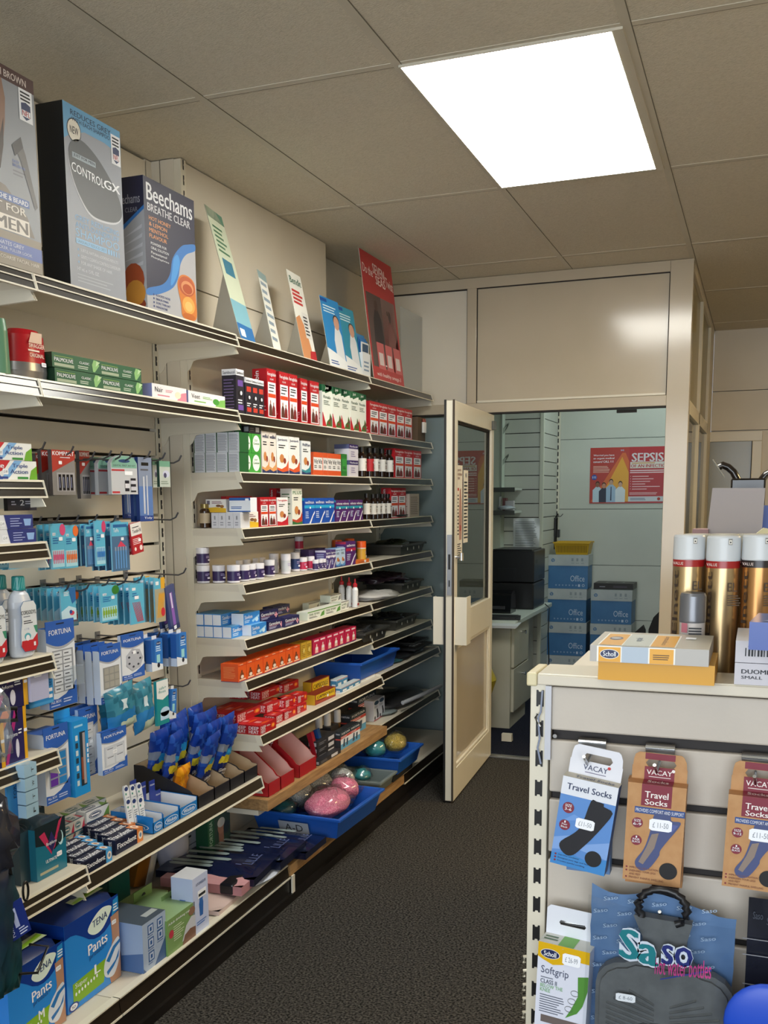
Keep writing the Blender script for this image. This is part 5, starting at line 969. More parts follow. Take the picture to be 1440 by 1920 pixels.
# fourth hook row
hang(c_fort, 'pill_box_pack', 'tall blue headed pill organiser pack with white compartments', 'hanging pack', -.175, 93, 1166, 146, 1332, .03, 1, .04, args=(0,))
hang(c_fort, 'pill_box_pack', 'blue headed pill organiser pack with grey compartments', 'hanging pack', -.165, 190, 1212, 230, 1322, .022, 5, .026, grp='grey pill organiser packs', args=(1,))
hang(c_fort, 'pill_box_pack', 'blue headed pack with a round weekly pill box', 'hanging pack', -.17, 230, 1192, 272, 1278, .012, 1, args=(2,))
hang(c_oral, 'floss_pack', 'blue floss pack, left group of the fourth hook row', 'hanging pack', -.17, 285, 1194, 306, 1260, .022, 2, .03, grp='blue floss packs, left group')
hang(c_oral, 'floss_pack', 'blue floss pack, right group of the fourth hook row', 'hanging pack', -.16, 332, 1182, 351, 1250, .022, 4, .028, grp='blue floss packs, right group')
b = MB(); b.box(-.016, .016, 0, .02, 0, .05, FILMW); p = onX(152, 1282, -.14); tag(obj('clear_blister', b, None, tuple(p), LW), 'small clear plastic blister clipped between the two pill organiser packs', 'pack')
# fifth hook row
def poubag(name, label, x, u0, vt, u1, vb, cols, t=.03, seed=1, roll=0, grp=None):
    B = onX(u0, vb, x); T = onX(u0, vt, x); Rr = onX(u1, vb, x); b = MB(); pouch(b, Rr.y - B.y, T.z - B.z, t, cols, seed=seed)
    return tag(obj(name, b, None, (x, (B.y + Rr.y) / 2, B.z), (0, roll, PI / 2)), label, 'bag', grp)
def fl(a, c, s): return M('#1f6fae', .2) if c < .35 else (M('#8fb8b0', .3) if c < .15 + .3 * a and a > .5 else M('#2a6f86', .25))
def fl2(a, c, s):
    if c < .25 and a > .3: return M('#b8c8b4', .3)
    if c < .42: return M('#2a78b8', .2)
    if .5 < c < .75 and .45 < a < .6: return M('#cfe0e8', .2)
    return M('#3a8299' if (int(a * 6) + int(c * 7)) % 3 else '#2c6c84', .22)
for i, (a, vt, c, vb, x) in enumerate(((203, 1292, 258, 1378, -.16), (252, 1280, 292, 1376, -.17), (190, 1300, 240, 1372, -.21))): poubag('floss_pick_bag', 'shiny teal floss pick bag, ' + ['front left one', 'front right one', 'left one behind'][i], x, a, vt, c, vb, fl2, .035, i + 3, -.12, 'teal floss pick bags')
hang(c_floss, 'floss_pack', 'white and teal floss pack with a pale blue tub', 'hanging pack', -.15, 296, 1278, 318, 1362, .01, 1)
hang(c_oral, 'floss_pack', 'slim blue pack leaning behind the white and teal floss pack', 'hanging pack', -.17, 316, 1288, 330, 1350, .008, 1, roll=.12)
hang(c_fort, 'pill_box_pack', 'large blue pack with purple and blue pill compartments', 'hanging pack', -.155, 88, 1365, 134, 1512, .07, 1, args=(4,))
def c_cyan(b, w, d, h):
    cy = M('#1f8fd6', .35); b.box(-w / 2, w / 2, 0, d, 0, h * .9, cy); b.box(-w / 2, w / 2, d - .0015, d, h * .9, h, M('#2a9ae0', .35)); f = b.face('F', w, d, h * .9); f.rect(.42, .12, .78, .84, M('#1c2c3a'), 2); f.rect(.6, .14, .76, .82, M('#a8a0a4', .3), 3); f.rect(.48, .2, .6, .5, M('#8c4a34'), 3)
    for i in range(7): f.rect(.14, .14 + .1 * i, .3, .21 + .1 * i, M('#23384a' if i % 2 else '#c8d8e0'), 3)
    for i in range(4): f.rect(.86, .4 + .07 * i, .95, .45 + .07 * i, M(WH), 3)
    f.lines(.1, .9, .9, .96, 1, M('#9ad0f0')); b.face('L', w, d, h * .9).lines(.2, .1, .8, .9, 3, M('#4aa8e4'), 1, .1)
hang(c_cyan, 'oral_care_carton', 'bright cyan hanging carton with a dark window', 'hanging pack', -.155, 142, 1336, 171, 1496, .06, 1)
hang(c_fort, 'pill_box_pack', 'blue headed pack holding a long strip pill box', 'hanging pack', -.19, 153, 1330, 188, 1462, .012, 2, .03, grp='strip pill box packs', args=(5,))
hang(c_fort, 'pill_box_pack', 'short blue pack with a clear square pill box', 'hanging pack', -.145, 193, 1374, 240, 1455, .016, 1, args=(3,))
def c_series(b, w, d, h):
    b.box(-w / 2, w / 2, 0, d, 0, h, M('#2a8cd0', .35)); f = b.face('F', w, d, h); f.txt('SERIES', .84, .5, .94, .95, M('#123a6a'), 2, .03, ang=90); f.rect(.02, .02, .98, .1, M('#4aa0dc'), 2); f.rect(.8, .34, .95, .44, M(WH), 3); f.rect(.8, .16, .95, .26, M(WH), 3)
hang(c_series, 'denture_brush_card', 'blue card with vertical lettering behind a pale plastic box', 'hanging pack', -.17, 55, 1262, 102, 1330, .01, 1)
b = MB(); b.box(-.035, .035, 0, .03, 0, .09, M('#b4b6d4', .3)); Face(b, (-.035, 0, 0), (1, 0, 0), (0, 0, 1), .07, .09).price(.4, .75, .03, .014, '£6-60'); p = onX(76, 1312, -.13); tag(obj('denture_bath', b, None, tuple(p), LW, bev=.008), 'pale lilac plastic box hanging in front of the blue lettered card', 'box')
def c_week(b, w, d, h):
    b.box(-w / 2, w / 2, .005, d, 0, h, M('#2f86cc', .35)); f = Face(b, (-w / 2, .005, 0), (1, 0, 0), (0, 0, 1), w, h); f.txt('FORTUNA', .28, .4, .4, .95, M('#16365c'), 2, .02, ang=90)
    for i, t in enumerate('FTWT'): z = h * .03 + i * h * .24; b.box(-w * .08, w * .46, -.022, .004, z, z + h * .22, M('#9fc0d4', .08)); Face(b, (-w * .08, -.022, z), (1, 0, 0), (0, 0, 1), w * .5, h * .22).txt(t, .6, .3, .8, .7, INK, 2, .02, ang=90)
hang(c_week, 'pill_box_pack', 'long translucent blue weekly pill box on a blue card at the left', 'hanging pack', -.125, 19, 1436, 63, 1545, .01, 1)

# ================================================================ LEFT EDGE SHELVES
row(k_paste, 'toothpaste_carton', 'red white and blue toothpaste carton, lower of the two', 'l3', -44, 71, 1, .046, .04, None)
row(k_paste, 'toothpaste_carton', 'red white and blue toothpaste carton, upper of the two', 'l3', -55, 61, 1, .042, .04, None, dz=.0468)
row(k_paste, 'toothpaste_carton', 'white and navy toothpaste carton, lower of the two', 'l4', -44, 68, 1, .034, .04, None, args=(1,))
row(k_paste, 'toothpaste_carton', 'white and navy toothpaste carton, upper of the two', 'l4', -50, 63, 1, .034, .04, None, args=(1,), dz=.0348)
def mouthwash(label, u, x, cap):
    zt = DECK['l5'][0] + .001; t = empty('mouthwash_bottle', label, 'bottle', (x, Yp(u, x, zt), zt), (0, 0, PI / 2), group='mouthwash bottles'); b = MB(); w = .078; wh = M('#c6ccd6', .25)
    prof = [(.80, 0), (.93, .004), (.98, .012), (1.0, .03), (.93, .07), (.90, .10), (.95, .125), (.92, .14), (.72, .158), (.42, .168), (.38, .172)]; n = 20
    b.lathe([(r * w / 2, z) for r, z in prof], (0, .022, 0), n, wh, 1, .62)
    f = Face(b, (-w * .4, .022 - w / 2 * .62 - .0012, .016), (1, 0, 0), (0, 0, 1), w * .8, .125)
    P = [(.2, .0), (.85, 0), (1, .1), (1, .9), (.85, 1), (.25, 1), (.08, .9), (.12, .6), (.02, .4), (0, .12)]; f.poly([(a * 1.04 - .02, c * 1.02 - .01) for a, c in P], M('#2c6a9a'), 1); f.poly(P, M('#d9dde0'), 2)
    f.poly([(.2, 0), (.85, 0), (1, .1), (1, .34), (.85, .28), (.7, .22), (.05, .22), (0, .12)], M('#c0202c'), 3); f.ell(.4, .3, .2, .07, M('#5aaab8'), 3); f.ell(.4, .27, .12, .06, M(WH), 4); f.rect(.74, .09, .86, .17, M(WH), 4); f.poly([(.78, .5), (1, .5), (1, .34), (.9, .36)], M('#3a8a6a'), 3)
    f.txt('CORSODYL', .08, .74, .98, .82, INK, 4, .02); f.lines(.2, .68, .8, .72, 1, M('#77808a'), 4); f.lines(.2, .55, .8, .63, 2, INK, 4); f.txt('£ 7-90', .22, .43, .5, .47, M('#7a88b0'), 5, 0)
    obj('body', b, t); b = MB(); b.lathe([(.0155, .168), (.017, .17), (.0155, .202), (.013, .204), (0, .204)], (0, .022, 0), 20, M(cap, .3)); 
    for i in range(9):
        a = PI * (1 + i / 8); b.tube([(.0168 * math.cos(a), .022 + .0168 * math.sin(a), .174), (.016 * math.cos(a + .35), .022 + .016 * math.sin(a + .35), .2)], .0007, M('#7fc2be', .3), 4)
    obj('cap', b, t)
mouthwash('white mouthwash bottle with a teal cap, right one at the front', 55, -.14, '#1f8a88'); mouthwash('white mouthwash bottle cut by the left edge', -4, -.135, '#2a6fc0'); mouthwash('white mouthwash bottle with a teal cap standing behind', 20, -.215, '#1f8a88')
def c_bod(b, w, d, h, c='#2a2458', c2='#d8702c'):
    b.cbox(w, d, h, M(c, .25), {'T': M('#23243a', .25)}); f = b.face('F', w, d, h); f.rect(.88, 0, 1, 1, M('#e0a820', .3), 2); f.poly([(0, .55), (.45, 1), (.1, 1), (0, .9)], M(c2, .3), 1); f.poly([(.1, .0), (.22, 0), (.7, 1), (.55, 1)], M('#b02a7a', .3), 2); f.poly([(.25, .5), (.4, .72), (.55, .5), (.4, .3)], M(c, .3), 3); f.txt('Bodyform', .2, .46, .62, .56, M(WH), 4); f.lines(.66, .5, .84, .62, 2, M(WH), 3); f.ell(.6, .25, .07, .18, M('#d8d4e4'), 3); f.price(.94, .55, .012, .008, None)
row(c_bod, 'pad_pack', 'purple and orange pad pack with a yellow edge, lower right one', 'l6', 6, 54, 1, .135, .1, None)
row(c_bod, 'pad_pack', 'purple pad pack with a yellow edge cut by the left edge', 'l6', -50, 12, 1, .12, .1, None, x=-.128)
row(c_bod, 'pad_pack', 'purple and orange pad pack stacked on the others', 'l6', -20, 54, 1, .11, .1, None, dz=.1362, args=('#241f50', '#e07a5a'))
b = MB(); b.box(-.1, .1, 0, .06, 0, .07, M('#1b2130', .3)); p = onX(12, 1312, -.2); tag(obj('dark_pack', b, None, (p.x, p.y, DECK['l6'][0] + .2475), LW, bev=.012), 'dark pack lying above the purple pad packs', 'pack')
def softpack(w, d, h, side, fr, top, seed=1, mb=None):
    b = mb or MB(); rnd = random.Random(seed); s = MB.box
    b.box(-w / 2, w / 2, 0, d, 0, h * .9, side, {'F': fr, 'T': top}); nx, ny = 8, 5; vs = []
    for j in range(ny + 1):
        for i in range(nx + 1):
            a, c = i / nx, j / ny; e = math.sin(PI * a) ** .35 * math.sin(PI * c) ** .4 if 0 < i < nx and 0 < j < ny else 0
            vs.append(((a - .5) * w, c * d, h * .9 + (h * .1 * e + (rnd.uniform(-.004, .004) if e else 0))))
    b.add(vs, [(j * (nx + 1) + i, j * (nx + 1) + i + 1, (j + 1) * (nx + 1) + i + 1, (j + 1) * (nx + 1) + i) for j in range(ny) for i in range(nx)], top, True); return b
def c_ult(fx, b, w, h):
    f = fx; f.rect(0, 0, 1, .75, M('#1f6f88', .25), 1); f.poly([(0, .65), (0, 1), (1, 1), (1, .6), (.6, .45), (.3, .6)], M('#17262c', .25), 2); f.poly([(.12, .82), (.3, .86), (.52, .48), (.5, .38)], M('#c0305a', .3), 3); f.poly([(.48, .4), (.62, .5), (.9, 1), (.78, .95)], M('#c0305a', .3), 3)
    f.poly([(.38, .6), (.52, .82), (.66, .6), (.52, .42)], M('#23205a'), 4); f.txt('Bodyform', .34, .56, .68, .64, M(WH), 5); f.txt('ULTIMATE', .3, .26, .66, .32, M(WH), 4); f.ell(.82, .62, .09, .14, M('#bfe4ea'), 3, 12); f.ell(.79, .65, .08, .12, M('#17262c'), 4, 12); f.price(.75, .33, .02, .013, '£3-10'); f.rect(.1, .08, .7, .13, M('#a8a88a'), 3)
zt = DECK['l7'][0] + .001; ya, yb = Yp(70, -.10, zt), Yp(126, -.10, zt)
b = softpack(yb - ya, .10, .15, M('#1d5f74', .25), M('#1f6f88', .25), M('#1b2a30', .2), 4); c_ult(b.face('F', yb - ya, .10, .14), b, 0, 0); l = b.face('L', yb - ya, .1, .135); l.lines(.3, .1, .6, .85, 12, M('#9ac0c8'), 1, .5, .1)
tag(obj('pad_pack', b, None, (-.10, (ya + yb) / 2, zt), LW, bev=.006), 'teal and black night pad pack with a pink chevron at the front', 'pack')
for i, (u0, u1, xx) in enumerate(((50, 88, -.215), (22, 60, -.235), (40, 64, -.12))):
    ya, yb = Yp(u0, xx, zt), Yp(u1, xx, zt); b = softpack(yb - ya, .09, .15, M('#23343a', .25), M('#2a3f48', .25), M('#222c30', .2), 7 + i); t = b.face('T', yb - ya, .09, .151); t.rect(.2, .2, .5, .7, M('#b03a50', .3), 8); t.rect(.6, .4, .85, .7, M('#c8a8a0', .3), 8)
    tag(obj('pad_pack', b, None, (xx, (ya + yb) / 2, zt), LW, bev=.006), 'dark night pad pack with red spots on top, ' + ['behind the front pack', 'left one at the back', 'beside the front pack'][i], 'pack')
# ---- long shelf under the hook wall
K3 = DECK['n3'][0]
for j in range(4): row(k_fixo, 'denture_adhesive_carton', f'navy denture cream carton with an orange end, {ORD[j]} from the shelf front', 'n3', 218 - 13 * j, 270 - 15 * j, 1, .042, .040, x=-.084 - .042 * j, yaw=.03)
for j in range(4): row(k_fixo, 'denture_adhesive_carton', f'navy denture cream carton with a light blue end, {ORD[j]} from the shelf front', 'n3', 158 - 13 * j, 211 - 14 * j, 1, .038, .036, x=-.074 - .038 * j, args=('#0e1630',), yaw=.03)
for j, (x, u0, u1, n, dz) in enumerate(((-.255, 110, 205, 3, 0), (-.29, 100, 200, 4, 0), (-.32, 96, 205, 4, 0), (-.25, 118, 160, 2, .036), (-.30, 100, 200, 3, .036), (-.26, 165, 205, 1, .036))):
    row(k_sens, 'denture_tablet_carton', 'oval logo carton, ' + ['front row', 'second row', 'back row', 'second layer at the left', 'second layer at the back', 'second layer at the right'][j], 'n3', u0, u1, n, .035, .045, 'white cartons with oval logos on the long shelf', x=x, dz=dz, args=(j % 3,), yaw=.12)
def ctray(name, label, x, u0, u1, h, d, col, txt, inner, seg=0, hb=None):
    zt = K3 + .001; ya, yb = Yp(u0, x, zt), Yp(u1, x, zt); w = yb - ya; hb = hb or h * 2; t = empty(name, label, 'counter display', (x, (ya + yb) / 2, zt), (0, 0, PI / 2)); b = MB(); c = M(col, .4); ii = M(inner, .7)
    b.box(-w / 2, w / 2, 0, .0015, 0, h, c); b.box(-w / 2, w / 2, d - .0015, d, 0, hb, c, {'F': ii})
    for s in (-1, 1): x0 = s * (w / 2 - .00075); b.prism([(0, 0), (d, 0), (d, hb), (d * .75, hb), (d * .4, hb * .96), (0, hb * .9)], x0 - .00075, x0 + .00075, c, 'x', mf=c); b.prism([(.002, .002), (d - .002, .002), (d - .002, hb - .002), (d * .75, hb - .002), (d * .4, hb * .96 - .002), (.002, hb * .9 - .001)], x0 - s * .0016 - .0001, x0 - s * .0016 + .0001, ii, 'x')
    b.box(-w / 2, w / 2, 0, d, 0, .001, ii); f = Face(b, (-w / 2, 0, 0), (1, 0, 0), (0, 0, 1), w, h); l = Face(b, (-w / 2, d, 0), (0, -1, 0), (0, 0, 1), d, h)
    if txt:
        f.ell(.5, .5, .42, .36, M(WH), 1, 16); f.ell(.5, .5, .39, .30, c, 2, 16); f.txt(txt, .2, .34, .8, .68, M(WH), 3, .04)
        l.ell(.5, .5, .4, .36, M(WH), 1, 16); l.ell(.5, .5, .38, .31, c, 2, 16); l.txt(txt, .2, .36, .8, .66, M(WH), 3, .04)
    obj('tray', b, t); return t, w
ctray('counter_display', 'blue card counter display with a white lettered side, nearest the cartons', -.085, 288, 306, .034, .15, '#1678c4', 'Wisdom', '#d4d6da', hb=.056)
ctray('counter_display', 'narrow empty blue card counter display, middle one', -.085, 307, 336, .032, .13, '#1678c4', 'Wisdom', '#d4d6da', hb=.05)
ctray('counter_display', 'empty white lined blue card counter display, right one', -.085, 338, 370, .034, .16, '#1678c4', 'Wisdom', '#e0e2e6', hb=.05)
def c_fl(b, w, d, h):
    b.prism([(-w / 2, 0), (w / 2, 0), (w / 2, h * .85), (w * .3, h), (-w * .3, h), (-w / 2, h * .85)], 0, d, M('#dfe2e6', .35)); f = b.face('F', w, d, h); f.ell(.5, .86, .36, .09, M('#23386e'), 2); f.circ(.3, .66, .14, M('#3a8a7a'), 2); f.lines(.15, .2, .85, .55, 4, M('#8a94a0'))
for i, (u, v, x) in enumerate(((247, 1543, -.14), (258, 1541, -.14), (270, 1539, -.14), (243, 1518, -.19), (255, 1516, -.19), (267, 1512, -.19))):
    p = onX(u, v, x); place(kind(c_fl, .026, .006, .075), 'floss_container', 'small white floss card in the blue display, ' + ['front left', 'front middle', 'front right', 'back left', 'back middle', 'back right'][i], 'pack', x, p.y, max(p.z, K3 + .004), 'white floss cards', .0, -.15)
for i, (u, v) in enumerate(((250, 1470), (268, 1474), (285, 1470), (296, 1488))):
    b = MB(); b.box(-.016, .016, 0, .002, -.07, .012, M('#1f3488', .4)); Face(b, (-.016, 0, -.02), (1, 0, 0), (0, 0, 1), .032, .03).txt('Wisdom', .1, .5, .9, .7, M(WH), 2); p = onX(u, v, -.215); tag(obj('floss_card', b, None, tuple(p), LW), f'dark blue card showing behind the white floss cards, {ORD[i]} from the left', 'pack', 'dark blue floss cards')
# black razor displays
def rz(a, c, s):
    if .30 < c < .44 and a > .2: return M('#d8c83a', .3)
    if .44 < c < .6 and a > .45: return M('#2f9ad8', .25)
    if c < .30: return M('#1a2a6a', .25) if a > .15 else M('#23408c', .25)
    if .5 < c < .62 and a < .4: return M('#8a94a8', .25)
    return M('#1c3f9c', .2) if (int(a * 5) + int(c * 9)) % 4 else M('#2a58b8', .2)
def ylw(a, c, s): return M('#e0991c', .25) if (int(a * 7) + int(c * 5)) % 3 else M('#c97a14', .25)
def grey(a, c, s): return M('#a8adb4', .15)
BK = M('#15151d', .5)
def rdisp(label, u0, u1, h, hb, d, x=-.085):
    zt = K3 + .001; ya, yb = Yp(u0, x, zt), Yp(u1, x, zt); w = yb - ya; t = empty('razor_display', label, 'counter display', (x, (ya + yb) / 2, zt), (0, 0, PI / 2)); b = MB()
    P = [(0, 0), (d, 0), (d, hb), (d * .85, hb), (.03, h * 1.15), (.02, h * .95), (0, h * .9)]
    for s in (-1, 1): x0 = s * (w / 2 - .001); b.prism(P, x0 - .001, x0 + .001, BK, 'x'); b.prism([(a * .98 + .001, c * .985 + .0005) for a, c in P], x0 - s * .0013 - .0001, x0 - s * .0013 + .0001, TAN, 'x')
    b.box(-w / 2, w / 2, 0, .002, 0, h * .8, BK); b.box(-w / 2, w / 2, d - .002, d, 0, hb, BK, {'F': TAN}); b.box(-w / 2, w / 2, 0, d, 0, .001, TAN); obj('tray', b, t); return (ya + yb) / 2, w
yr = []
for i, (a, c) in enumerate(((372, 402), (403, 431), (432, 458), (459, 483))): yr.append(rdisp(f'black card razor display with a raw brown inside, {ORD[i]} from the left of four', a, c, .05, .125, .24))
k = 0
for i, (yc, w) in enumerate(yr):
    for j, (xx, zz_, cols, tl) in enumerate(((-.17, .035, rz, .35), (-.215, .05, rz, .25), (-.265, .06, rz, .15), (-.30, .065, rz, .05)) if i else ((-.20, .012, ylw, .3), (-.235, .05, rz, .25), (-.28, .055, rz, .15))):
        if i == 3 and j == 0: continue
        b = MB(); pouch(b, min(w * .92, .10), .195 if cols is rz else .12, .034, cols, seed=k + 20, cr=.005)
        if cols is rz:
            f = Face(b, (-.03, -.017, .0), (1, 0, 0), (0, 0, 1), .06, .15); f.txt('Gillette', .1, .16, .95, .25, M(WH), 4, .04); f.txt('BLUE II', .3, .07, .9, .13, M(WH), 4, .04)
        tag(obj('razor_bag', b, None, (xx, yc + random.uniform(-.004, .004), K3 + zz_), (tl + random.uniform(-.06, .06), random.uniform(-.14, .14), PI / 2 + random.uniform(-.2, .2))), ('yellow orange razor bag in the first black display' if cols is ylw else f'shiny blue razor bag in the {ORD[i]} black display, {ORD[j]} from the front'), 'bag'); k += 1
# ================================================================ BASE SHELF GOODS
ZB = DECK['nb'][0] + .001
def tena(name, label, x, u0, u1, vt, size, seed, price='£ 9-99'):
    ya, yb = Yp(u0, x, ZB), Yp(u1, x, ZB); h = Zp(vt, x, ya) - ZB; w = yb - ya; d = .16
    b = softpack(w, d, h, M('#2b7fd4', .25), M('#2a86d8', .25), M('#1d2c5c', .25), seed); f = b.face('F', w, d, h * .9)
    f.poly([(0, .84), (0, 1), (1, 1), (1, .8), (.9, .76), (.82, .70), (.72, .655), (.62, .64), (.52, .65), (.42, .69), (.32, .76), (.2, .83), (.1, .85)], M('#12388c', .25), 1); f.smooth([(.41, .79), (.52, .70), (.68, .71), (.84, .84), (.86, .91), (.7, .95), (.54, .90)], M('#dfeee2', .3), 2); f.txt('TENA', .5, .78, .78, .86, M('#1c3a6a'), 3, .03, shear=.03)
    f.txt('Pants', .4, .50, .76, .62, M(WH), 4, .04, shear=.03); f.txt('protect+', .42, .43, .74, .50, M('#17457c'), 4, .0, shear=.03)
    f.poly([(.80, 0), (1, 0), (1, .80), (.84, .78), (.86, .5), (.74, .2)], M('#b08468', .4), 2); f.smooth([(.68, .14), (.72, .34), (.97, .50), (.99, .28), (.86, .08)], M('#d4dae2', .3), 3); f.poly([(.72, .3), (.86, .42), (1, .46), (1, .42), (.9, .38), (.78, .26)], M('#1f6fb4', .3), 4); f.poly([(.72, .17), (.9, .24), (.98, .34), (.96, .26), (.86, .18), (.74, .12)], M('#1f6fb4', .3), 4)
    f.poly([(.1, .06), (.66, .08), (.74, .34), (.1, .30)], M('#7fae1c', .3), 2); f.txt('Super', .14, .22, .36, .29, M(WH), 4, .0); f.txt(size, .5, .24, .6, .35, M(WH), 4, .05); f.ell(.1, .05, .09, .05, M('#12388c', .3), 4); f.ell(.1, .05, .065, .035, M(WH), 5); f.txt('3D', .06, .035, .13, .065, INK, 6)
    for i in range(8): f.ell(.15 + .055 * i, .17 + .006 * i, .016, .022, M(WH), 4, 8)
    f.poly([(.86, .78), (1, .82), (1, .98), (.9, .96)], M('#1f86c8', .3), 3); f.lines(.9, .82, 1, .92, 3, M(WH), 4); f.price(.9, .7, .02, .012, price)
    t = b.face('T', w, d, h * .995); t.poly([(.32, .16), (.34, .34), (.86, .36), (.86, .14)], M('#b8c8a0', .35), 2); t.poly([(.34, .22), (.84, .32), (.85, .22), (.35, .15)], M('#8ab82c', .35), 4); t.poly([(.2, .55), (.3, .75), (.5, .7), (.4, .5)], M('#aab4c8', .35), 2)
    l = b.face('L', w, d, h * .9); l.poly([(0, .8), (0, 1), (1, 1), (1, .84)], M('#12388c', .25), 1); l.txt('Pants', .55, .72, .9, .78, M(WH), 2, .02)
    return tag(obj(name, b, None, (x, (ya + yb) / 2, ZB), LW, bev=.010), label, 'pack')
tena('pants_pack', 'blue and green incontinence pants pack, larger one marked L', -.045, 128, 227, 1720, 'L', 3)
tena('pants_pack', 'blue and green incontinence pants pack at the bottom left, marked M', -.035, 22, 124, 1812, 'M', 5)
b = softpack(.16, .1, .2, M('#1c3f8c', .3), M('#1c4a9c', .3), M('#1a2f74', .3), 9); tag(obj('pants_pack', b, None, (-.25, Yp(80, -.25, .3), ZB), LW, bev=.012), 'dark blue pack behind the two pants packs', 'pack')
b = softpack(.17, .09, .12, M('#1c3f8c', .3), M('#1c4a9c', .3), M('#1a3f94', .3), 11); tag(obj('pants_pack', b, None, (-.21, Yp(62, -.21, .2), ZB), LW, bev=.012), 'blue pack lying between the shelf end and the pants packs', 'pack')
def bbox(fn, name, label, cat, x, u0, u1, v, d, key='nb', **k):
    z = DECK[key][0] + .001; ya, yb = Yp(u0, x, z), Yp(u1, x, z); h = Zp(v, x, ya) - z; return place(kind(fn, yb - ya, d, h), name, label, cat, x, (ya + yb) / 2, z, None, **k)
def c_unisex(b, w, d, h):
    b.cbox(w, d, h, M('#a4b4cc'), {'T': M('#46525f'), 'L': M('#93a6c4')}); f = b.face('F', w, d, h); f.poly([(1, 0), (1, .5), (.45, 0)], M('#44618f')); f.poly([(0, 0), (.12, 0), (0, .1)], M('#44618f')); q = M('#35609c')
    for i, (a, c) in enumerate(((.22, .72), (.62, .72), (.22, .44), (.62, .48), (.22, .16))):
        f.rect(a, c, a + .24, c + .2, q, 2); f.rect(a + .03, c + .025, a + .21, c + .175, M('#b4c2d8'), 3); f.rect(a + .08, c + .06, a + .16, c + .14, q, 4); f.lines(a - .02, c - .05, a + .26, c - .02, 1, q)
    l = b.face('L', w, d, h); l.poly([(0, .0), (1, 0), (1, .42), (.62, .3), (.3, .12), (0, .14)], M('#4a6898'), 1); l.circ(.42, .27, .24, M('#44618f'), 2, 20); l.circ(.42, .27, .215, M('#c9d0da'), 3, 20); l.rect(.28, .38, .58, .47, M('#35609c'), 4); l.txt('Unisex', .31, .43, .55, .465, M(WH), 5); l.txt('Design', .31, .385, .55, .42, M(WH), 5)
    l.poly([(.28, .2), (.34, .32), (.5, .3), (.56, .24), (.54, .18), (.4, .22)], M('#3a3f46'), 5); l.poly([(.1, .62), (.35, .66), (.45, .82), (.1, .86)], M('#5a6a84'), 1); l.poly([(.05, .3), (.35, .4), (.4, .78), (.08, .8)], M('#8ea0bc'), 1)
    t = b.face('T', w, d, h); t.rect(.45, .1, .95, .2, M('#aab2b4'), 2)
bbox(c_unisex, 'urinal_carton', 'pale blue and grey carton with line icons beside the pants pack', 'carton', .012, 270, 313, 1736, .21)
def c_cup(b, w, d, h):
    g = '#7a9a5c'; b.cbox(w, d, h, M(g), {'T': M('#8aa878'), 'L': M('#6f9450')}); f = b.face('F', w, d, h); f.txt('Adult drinking cup', .04, .82, .8, .9, M(WH)); f.circ(.14, .56, .08, M('#c0384a'), 2); f.lines(.22, .3, .6, .74, 7, M('#c8d8b4'), 2, .4)
    f.poly([(.5, .12), (1, .2), (1, .62), (.86, .66), (.66, .5)], M('#c8cad0'), 3); f.poly([(.5, 0), (1, 0), (1, .3), (.8, .34), (.6, .26)], M('#7d5a48'), 4); f.ell(.88, .8, .12, .12, M('#8d6a54'), 3)
for i, (u0, u1, x, v) in enumerate(((315, 367, .018, 1728), (287, 338, -.085, 1712), (268, 316, -.185, 1702))): bbox(c_cup, 'drinking_cup_carton', 'olive green drinking cup carton, ' + ['front one', 'middle one with a hanging tab', 'rear one with a hanging tab'][i], 'carton', x, u0, u1, v, .095)
for i, (u, v, x) in enumerate(((320, 1678, -.075), (268, 1672, -.175))):
    p = onX(u, v, x); b = MB(); b.box(-.05, .05, 0, .0015, -.06, .012, M('#7f9f62')); Face(b, (-.05, 0, -.06), (1, 0, 0), (0, 0, 1), .1, .07).poly([(.4, .7), (.5, .82), (.6, .8), (.64, .68)], INK, 2); tag(obj('carton_flap', b, None, tuple(p), LW), f'punched green hanging tab, {ORD[i]} from the right, over the drinking cup cartons', 'header tab')
def c_steril(b, w, d, h):
    b.cbox(w, d, h, M('#c4cdea'), {'T': M('#c9cbd2'), 'L': M('#bcc8e8')})
    for k in 'FL': f = b.face(k, w, d, h); f.poly([(.42, .28), (.62, .28), (.66, .5), (.62, .56), (.66, .62), (.38, .62), (.42, .56), (.38, .5)], M('#2f66b0'), 2); f.lines(.2, .14, .85, .22, 2, M('#3f76c0'))
    f = b.face('F', w, d, h); f.txt('ATOMISEUR', .2, .84, .85, .89, M('#5a6a8a')); f.rect(.3, .6, .85, .74, PRICE, 4); f.lines(.35, .62, .8, .68, 1, INK, 5, .8, 0)
bbox(c_steril, 'nasal_care_carton', 'tall lavender white carton printed with a blue bottle', 'carton', .018, 364, 392, 1650, .075)
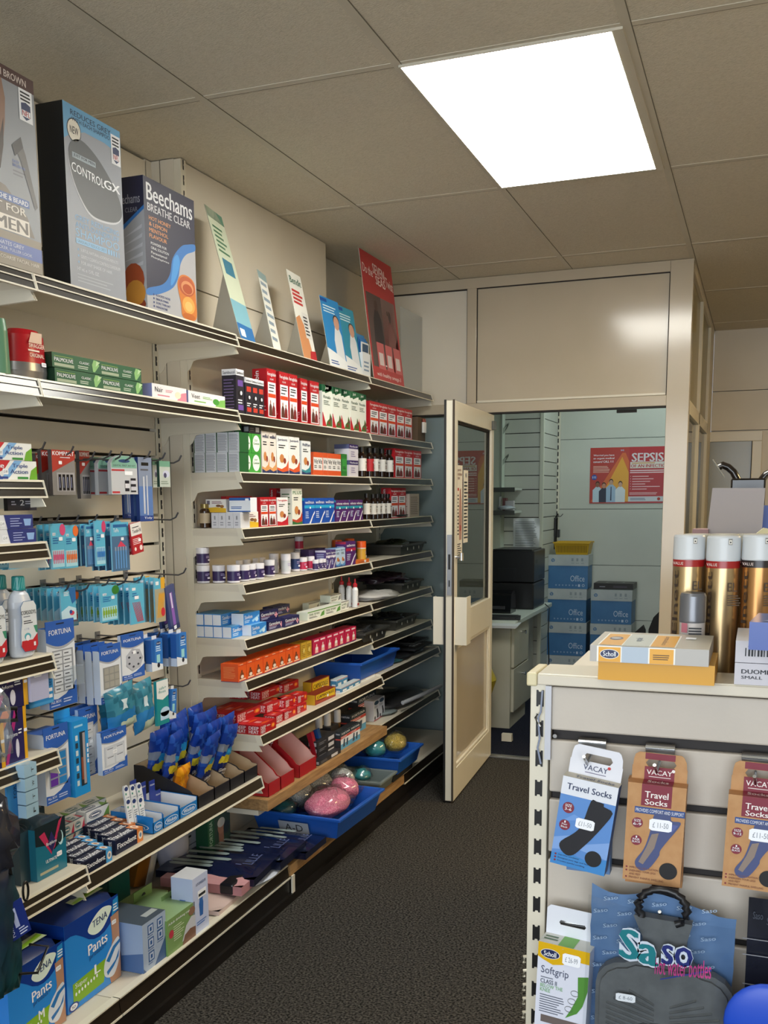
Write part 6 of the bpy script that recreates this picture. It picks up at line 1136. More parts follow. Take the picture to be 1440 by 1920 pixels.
# teal and brown things at the back of the long shelf
b = MB(); b.box(-.06, .06, 0, .05, 0, .21, M('#1f5f60', .25)); p = onX(228, 1715, -.33); tag(obj('teal_pack', b, None, (-.33, p.y, ZB), LW, bev=.008), 'teal pack standing at the back of the base shelf', 'pack')
b = MB(); b.box(-.05, .05, 0, .03, 0, .2, M('#8a5a1c', .35)); b.box(.02, .052, -.004, .032, 0, .26, M('#d5d2cc')); tag(obj('brown_envelope', b, None, (-.36, Yp(262, -.36, .3), ZB), (.1, .3, PI / 2)), 'orange brown and white packets leaning at the back of the base shelf', 'pack')
b = MB(); blob(b, (0, 0, .12), (.08, .05, .12), M('#b2b4c6', .35), .14, 14, 9, 3, .9); tag(obj('grey_bag', b, None, (-.33, Yp(322, -.33, .3), ZB), LW), 'crumpled pale grey bag hanging against the panel above the cartons', 'bag')
def c_plain(b, w, d, h): b.cbox(w, d, h, M('#d2d4da')); f = b.face('F', w, d, h); f.rect(0, .45, 1, .47, M('#77787f')); f.lines(.1, .6, .3, .9, 3, INK)
bbox(c_plain, 'white_carton', 'white cartons beside the green massage carton at the back', 'carton', -.30, 352, 384, 1540, .08)
def c_mir(b, w, d, h):
    b.cbox(w, d, h, M('#1c5a3c'), {'L': M('#154a30')}); f = b.face('F', w, d, h); f.rect(.28, .05, 1, .98, M('#2f4a3f'), 1); f.poly([(.3, .05), (1, .05), (.9, .3), (.7, .42), (.68, .7), (.45, .7), (.48, .4)], M('#9a6f5c'), 2); f.ell(.58, .72, .16, .14, M('#a87a66'), 3); f.ell(.58, .82, .17, .1, M('#c8cac8'), 4); f.ell(.82, .66, .14, .14, M('#22343c'), 4); f.rect(.28, .02, 1, .08, M(WH), 3); f.txt('FORTUNA', .06, .45, .2, .95, M('#b8d4c4'), 2, .02, ang=90); f.circ(.13, .14, .08, M('#c8d8cc'), 2)
bbox(c_mir, 'mirror_carton', 'dark green carton with a bathing woman and mirror picture', 'carton', -.22, 392, 433, 1540, .05, key='mb')
# pink flat packs and navy nappy packs
def flatpack(name, label, c, sx, sy, sz, m, mt, rz=0, prints=None, seed=1, cat='pack'):
    b = MB(); rnd = random.Random(seed); nx = ny = 8; vs = []
    for j in range(ny + 1):
        for i in range(nx + 1):
            a, q = i / nx, j / ny; e = (math.sin(PI * a) ** .3) * (math.sin(PI * q) ** .3) if 0 < i < nx and 0 < j < ny else .55; vs.append(((a - .5) * sx, (q - .5) * sy, sz * e + (rnd.uniform(-.003, .003) if e > .56 else 0)))
    b.add(vs, [(j * (nx + 1) + i, j * (nx + 1) + i + 1, (j + 1) * (nx + 1) + i + 1, (j + 1) * (nx + 1) + i) for j in range(ny) for i in range(nx)], mt, True)
    b.box(-sx / 2, sx / 2, -sy / 2, sy / 2, 0, sz * .55, m)
    f = Face(b, (-sx / 2, -sy / 2, sz * 1.03), (1, 0, 0), (0, 1, 0), sx, sy)
    if prints: prints(f)
    return tag(obj(name, b, None, c, (0, 0, rz)), label, cat)
NV = M('#10162e', .2); NV2 = M('#131b3a', .15)
def nap(f):
    q = M('#8a9a9c', .4)
    for i, (c, a0, a1) in enumerate(((.12, .1, .55), (.24, .08, .52), (.40, .18, .66), (.6, .14, .58), (.78, .2, .68))):
        f.poly([(a0, c), (a0 + .02, c + .045), (a1 - .05, c + .055), (a1 - .01, c + .04), (a1, c), (a1 - .02, c - .04), (a0 + .03, c - .045)], q, 3)
    f.lines(.74, .1, .8, .9, 1, M('#5a648a'), 3, .03, 0); f.txt('LILLE', .8, .3, .9, .7, M('#55608a'), 3, .0, ang=90)
# world-oriented: long side across the shelf
zz0 = DECK['mb'][0] + .002
flatpack('pad_bag', 'navy blue pad bag with pale stripes, top one nearest the camera', (-.14, .215, .176), .36, .25, .045, NV, NV2, .10, nap, 1)
flatpack('pad_bag', 'navy blue pad bag with pale stripes, middle one of the pile', (-.13, .425, .160), .35, .24, .052, NV, NV2, .04, nap, 2)
flatpack('pad_bag', 'navy blue pad bag with pale stripes, farthest one next to the lettered tray', (-.10, .585, .139), .33, .20, .045, NV, NV2, .02, nap, 3)
b = MB(); blob(b, (0, 0, .012), (.17, .20, .012), M('#c6ccd8', .3), .05, 24, 8, 8, .8); tag(obj('pad_bag', b, None, (-.12, .27, .139), sub=1), 'white and pale blue pad bag underneath the navy ones', 'bag')
def pk(f): f.lines(.08, .3, .45, .8, 6, M('#8a6a6a'), 2, .4); f.txt('Slimely', .3, .1, .7, .22, M('#8a4a50'), 3); f.rect(.72, .7, .95, .92, M('#7a7472'), 3)
q = onZ(430, 1722, .15); flatpack('pink_pack', 'flat pale pink printed pack at the end of the base shelf', (-.085, .015, .139), .19, .17, .026, M('#c9b2aa', .4), M('#d0b8b0', .35), .05, pk, 5)
b = softpack(.30, .10, .034, M('#c48a8e', .35), M('#b07a7e', .35), M('#c8969a', .3), 7); b.box(.07, .12, -.002, .102, -.001, .036, M('#14141c', .3)); tag(obj('pink_roll_pack', b, None, (-.11, .035, .1665), (0, 0, .05), bev=.006), 'rose pink rolled pack with a black end under the navy bags', 'pack')
# ================================================================ FAR BAY: trays
def tray(label, c, w, d, h, m, rz=0, cat='tray', grp=None, name='storage_tray', txt=None):
    t = empty(name, label, cat, c, (0, 0, rz)); b = MB(); k = .86; o = .003; tw = [(w / 2 * k, d / 2 * k, 0), (w / 2, d / 2, h)]
    def ring(s, e, z): return [(-s, -e, z), (s, -e, z), (s, e, z), (-s, e, z)]
    R0 = ring(w / 2 * k, d / 2 * k, 0); R1 = ring(w / 2 - .008, d / 2 - .008, h); R2 = ring(w / 2 + .004, d / 2 + .004, h); R3 = ring(w / 2 + .004, d / 2 + .004, h - .010); R1b = ring(w / 2 - .011, d / 2 - .011, h); R0b = ring(w / 2 * k - .003, d / 2 * k - .003, .003)
    vs = R0 + R1 + R2 + R3 + R1b + R0b; F = [(3, 2, 1, 0)]
    for i in range(4):
        j = (i + 1) % 4; F += [(i, j, 4 + j, 4 + i), (4 + i, 4 + j, 8 + j, 8 + i), (8 + i, 8 + j, 12 + j, 12 + i), (16 + i, 16 + j, 20 + j, 20 + i), (4 + i, 4 + j, 16 + j, 16 + i)]
    F.append((20, 21, 22, 23)); b.add(vs, F, m); o = obj('shell', b, t, bev=.004)
    if txt:
        b = MB(); hh = h * .8; f = Face(b, (-.06, -d / 2 * (k + .09) - .006, h * .12), (1, 0, 0), (0, -(1 - k) * d / 2 / h, 1), .13, .055); f.rect(0, 0, 1, 1, M('#a3a9b4', .35)); f.txt(txt, .2, .22, .8, .8, INK, 3, .0); obj('paper_label', b, t)
    if m is DKT:
        b = MB()
        for q in (-.25, 0, .22): b.add([(w / 2 * .945 + .003, d * q + .007 * math.cos(a), h * .55 + .009 * math.sin(a)) for a in [i * PI / 4 for i in range(8)]], [tuple(range(8))], M('#b9bab6', .5))
        obj('rivets', b, t)
    return t
BLU = M('#1d56b0', .35); DKT = M('#3a3a36', .4)
zb = DECK['fb'][0]
p1 = onX(600, 1570, .03); 
tray('blue plastic tray with a paper label lettered A-D, holding sponges', (-.08, .94, .140), .40, .46, .09, BLU, -.03, txt='A-D')
TY = .93
b = MB()
def sponge(label, c, r, m, seed, wrap=True, nz=.1, name='bath_sponge'):
    t = empty(name, label, 'sponge', c); b = MB(); blob(b, (0, 0, 0), r, m, nz, 16, 10, seed, .8); obj('sponge', b, t, sub=1)
    if wrap: b = MB(); blob(b, (0, 0, 0), (r[0] + .006, r[1] + .006, r[2] + .006), FILM, .26, 14, 9, seed + 50, .8); obj('wrapper', b, t)
def fz(n, a, c): return noisy(n, a, c, 160, .95, 1.0, 200)
PK = fz('pink_loofah', '#d8688a', '#ee9ab0'); GD = fz('natural_sponge', '#8c7830', '#c0aa58'); WS = fz('white_loofah', '#8f9290', '#c4c6c2'); TL = M('#16505a', .5); TL2 = M('#2a8088', .5)
sponge('large pink fluffy loofah in a clear bag at the front of the lettered tray', (-.02, TY - .03, .225), (.085, .135, .055), PK, 1, nz=.12)
sponge('smaller pink loofah in a clear bag behind the large one', (-.02, TY + .15, .235), (.065, .065, .05), PK, 2, nz=.12)
sponge('teal and white sponge at the left end of the lettered tray', (-.17, TY - .13, .215), (.05, .06, .035), TL, 3)
sponge('grey white loofah in a clear bag in the middle of the lettered tray', (-.16, TY + .0, .24), (.06, .08, .05), WS, 4)
sponge('pale mesh sponge in a clear bag at the far end of the lettered tray', (-.15, TY + .15, .25), (.07, .09, .05), WS, 5)
sponge('glittering clear bag of pale sponge near the second blue tray', (-.07, TY + .24, .25), (.06, .05, .05), WS, 12)
T2 = Yp(735, -.03, .2)
tray('second blue plastic tray at the far end of the base shelf', (-.08, T2, .175), .30, .34, .08, BLU)
b = MB(); b.box(-.14, .13, -.15, .13, 0, .034, M('#2b2c2c', .6)); tag(obj('black_carton', b, None, (-.1, T2, .139)), 'black box under the second blue tray', 'carton')
sponge('golden natural sponge in a clear bag in the second blue tray', (-.02, T2 + .02, .285), (.055, .075, .045), GD, 7, nz=.08)
sponge('teal and white layered sponge in the second blue tray', (-.07, T2 - .12, .285), (.05, .055, .04), TL2, 8)
tray('shallow grey plastic tray between the two blue trays', (-.10, Yp(690, -.05, .15), .140), .30, .22, .06, M('#6f7a7a', .45))
sponge('turquoise sponge lying in the grey tray', (-.08, Yp(688, -.05, .18), .20), (.05, .05, .03), TL2, 9)
# upper far shelves
def fz_(k): return DECK[k][0] + .001
tray('large blue plastic tray on the seventh shelf of the far bay', (-.22, Yp(700, -.13, .66), .622), .26, .52, .085, BLU)
for i, (k, u, x, w, d, h) in enumerate((('f6', 772, -.24, .22, .34, .055), ('f7', 697, -.23, .24, .34, .06), ('f7', 765, -.25, .22, .36, .055), ('f5', 770, -.24, .24, .40, .055), ('f8', 792, -.26, .22, .24, .05))):
    tray(['dark grey open tray at the far end of the sixth shelf', 'dark grey open tray on the left of the seventh far shelf', 'dark grey open tray on the right of the seventh far shelf', 'dark grey open tray with green scraps on the fifth far shelf', 'dark grey open tray behind the large blue tray'][i], (x, Yp(u, -.14, fz_(k)), fz_(k)), w, d, h, DKT)
    b = MB(); blob(b, (0, 0, 0), (w * .36, d * .36, .03), M(['#26242a', '#2c2e33', '#24262c', '#23281e', '#1c1c1e'][i], .25), .3, 16, 8, 40 + i, .5); tag(obj('packets', b, None, (x, Yp(u, -.14, fz_(k)), fz_(k) + h * .8)), 'dark crumpled packets in the ' + ['sixth shelf far tray', 'left tray of the seventh far shelf', 'right tray of the seventh far shelf', 'fifth far shelf tray', 'tray behind the blue one'][i], 'packet')
b = MB(); blob(b, (0, 0, .0), (.10, .16, .022), M('#c9c6c2', .3), .3, 18, 9, 21, .6); tag(obj('clear_bag', b, None, (-.19, Yp(716, -.15, fz_('f6')), fz_('f6') + .018)), 'crumpled clear and white bag lying on the sixth far shelf', 'bag')
b = MB(); blob(b, (0, 0, .0), (.11, .22, .028), M('#2e1e2a', .25), .3, 18, 9, 22, .5); tag(obj('dark_bag', b, None, (-.25, Yp(735, -.2, fz_('f6')), fz_('f6') + .08)), 'dark plum crumpled bag above the clear bag', 'bag')
b = MB(); blob(b, (0, 0, .0), (.10, .26, .014), M('#151515', .25), .15, 18, 9, 23, .8); tag(obj('black_bag', b, None, (-.23, Yp(728, -.2, fz_('f4')), fz_('f4') + .011)), 'flat black plastic bag on the fourth far shelf next to the orange tub', 'bag')
def c_pap(b, w, d, h):
    b.cbox(w, d, h, M('#b9aba0', .6)); 
    for k in 'FL': f = b.face(k, w, d, h); f.lines(.1, .1, .9, .9, 10, M('#7a6a64'), 1, .4, .2)
place(kind(c_pap, .16, .10, .12), 'paper_bundle', 'bundle of printed papers at the end of the fourth far shelf', 'papers', -.14, Yp(777, -.14, fz_('f4')), fz_('f4'))
for i, (k, u, c, r, lab) in enumerate((('f8', 770, '#1a1a1e', (.10, .30, .014), 'black folded pack lying on the eighth far shelf'), ('f8', 790, '#c4c8ca', (.07, .10, .012), 'white film packet at the end of the eighth far shelf'), ('f8', 745, '#3a6a72', (.09, .14, .010), 'grey green packet on the eighth far shelf'), ('f9', 770, '#2a2a2c', (.12, .30, .03), 'dark grey packs on the lowest far shelf'), ('f9', 735, '#7a8484', (.10, .12, .012), 'grey packet at the left of the lowest far shelf'))):
    b = MB(); blob(b, (0, 0, 0), r, M(c, .3), .14, 18, 8, 60 + i, .8); tag(obj('flat_packet', b, None, (-.20, Yp(u, -.12, fz_(k)), fz_(k) + r[2] * .8)), lab, 'packet')
b = MB(); b.tube([(-.08, Yp(755, -.08, .4), .42), (-.03, Yp(790, -.03, .42), .435), (-.02, Yp(826, -.02, .42), .43)], .011, M('#b4b6ba', .35), 8); tag(obj('white_hoop', b), 'curved white plastic tube on the lowest far shelf near the door', 'tube')
def mi(b, w, d, h): b.cbox(w, d, h, M('#131315', .4)); Face(b, (-w / 2, d, h), (0, -1, 0), (1, 0, 0), d, w).txt('MIELE', .2, .3, .8, .7, M('#b8b8bc'), 2)
o = place(kind(mi, .30, .16, .012), 'black_folder', 'black flat pack with white capital letters on the eighth far shelf', 'pack', -.09, Yp(775, -.15, fz_('f8')), fz_('f8') + .03); 
# ================================================================ FOREGROUND: hanging bag at the lower left
TAR = noisy('tartan_navy', '#0d1c34', '#12484a', 7, .5, 0, stretch=(1, 1, .6))
b = MB(); p = onX(-2, 1860, .0); pt = onX(20, 1600, 0.0); h = pt.z - p.z
xx = .03; A = onX(-45, 1900, xx); B_ = onX(33, 1900, xx); Tt = onX(28, 1590, xx)
t = empty('tartan_bag', 'dark navy and green tartan bag in clear plastic at the lower left edge', 'bag', (xx, (A.y + B_.y) / 2, A.z), (0, 0, PI / 2)); w = B_.y - A.y; hh = Tt.z - A.z
b = MB(); pouch(b, w, hh, .09, lambda a, c, s: TAR, seed=5, cr=.006, pw=.3); obj('bag', b, t)
b = MB(); blob(b, (.01, -.01, hh + .05), (w * .42, .045, .09), M('#2a2b33', .18), .24, 14, 10, 5); obj('crumpled_film', b, t)
TG = onX(12, 1745, .065); b = MB(); W_, H_ = .055, .085; b.box(0, W_, 0, .0015, -H_ * .4, H_ * .6, M('#1c2f7a', .35)); f = Face(b, (0, 0, -H_ * .4), (1, 0, 0), (0, 0, 1), W_, H_); f.txt('FORTUNA', .1, .1, .3, .75, M('#c8d0ea'), 3, .02, ang=90); f.rect(.4, .3, .6, .85, M('#aab4d8'), 3); f.lines(.5, .05, .9, .28, 3, M('#c8d0ea'), 3)
tag(obj('swing_tag', b, None, tuple(TG), (0, -.25, PI / 2 - .3)), 'dark blue swing tag with vertical white lettering on the tartan bag', 'tag')
b = MB(); x = .06; P = [onX(u, v, x) for u, v in ((35, 1826), (70, 1824), (90, 1774), (56, 1771))]; b.tube([tuple(q) for q in P], .0035, BLACK, 8); tag(obj('wire_handle', b), 'black wire handle standing out beside the swing tag', 'handle')
b = MB(); P = [onX(48 + 5 * math.cos(a), 1671 + 18 * math.sin(a), -.038) for a in [i * PI / 7 for i in range(14)]]; b.tube([tuple(q) for q in P], .003, BLACK, 8, True); tag(obj('black_loop', b), 'small black oval loop hanging at the end of the lower left shelf', 'loop')
b = MB(); P = [onX(u, v, .0) for u, v in ((-8, 1330), (30, 1328), (31, 1350), (-2, 1352), (-6, 1380), (0, 1410))]; b.tube([tuple(q) for q in P], .005, BLACK, 8); tag(obj('black_strap', b), 'black strap hanging in front of the purple pad packs', 'strap')
b = MB(); blob(b, (0, 0, 0), (.03, .035, .075), FILMW, .25, 12, 8, 9); p = onX(-2, 1360, .01); tag(obj('film_wrap', b, None, tuple(p)), 'crumpled clear film hanging at the left edge before the pad packs', 'film')
# ================================================================ GONDOLA IN THE FOREGROUND
GY = -1.10; GX = 1.2165; GT = 1.165
gon = empty('display_gondola', 'cream slatwall gondola with slotted upright in the right foreground', 'display stand', (GX, GY, 0)); go = (-GX, -GY, 0)
b = MB(); PN = noisy('gondola_panel', '#bdb4a8', '#c4bbaf', 3, .4, .02, 150)
b.box(GX, GX + .031, GY, GY + .05, 0, GT - .018, CREAM); b.box(GX, GX + .031, GY + .05, GY + .09, 0, .3, CREAM)
for i in range(22):
    z = Zp(1308, GX, GY) - .0515 * i; x0, x1 = GX + .010, GX + .0225
    if z < .05: break
    xm_ = (x0 + x1) / 2; P = [(x0, -.014), (xm_ - .003, -.014), (xm_ - .002, -.011), (xm_ + .002, -.011), (xm_ + .003, -.014), (x1, -.014), (x1, .014), (xm_ + .003, .014), (xm_ + .002, .011), (xm_ - .002, .011), (xm_ - .003, .014), (x0, .014)]
    b.add([(a, GY - .0004, z + c) for a, c in P], [tuple(range(len(P)))], BLACK)
obj('upright', b, gon, go, bev=.0015)
b = MB()
for i in range(6):
    z = Zp(1808, GX, GY) - .026 * i * (1 if i % 2 else 1.0); b.tube([(GX + .002, GY + .02, z + .006), (GX - .008, GY + .02, z + .004), (GX - .008, GY + .02, z - .007)], .003, CREAM, 6)
obj('bracket_teeth', b, gon, go)
gz = [Zp(v, 1.25, GY) for v in (1378, 1491.5, 1604, 1719)]; gz += [gz[-1] - .1 * k for k in range(1, 5)]
b = MB(); top = GT - .022; GR1 = 2.45
b.box(GX + .034, GR1, GY + .016, GY + .03, .1, top, M('#1c1513', .6)); prev = top
for k, z in enumerate(gz + [.1]): b.box(GX + .0335, GR1, GY + .002, GY + .016, z + (.0085 if k == 0 else .0065), prev, PN); prev = z - (.0085 if k == 0 else .0065)
obj('slat_panels', b, gon, go, bev=.003)
b = MB(); b.box(GX + .012, GR1, GY - .004, GY + .10, GT - .016, GT, CREAM); b.box(GX + .012, GR1, GY - .006, GY - .002, GT - .019, GT - .002, CREAM2); obj('top_cap', b, gon, go, bev=.002)
b = MB(); b.box(GX - .006, GX + .0115, GY - .006, GY + .09, GT - .022, GT + .001, M('#d8cda6', .4)); obj('end_cap', b, gon, go, bev=.003)
b = MB(); b.box(GX + .012, GR1, GY + .11, GY + .55, 1.105, 1.123, CREAM2); b.box(GX + .012, GR1, GY + .52, GY + .55, 0, 1.105, CREAM2); obj('rear_deck', b, gon, go)
b = MB(); b.box(GX + .026, GX + .036, GY - .006, GY, 1.02, GT - .02, M('#c2c4cc', .4)); P = [onY(u, v, GY - .008) for u, v in ((1017, 1295), (1014, 1335), (1009, 1345), (1012, 1385), (1008, 1402), (1014, 1432))]
b.tube([tuple(q) for q in P], .0018, M('#8a93a8', .3), 6); b.tube([tuple(onY(u, v, GY - .008)) for u, v in ((1008, 1338), (1004, 1345), (1013, 1362))], .0022, CHROME, 6); obj('cable_tie', b, gon, go)
b = MB(); q = onY(1040.5, 1380, GY); b.cyl(.0035, 0, .002, (0, 0, 0), CHROME, 12); o = obj('screw', b, gon, (q.x - GX, .001, q.z), (PI / 2, 0, 0))
def clip(u0, v0, u1, v1, label):
    a = onY(u0, v0, GY - .002); c = onY(u1, v1, GY - .002); w = c.x - a.x; t = empty('slat_hook', label, 'hook', (a.x, GY, c.z), group='metal hooks on the gondola'); hh = a.z - c.z; b = MB()
    b.box(0, w, -.003, .0, 0, hh * .62, STEEL); b.prism([(-.002, hh * .62), (-.006, hh * .7), (-.004, hh * .85), (.004, hh)], 0, w, CHROME, 'x'); obj('plate', b, t, bev=.0006)
    b = MB(); b.tube([(w / 2, -.003, -.004), (w / 2, -.055, -.008), (w / 2 - .002, -.075, .008)], .0028, CHROME, 8); obj('prong', b, t); return w
clip(1085, 1383, 1136, 1410, 'metal slat hook holding the blue and white sock carton'); clip(1211, 1393, 1265, 1425, 'metal slat hook holding the middle kraft sock carton'); clip(1391, 1410, 1445, 1445, 'metal slat hook holding the right kraft sock carton'); clip(1047, 1718, 1099, 1757, 'metal slat hook holding the green and white stocking carton')
clip(1222, 1655, 1272, 1690, 'metal slat hook holding the hot water bottle bag')
def sockleg(f, c, l, black=False):
    m = M(c, .6)
    if black: f.smooth([(.56, .79), (.66, .80), (.79, .79), (.80, .76), (.97, .71), (.80, .50), (.72, .42), (.66, .36), (.52, .24), (.40, .15), (.27, .13), (.14, .19), (.14, .27), (.36, .40), (.47, .52)], m, l, 3)
    else:
        f.smooth([(.50, .72), (.74, .74), (.78, .66), (.94, .64), (.70, .42), (.62, .34), (.60, .28), (.44, .14), (.28, .12), (.20, .20), (.34, .34), (.42, .50)], M('#46507c', .6), l)
        f.poly([(.46, .50), (.58, .52), (.52, .36), (.34, .18), (.26, .20), (.38, .36)], M('#8a7a70', .6), l + 1); f.poly([(.5, .64), (.9, .62), (.8, .54), (.46, .56)], M('#55609a', .6), l + 1)
def sock(label, TL, BL, BR, tabTL, tabTR, v, size, roll):
    y = GY - .062; B = onY(*BL, y); T = onY(*TL, y); R_ = onY(*BR, y); w = (R_ - B).length * (1 if v == 0 else 1.0); h = (T - B).length; d = .028; tb = onY(*tabTL, y).z - T.z
    t = empty('sock_carton', label, 'carton', tuple(B), (0, roll, -.05 if v == 0 else 0)); b = MB(); base = '#c08a54' if v else '#cdd6e8'; kr = noisy('kraft%d' % v, '#b58658', '#bd9062', 60, .7) if v else M('#5b8bcc', .35)
    b.box(0, w, 0, d, 0, h, kr, {'T': M('#bcb6a6' if not v else '#a9774a', .5), 'R': M('#8a2438' if v == 2 else ('#a87848' if v else '#3f5f9a'), .5)}); f = Face(b, (0, 0, 0), (1, 0, 0), (0, 0, 1), w, h); mr = M('#7d2234', .5)
    if v == 0:
        f.rect(0, .80, 1, 1, M('#dfe2ea', .35)); f.txt('Travel Socks', .10, .865, .90, .935, M('#2a3558'), 3, .04); f.poly([(0, .3), (.3, .36), (.6, .3), (1, .38), (1, .18), (.5, .22), (0, .16)], M('#7fa4dc', .35), 1); f.poly([(0, .0), (1, 0), (1, .18), (.6, .12), (.3, .16), (0, .12)], M('#3f86c8', .35), 1); f.poly([(.1, .5), (.5, .56), (.3, .6)], M('#6f9ad8', .35), 1)
        sockleg(f, '#15151c', 3, True); f.circ(.18, .66, .105, mr, 3, 18); f.txt('SIZE', .12, .67, .24, .70, M(WH), 5, .02); f.txt('3-6', .12, .63, .24, .66, M(WH), 5, .03); f.circ(.16, .46, .10, mr, 3, 18); f.txt('1', .15, .485, .17, .51, M(WH), 5); f.txt('Pair', .11, .46, .21, .48, M(WH), 5); f.txt('Black', .10, .43, .22, .45, M(WH), 5)
        f.circ(.76, .16, .15, M('#0c0d12', .5), 4, 24); f.price(.52, .52, .030, .017, '£11-50')
        for i, s in enumerate(('Improves circulation', 'Energises your legs and feet', 'Prevent painful swelling')): f.circ(.08, .115 - .035 * i, .02, mr, 3, 8); f.txt(s, .13, .105 - .035 * i, .13 + (.38, .56, .5)[i], .125 - .035 * i, M('#2a3558'), 3)
    else:
        f.rect(.24, .78, .76, 1, mr, 1); f.txt('Travel', .30, .865, .70, .93, M('#eee6e2'), 3, .04); f.txt('Socks', .31, .795, .69, .85, M('#eee6e2'), 3, .04); f.rect(.14, .70, 1, .765, M('#2c4a86'), 2); f.txt('PROVIDES COMFORT AND SUPPORT', .16, .715, .98, .75, M('#e6e6ee'), 4, .01)
        sockleg(f, '#46507c', 3); f.circ(.2, .60, .095, mr, 3, 18); f.txt('SIZE', .14, .61, .26, .635, M(WH), 5, .0); f.txt(size, .13, .575, .27, .60, M(WH), 5, .03); f.circ(.2, .42, .095, mr, 3, 18); f.txt('1', .19, .445, .21, .465, M(WH), 5); f.txt('PAIR', .14, .42, .26, .44, M(WH), 5); f.txt('BLACK', .13, .395, .27, .415, M(WH), 5)
        f.circ(.78, .145, .155, M('#0d0d10', .5), 4, 24); f.price(.60, .60, .034, .019, '£ 11-50' if v == 1 else '£11-50')
        for i, s in enumerate(('IMPROVES CIRCULATION', 'ENERGISES YOUR LEGS', 'AND FEET', 'PREVENT PAINFUL SWELLING')):
            if i != 2: f.circ(.06, .135 - .034 * i, .017, mr, 3, 8)
            f.txt(s, .11, .125 - .034 * i, .11 + (.5, .46, .2, .6)[i], .145 - .034 * i, M('#7a4a38'), 3)
        s_ = Face(b, (w, 0, 0), (0, 1, 0), (0, 0, 1), d, h); s_.lines(.3, .1, .6, .7, 12, M('#7a4a38'), 1, .5, .1); s_.rect(0, .78, 1, 1, M('#b07c4a'))
    tt = Face(b, (0, 0, h), (1, 0, 0), (0, 1, 0), w, d)
    if v: tt.rect(.24, 0, .76, 1, mr); tt.txt('Socks', .32, .3, .68, .8, M('#d8c8c4'), 2, .03)
    else: tt.txt('Travel Socks', .2, .2, .9, .6, M('#5a5f74'), 2, .03)
    obj('box', b, t)
    b = MB(); c1 = M('#dfe0e8', .35) if not v else kr; hw = w * .22; z0, z1 = h, h + tb; cx = w * .52; zc = z0 + tb * .62; hh = tb * .13; yb = d - .001
    def piece(P, m): b.prism(P, yb, yb + .0012, m)
    piece([(.002, z0 - .002), (w - .002, z0 - .002), (w - .002, zc - hh), (.002, zc - hh)], c1); piece([(.004, zc + hh), (w - .004, zc + hh), (w - .008, z1 - .003), (w - .012, z1), (.012, z1), (.006, z1 - .004)], c1)
    piece([(.003, zc - hh), (cx - hw, zc - hh), (cx - hw - .004, zc), (cx - hw, zc + hh), (.004, zc + hh)], c1); piece([(w - .003, zc - hh), (cx + hw, zc - hh), (cx + hw + .004, zc), (cx + hw, zc + hh), (w - .004, zc + hh)], c1)
    f = Face(b, (0, yb, z0), (1, 0, 0), (0, 0, 1), w, tb)
    if v: f.rect(.24, 0, .76, .49, mr, 1); f.rect(.24, .76, .76, .99, mr, 1)
    f.txt('VACAY', .28, .2, .72, .38, M('#eee6e2' if v else '#4a4f6a'), 3, .02); f.lines(.32, .1, .7, .15, 1, M('#e0d0cc' if v else '#77708a'), 3, .5, 0); f.circ(.74, .4, .03, M('#c03a3a' if not v else '#eee6e2'), 4, 10)
    obj('hang_tab', b, t); return t
sock('blue and white travel sock carton tilted on its hook, leftmost on the gondola', (1055, 1453), (1031, 1616), (1133, 1644), (1068, 1398), (1168, 1415), 0, '3-6', .13)
sock('brown kraft travel sock carton, middle one on the gondola', (1171, 1465), (1167, 1647), (1275, 1661), (1180, 1415), (1288, 1417), 1, '6-9', .03)
sock('brown kraft travel sock carton partly cut by the right edge', (1360, 1488), (1353, 1660), (1462, 1682), (1362, 1432), (1460, 1440), 2, '9-12', .03)
# spare cartons just behind on the same hooks
for i, (u0, v1, u1, v0, c, lab) in enumerate(((1062, 1630, 1148, 1470, '#5a7fae', 'second blue sock carton hidden behind the tilted one'), (1172, 1652, 1286, 1470, '#b07c4a', 'second kraft sock carton behind the middle one'))):
    a = onY(u0, v1, GY - .03); c1 = onY(u1, v0, GY - .03); b = MB(); b.box(0, c1.x - a.x, 0, .024, 0, c1.z - a.z, M(c, .5)); tag(obj('sock_carton', b, None, tuple(a)), lab, 'carton')
# stocking carton at the lower left of the gondola
y = GY - .07; T = onY(1002, 1762, y); B = onY(1001, 1985, y); Rr = onY(1097, 1800, y); w = (Rr - T).length; h = T.z - B.z; d = .04
t = empty('stocking_carton', 'white yellow and green compression stocking carton at the bottom left of the gondola', 'carton', (T.x, y, B.z), (0, .035, -.12)); b = MB(); b.box(0, w, 0, d, 0, h, M('#d9dcea', .35), {'T': M('#d2d3cc', .4), 'L': M('#c0c6d8')}); f = Face(b, (0, 0, 0), (1, 0, 0), (0, 0, 1), w, h)
ye = M('#d9ac0c', .35); f.poly([(0, 1), (1, 1), (1, .90), (.7, .90), (.5, .85), (.3, .83), (.1, .86), (0, .88)], ye); f.ell(.24, .915, .19, .04, M(WH), 2, 20); f.ell(.24, .915, .18, .036, M('#1b2450'), 3, 20); f.txt('Scholl', .12, .895, .36, .935, M(WH), 4, .04)
f.price(.66, .905, .030, .020, '£ 26-99'); f.txt('Softgrip', .08, .73, .62, .81, M('#4a5068'), 3, .0); f.lines(.08, .708, .4, .722, 1, M('#5a6070')); f.txt('CLASS II', .08, .665, .4, .70, M('#3d4a58'), 3, .03); f.txt('BELOW THE', .08, .63, .52, .66, M('#7fb07a'), 3, .03); f.txt('KNEE', .08, .595, .28, .625, M('#7fb07a'), 3, .03); f.lines(.08, .42, .6, .58, 8, M('#5a6070'), 2, .35)
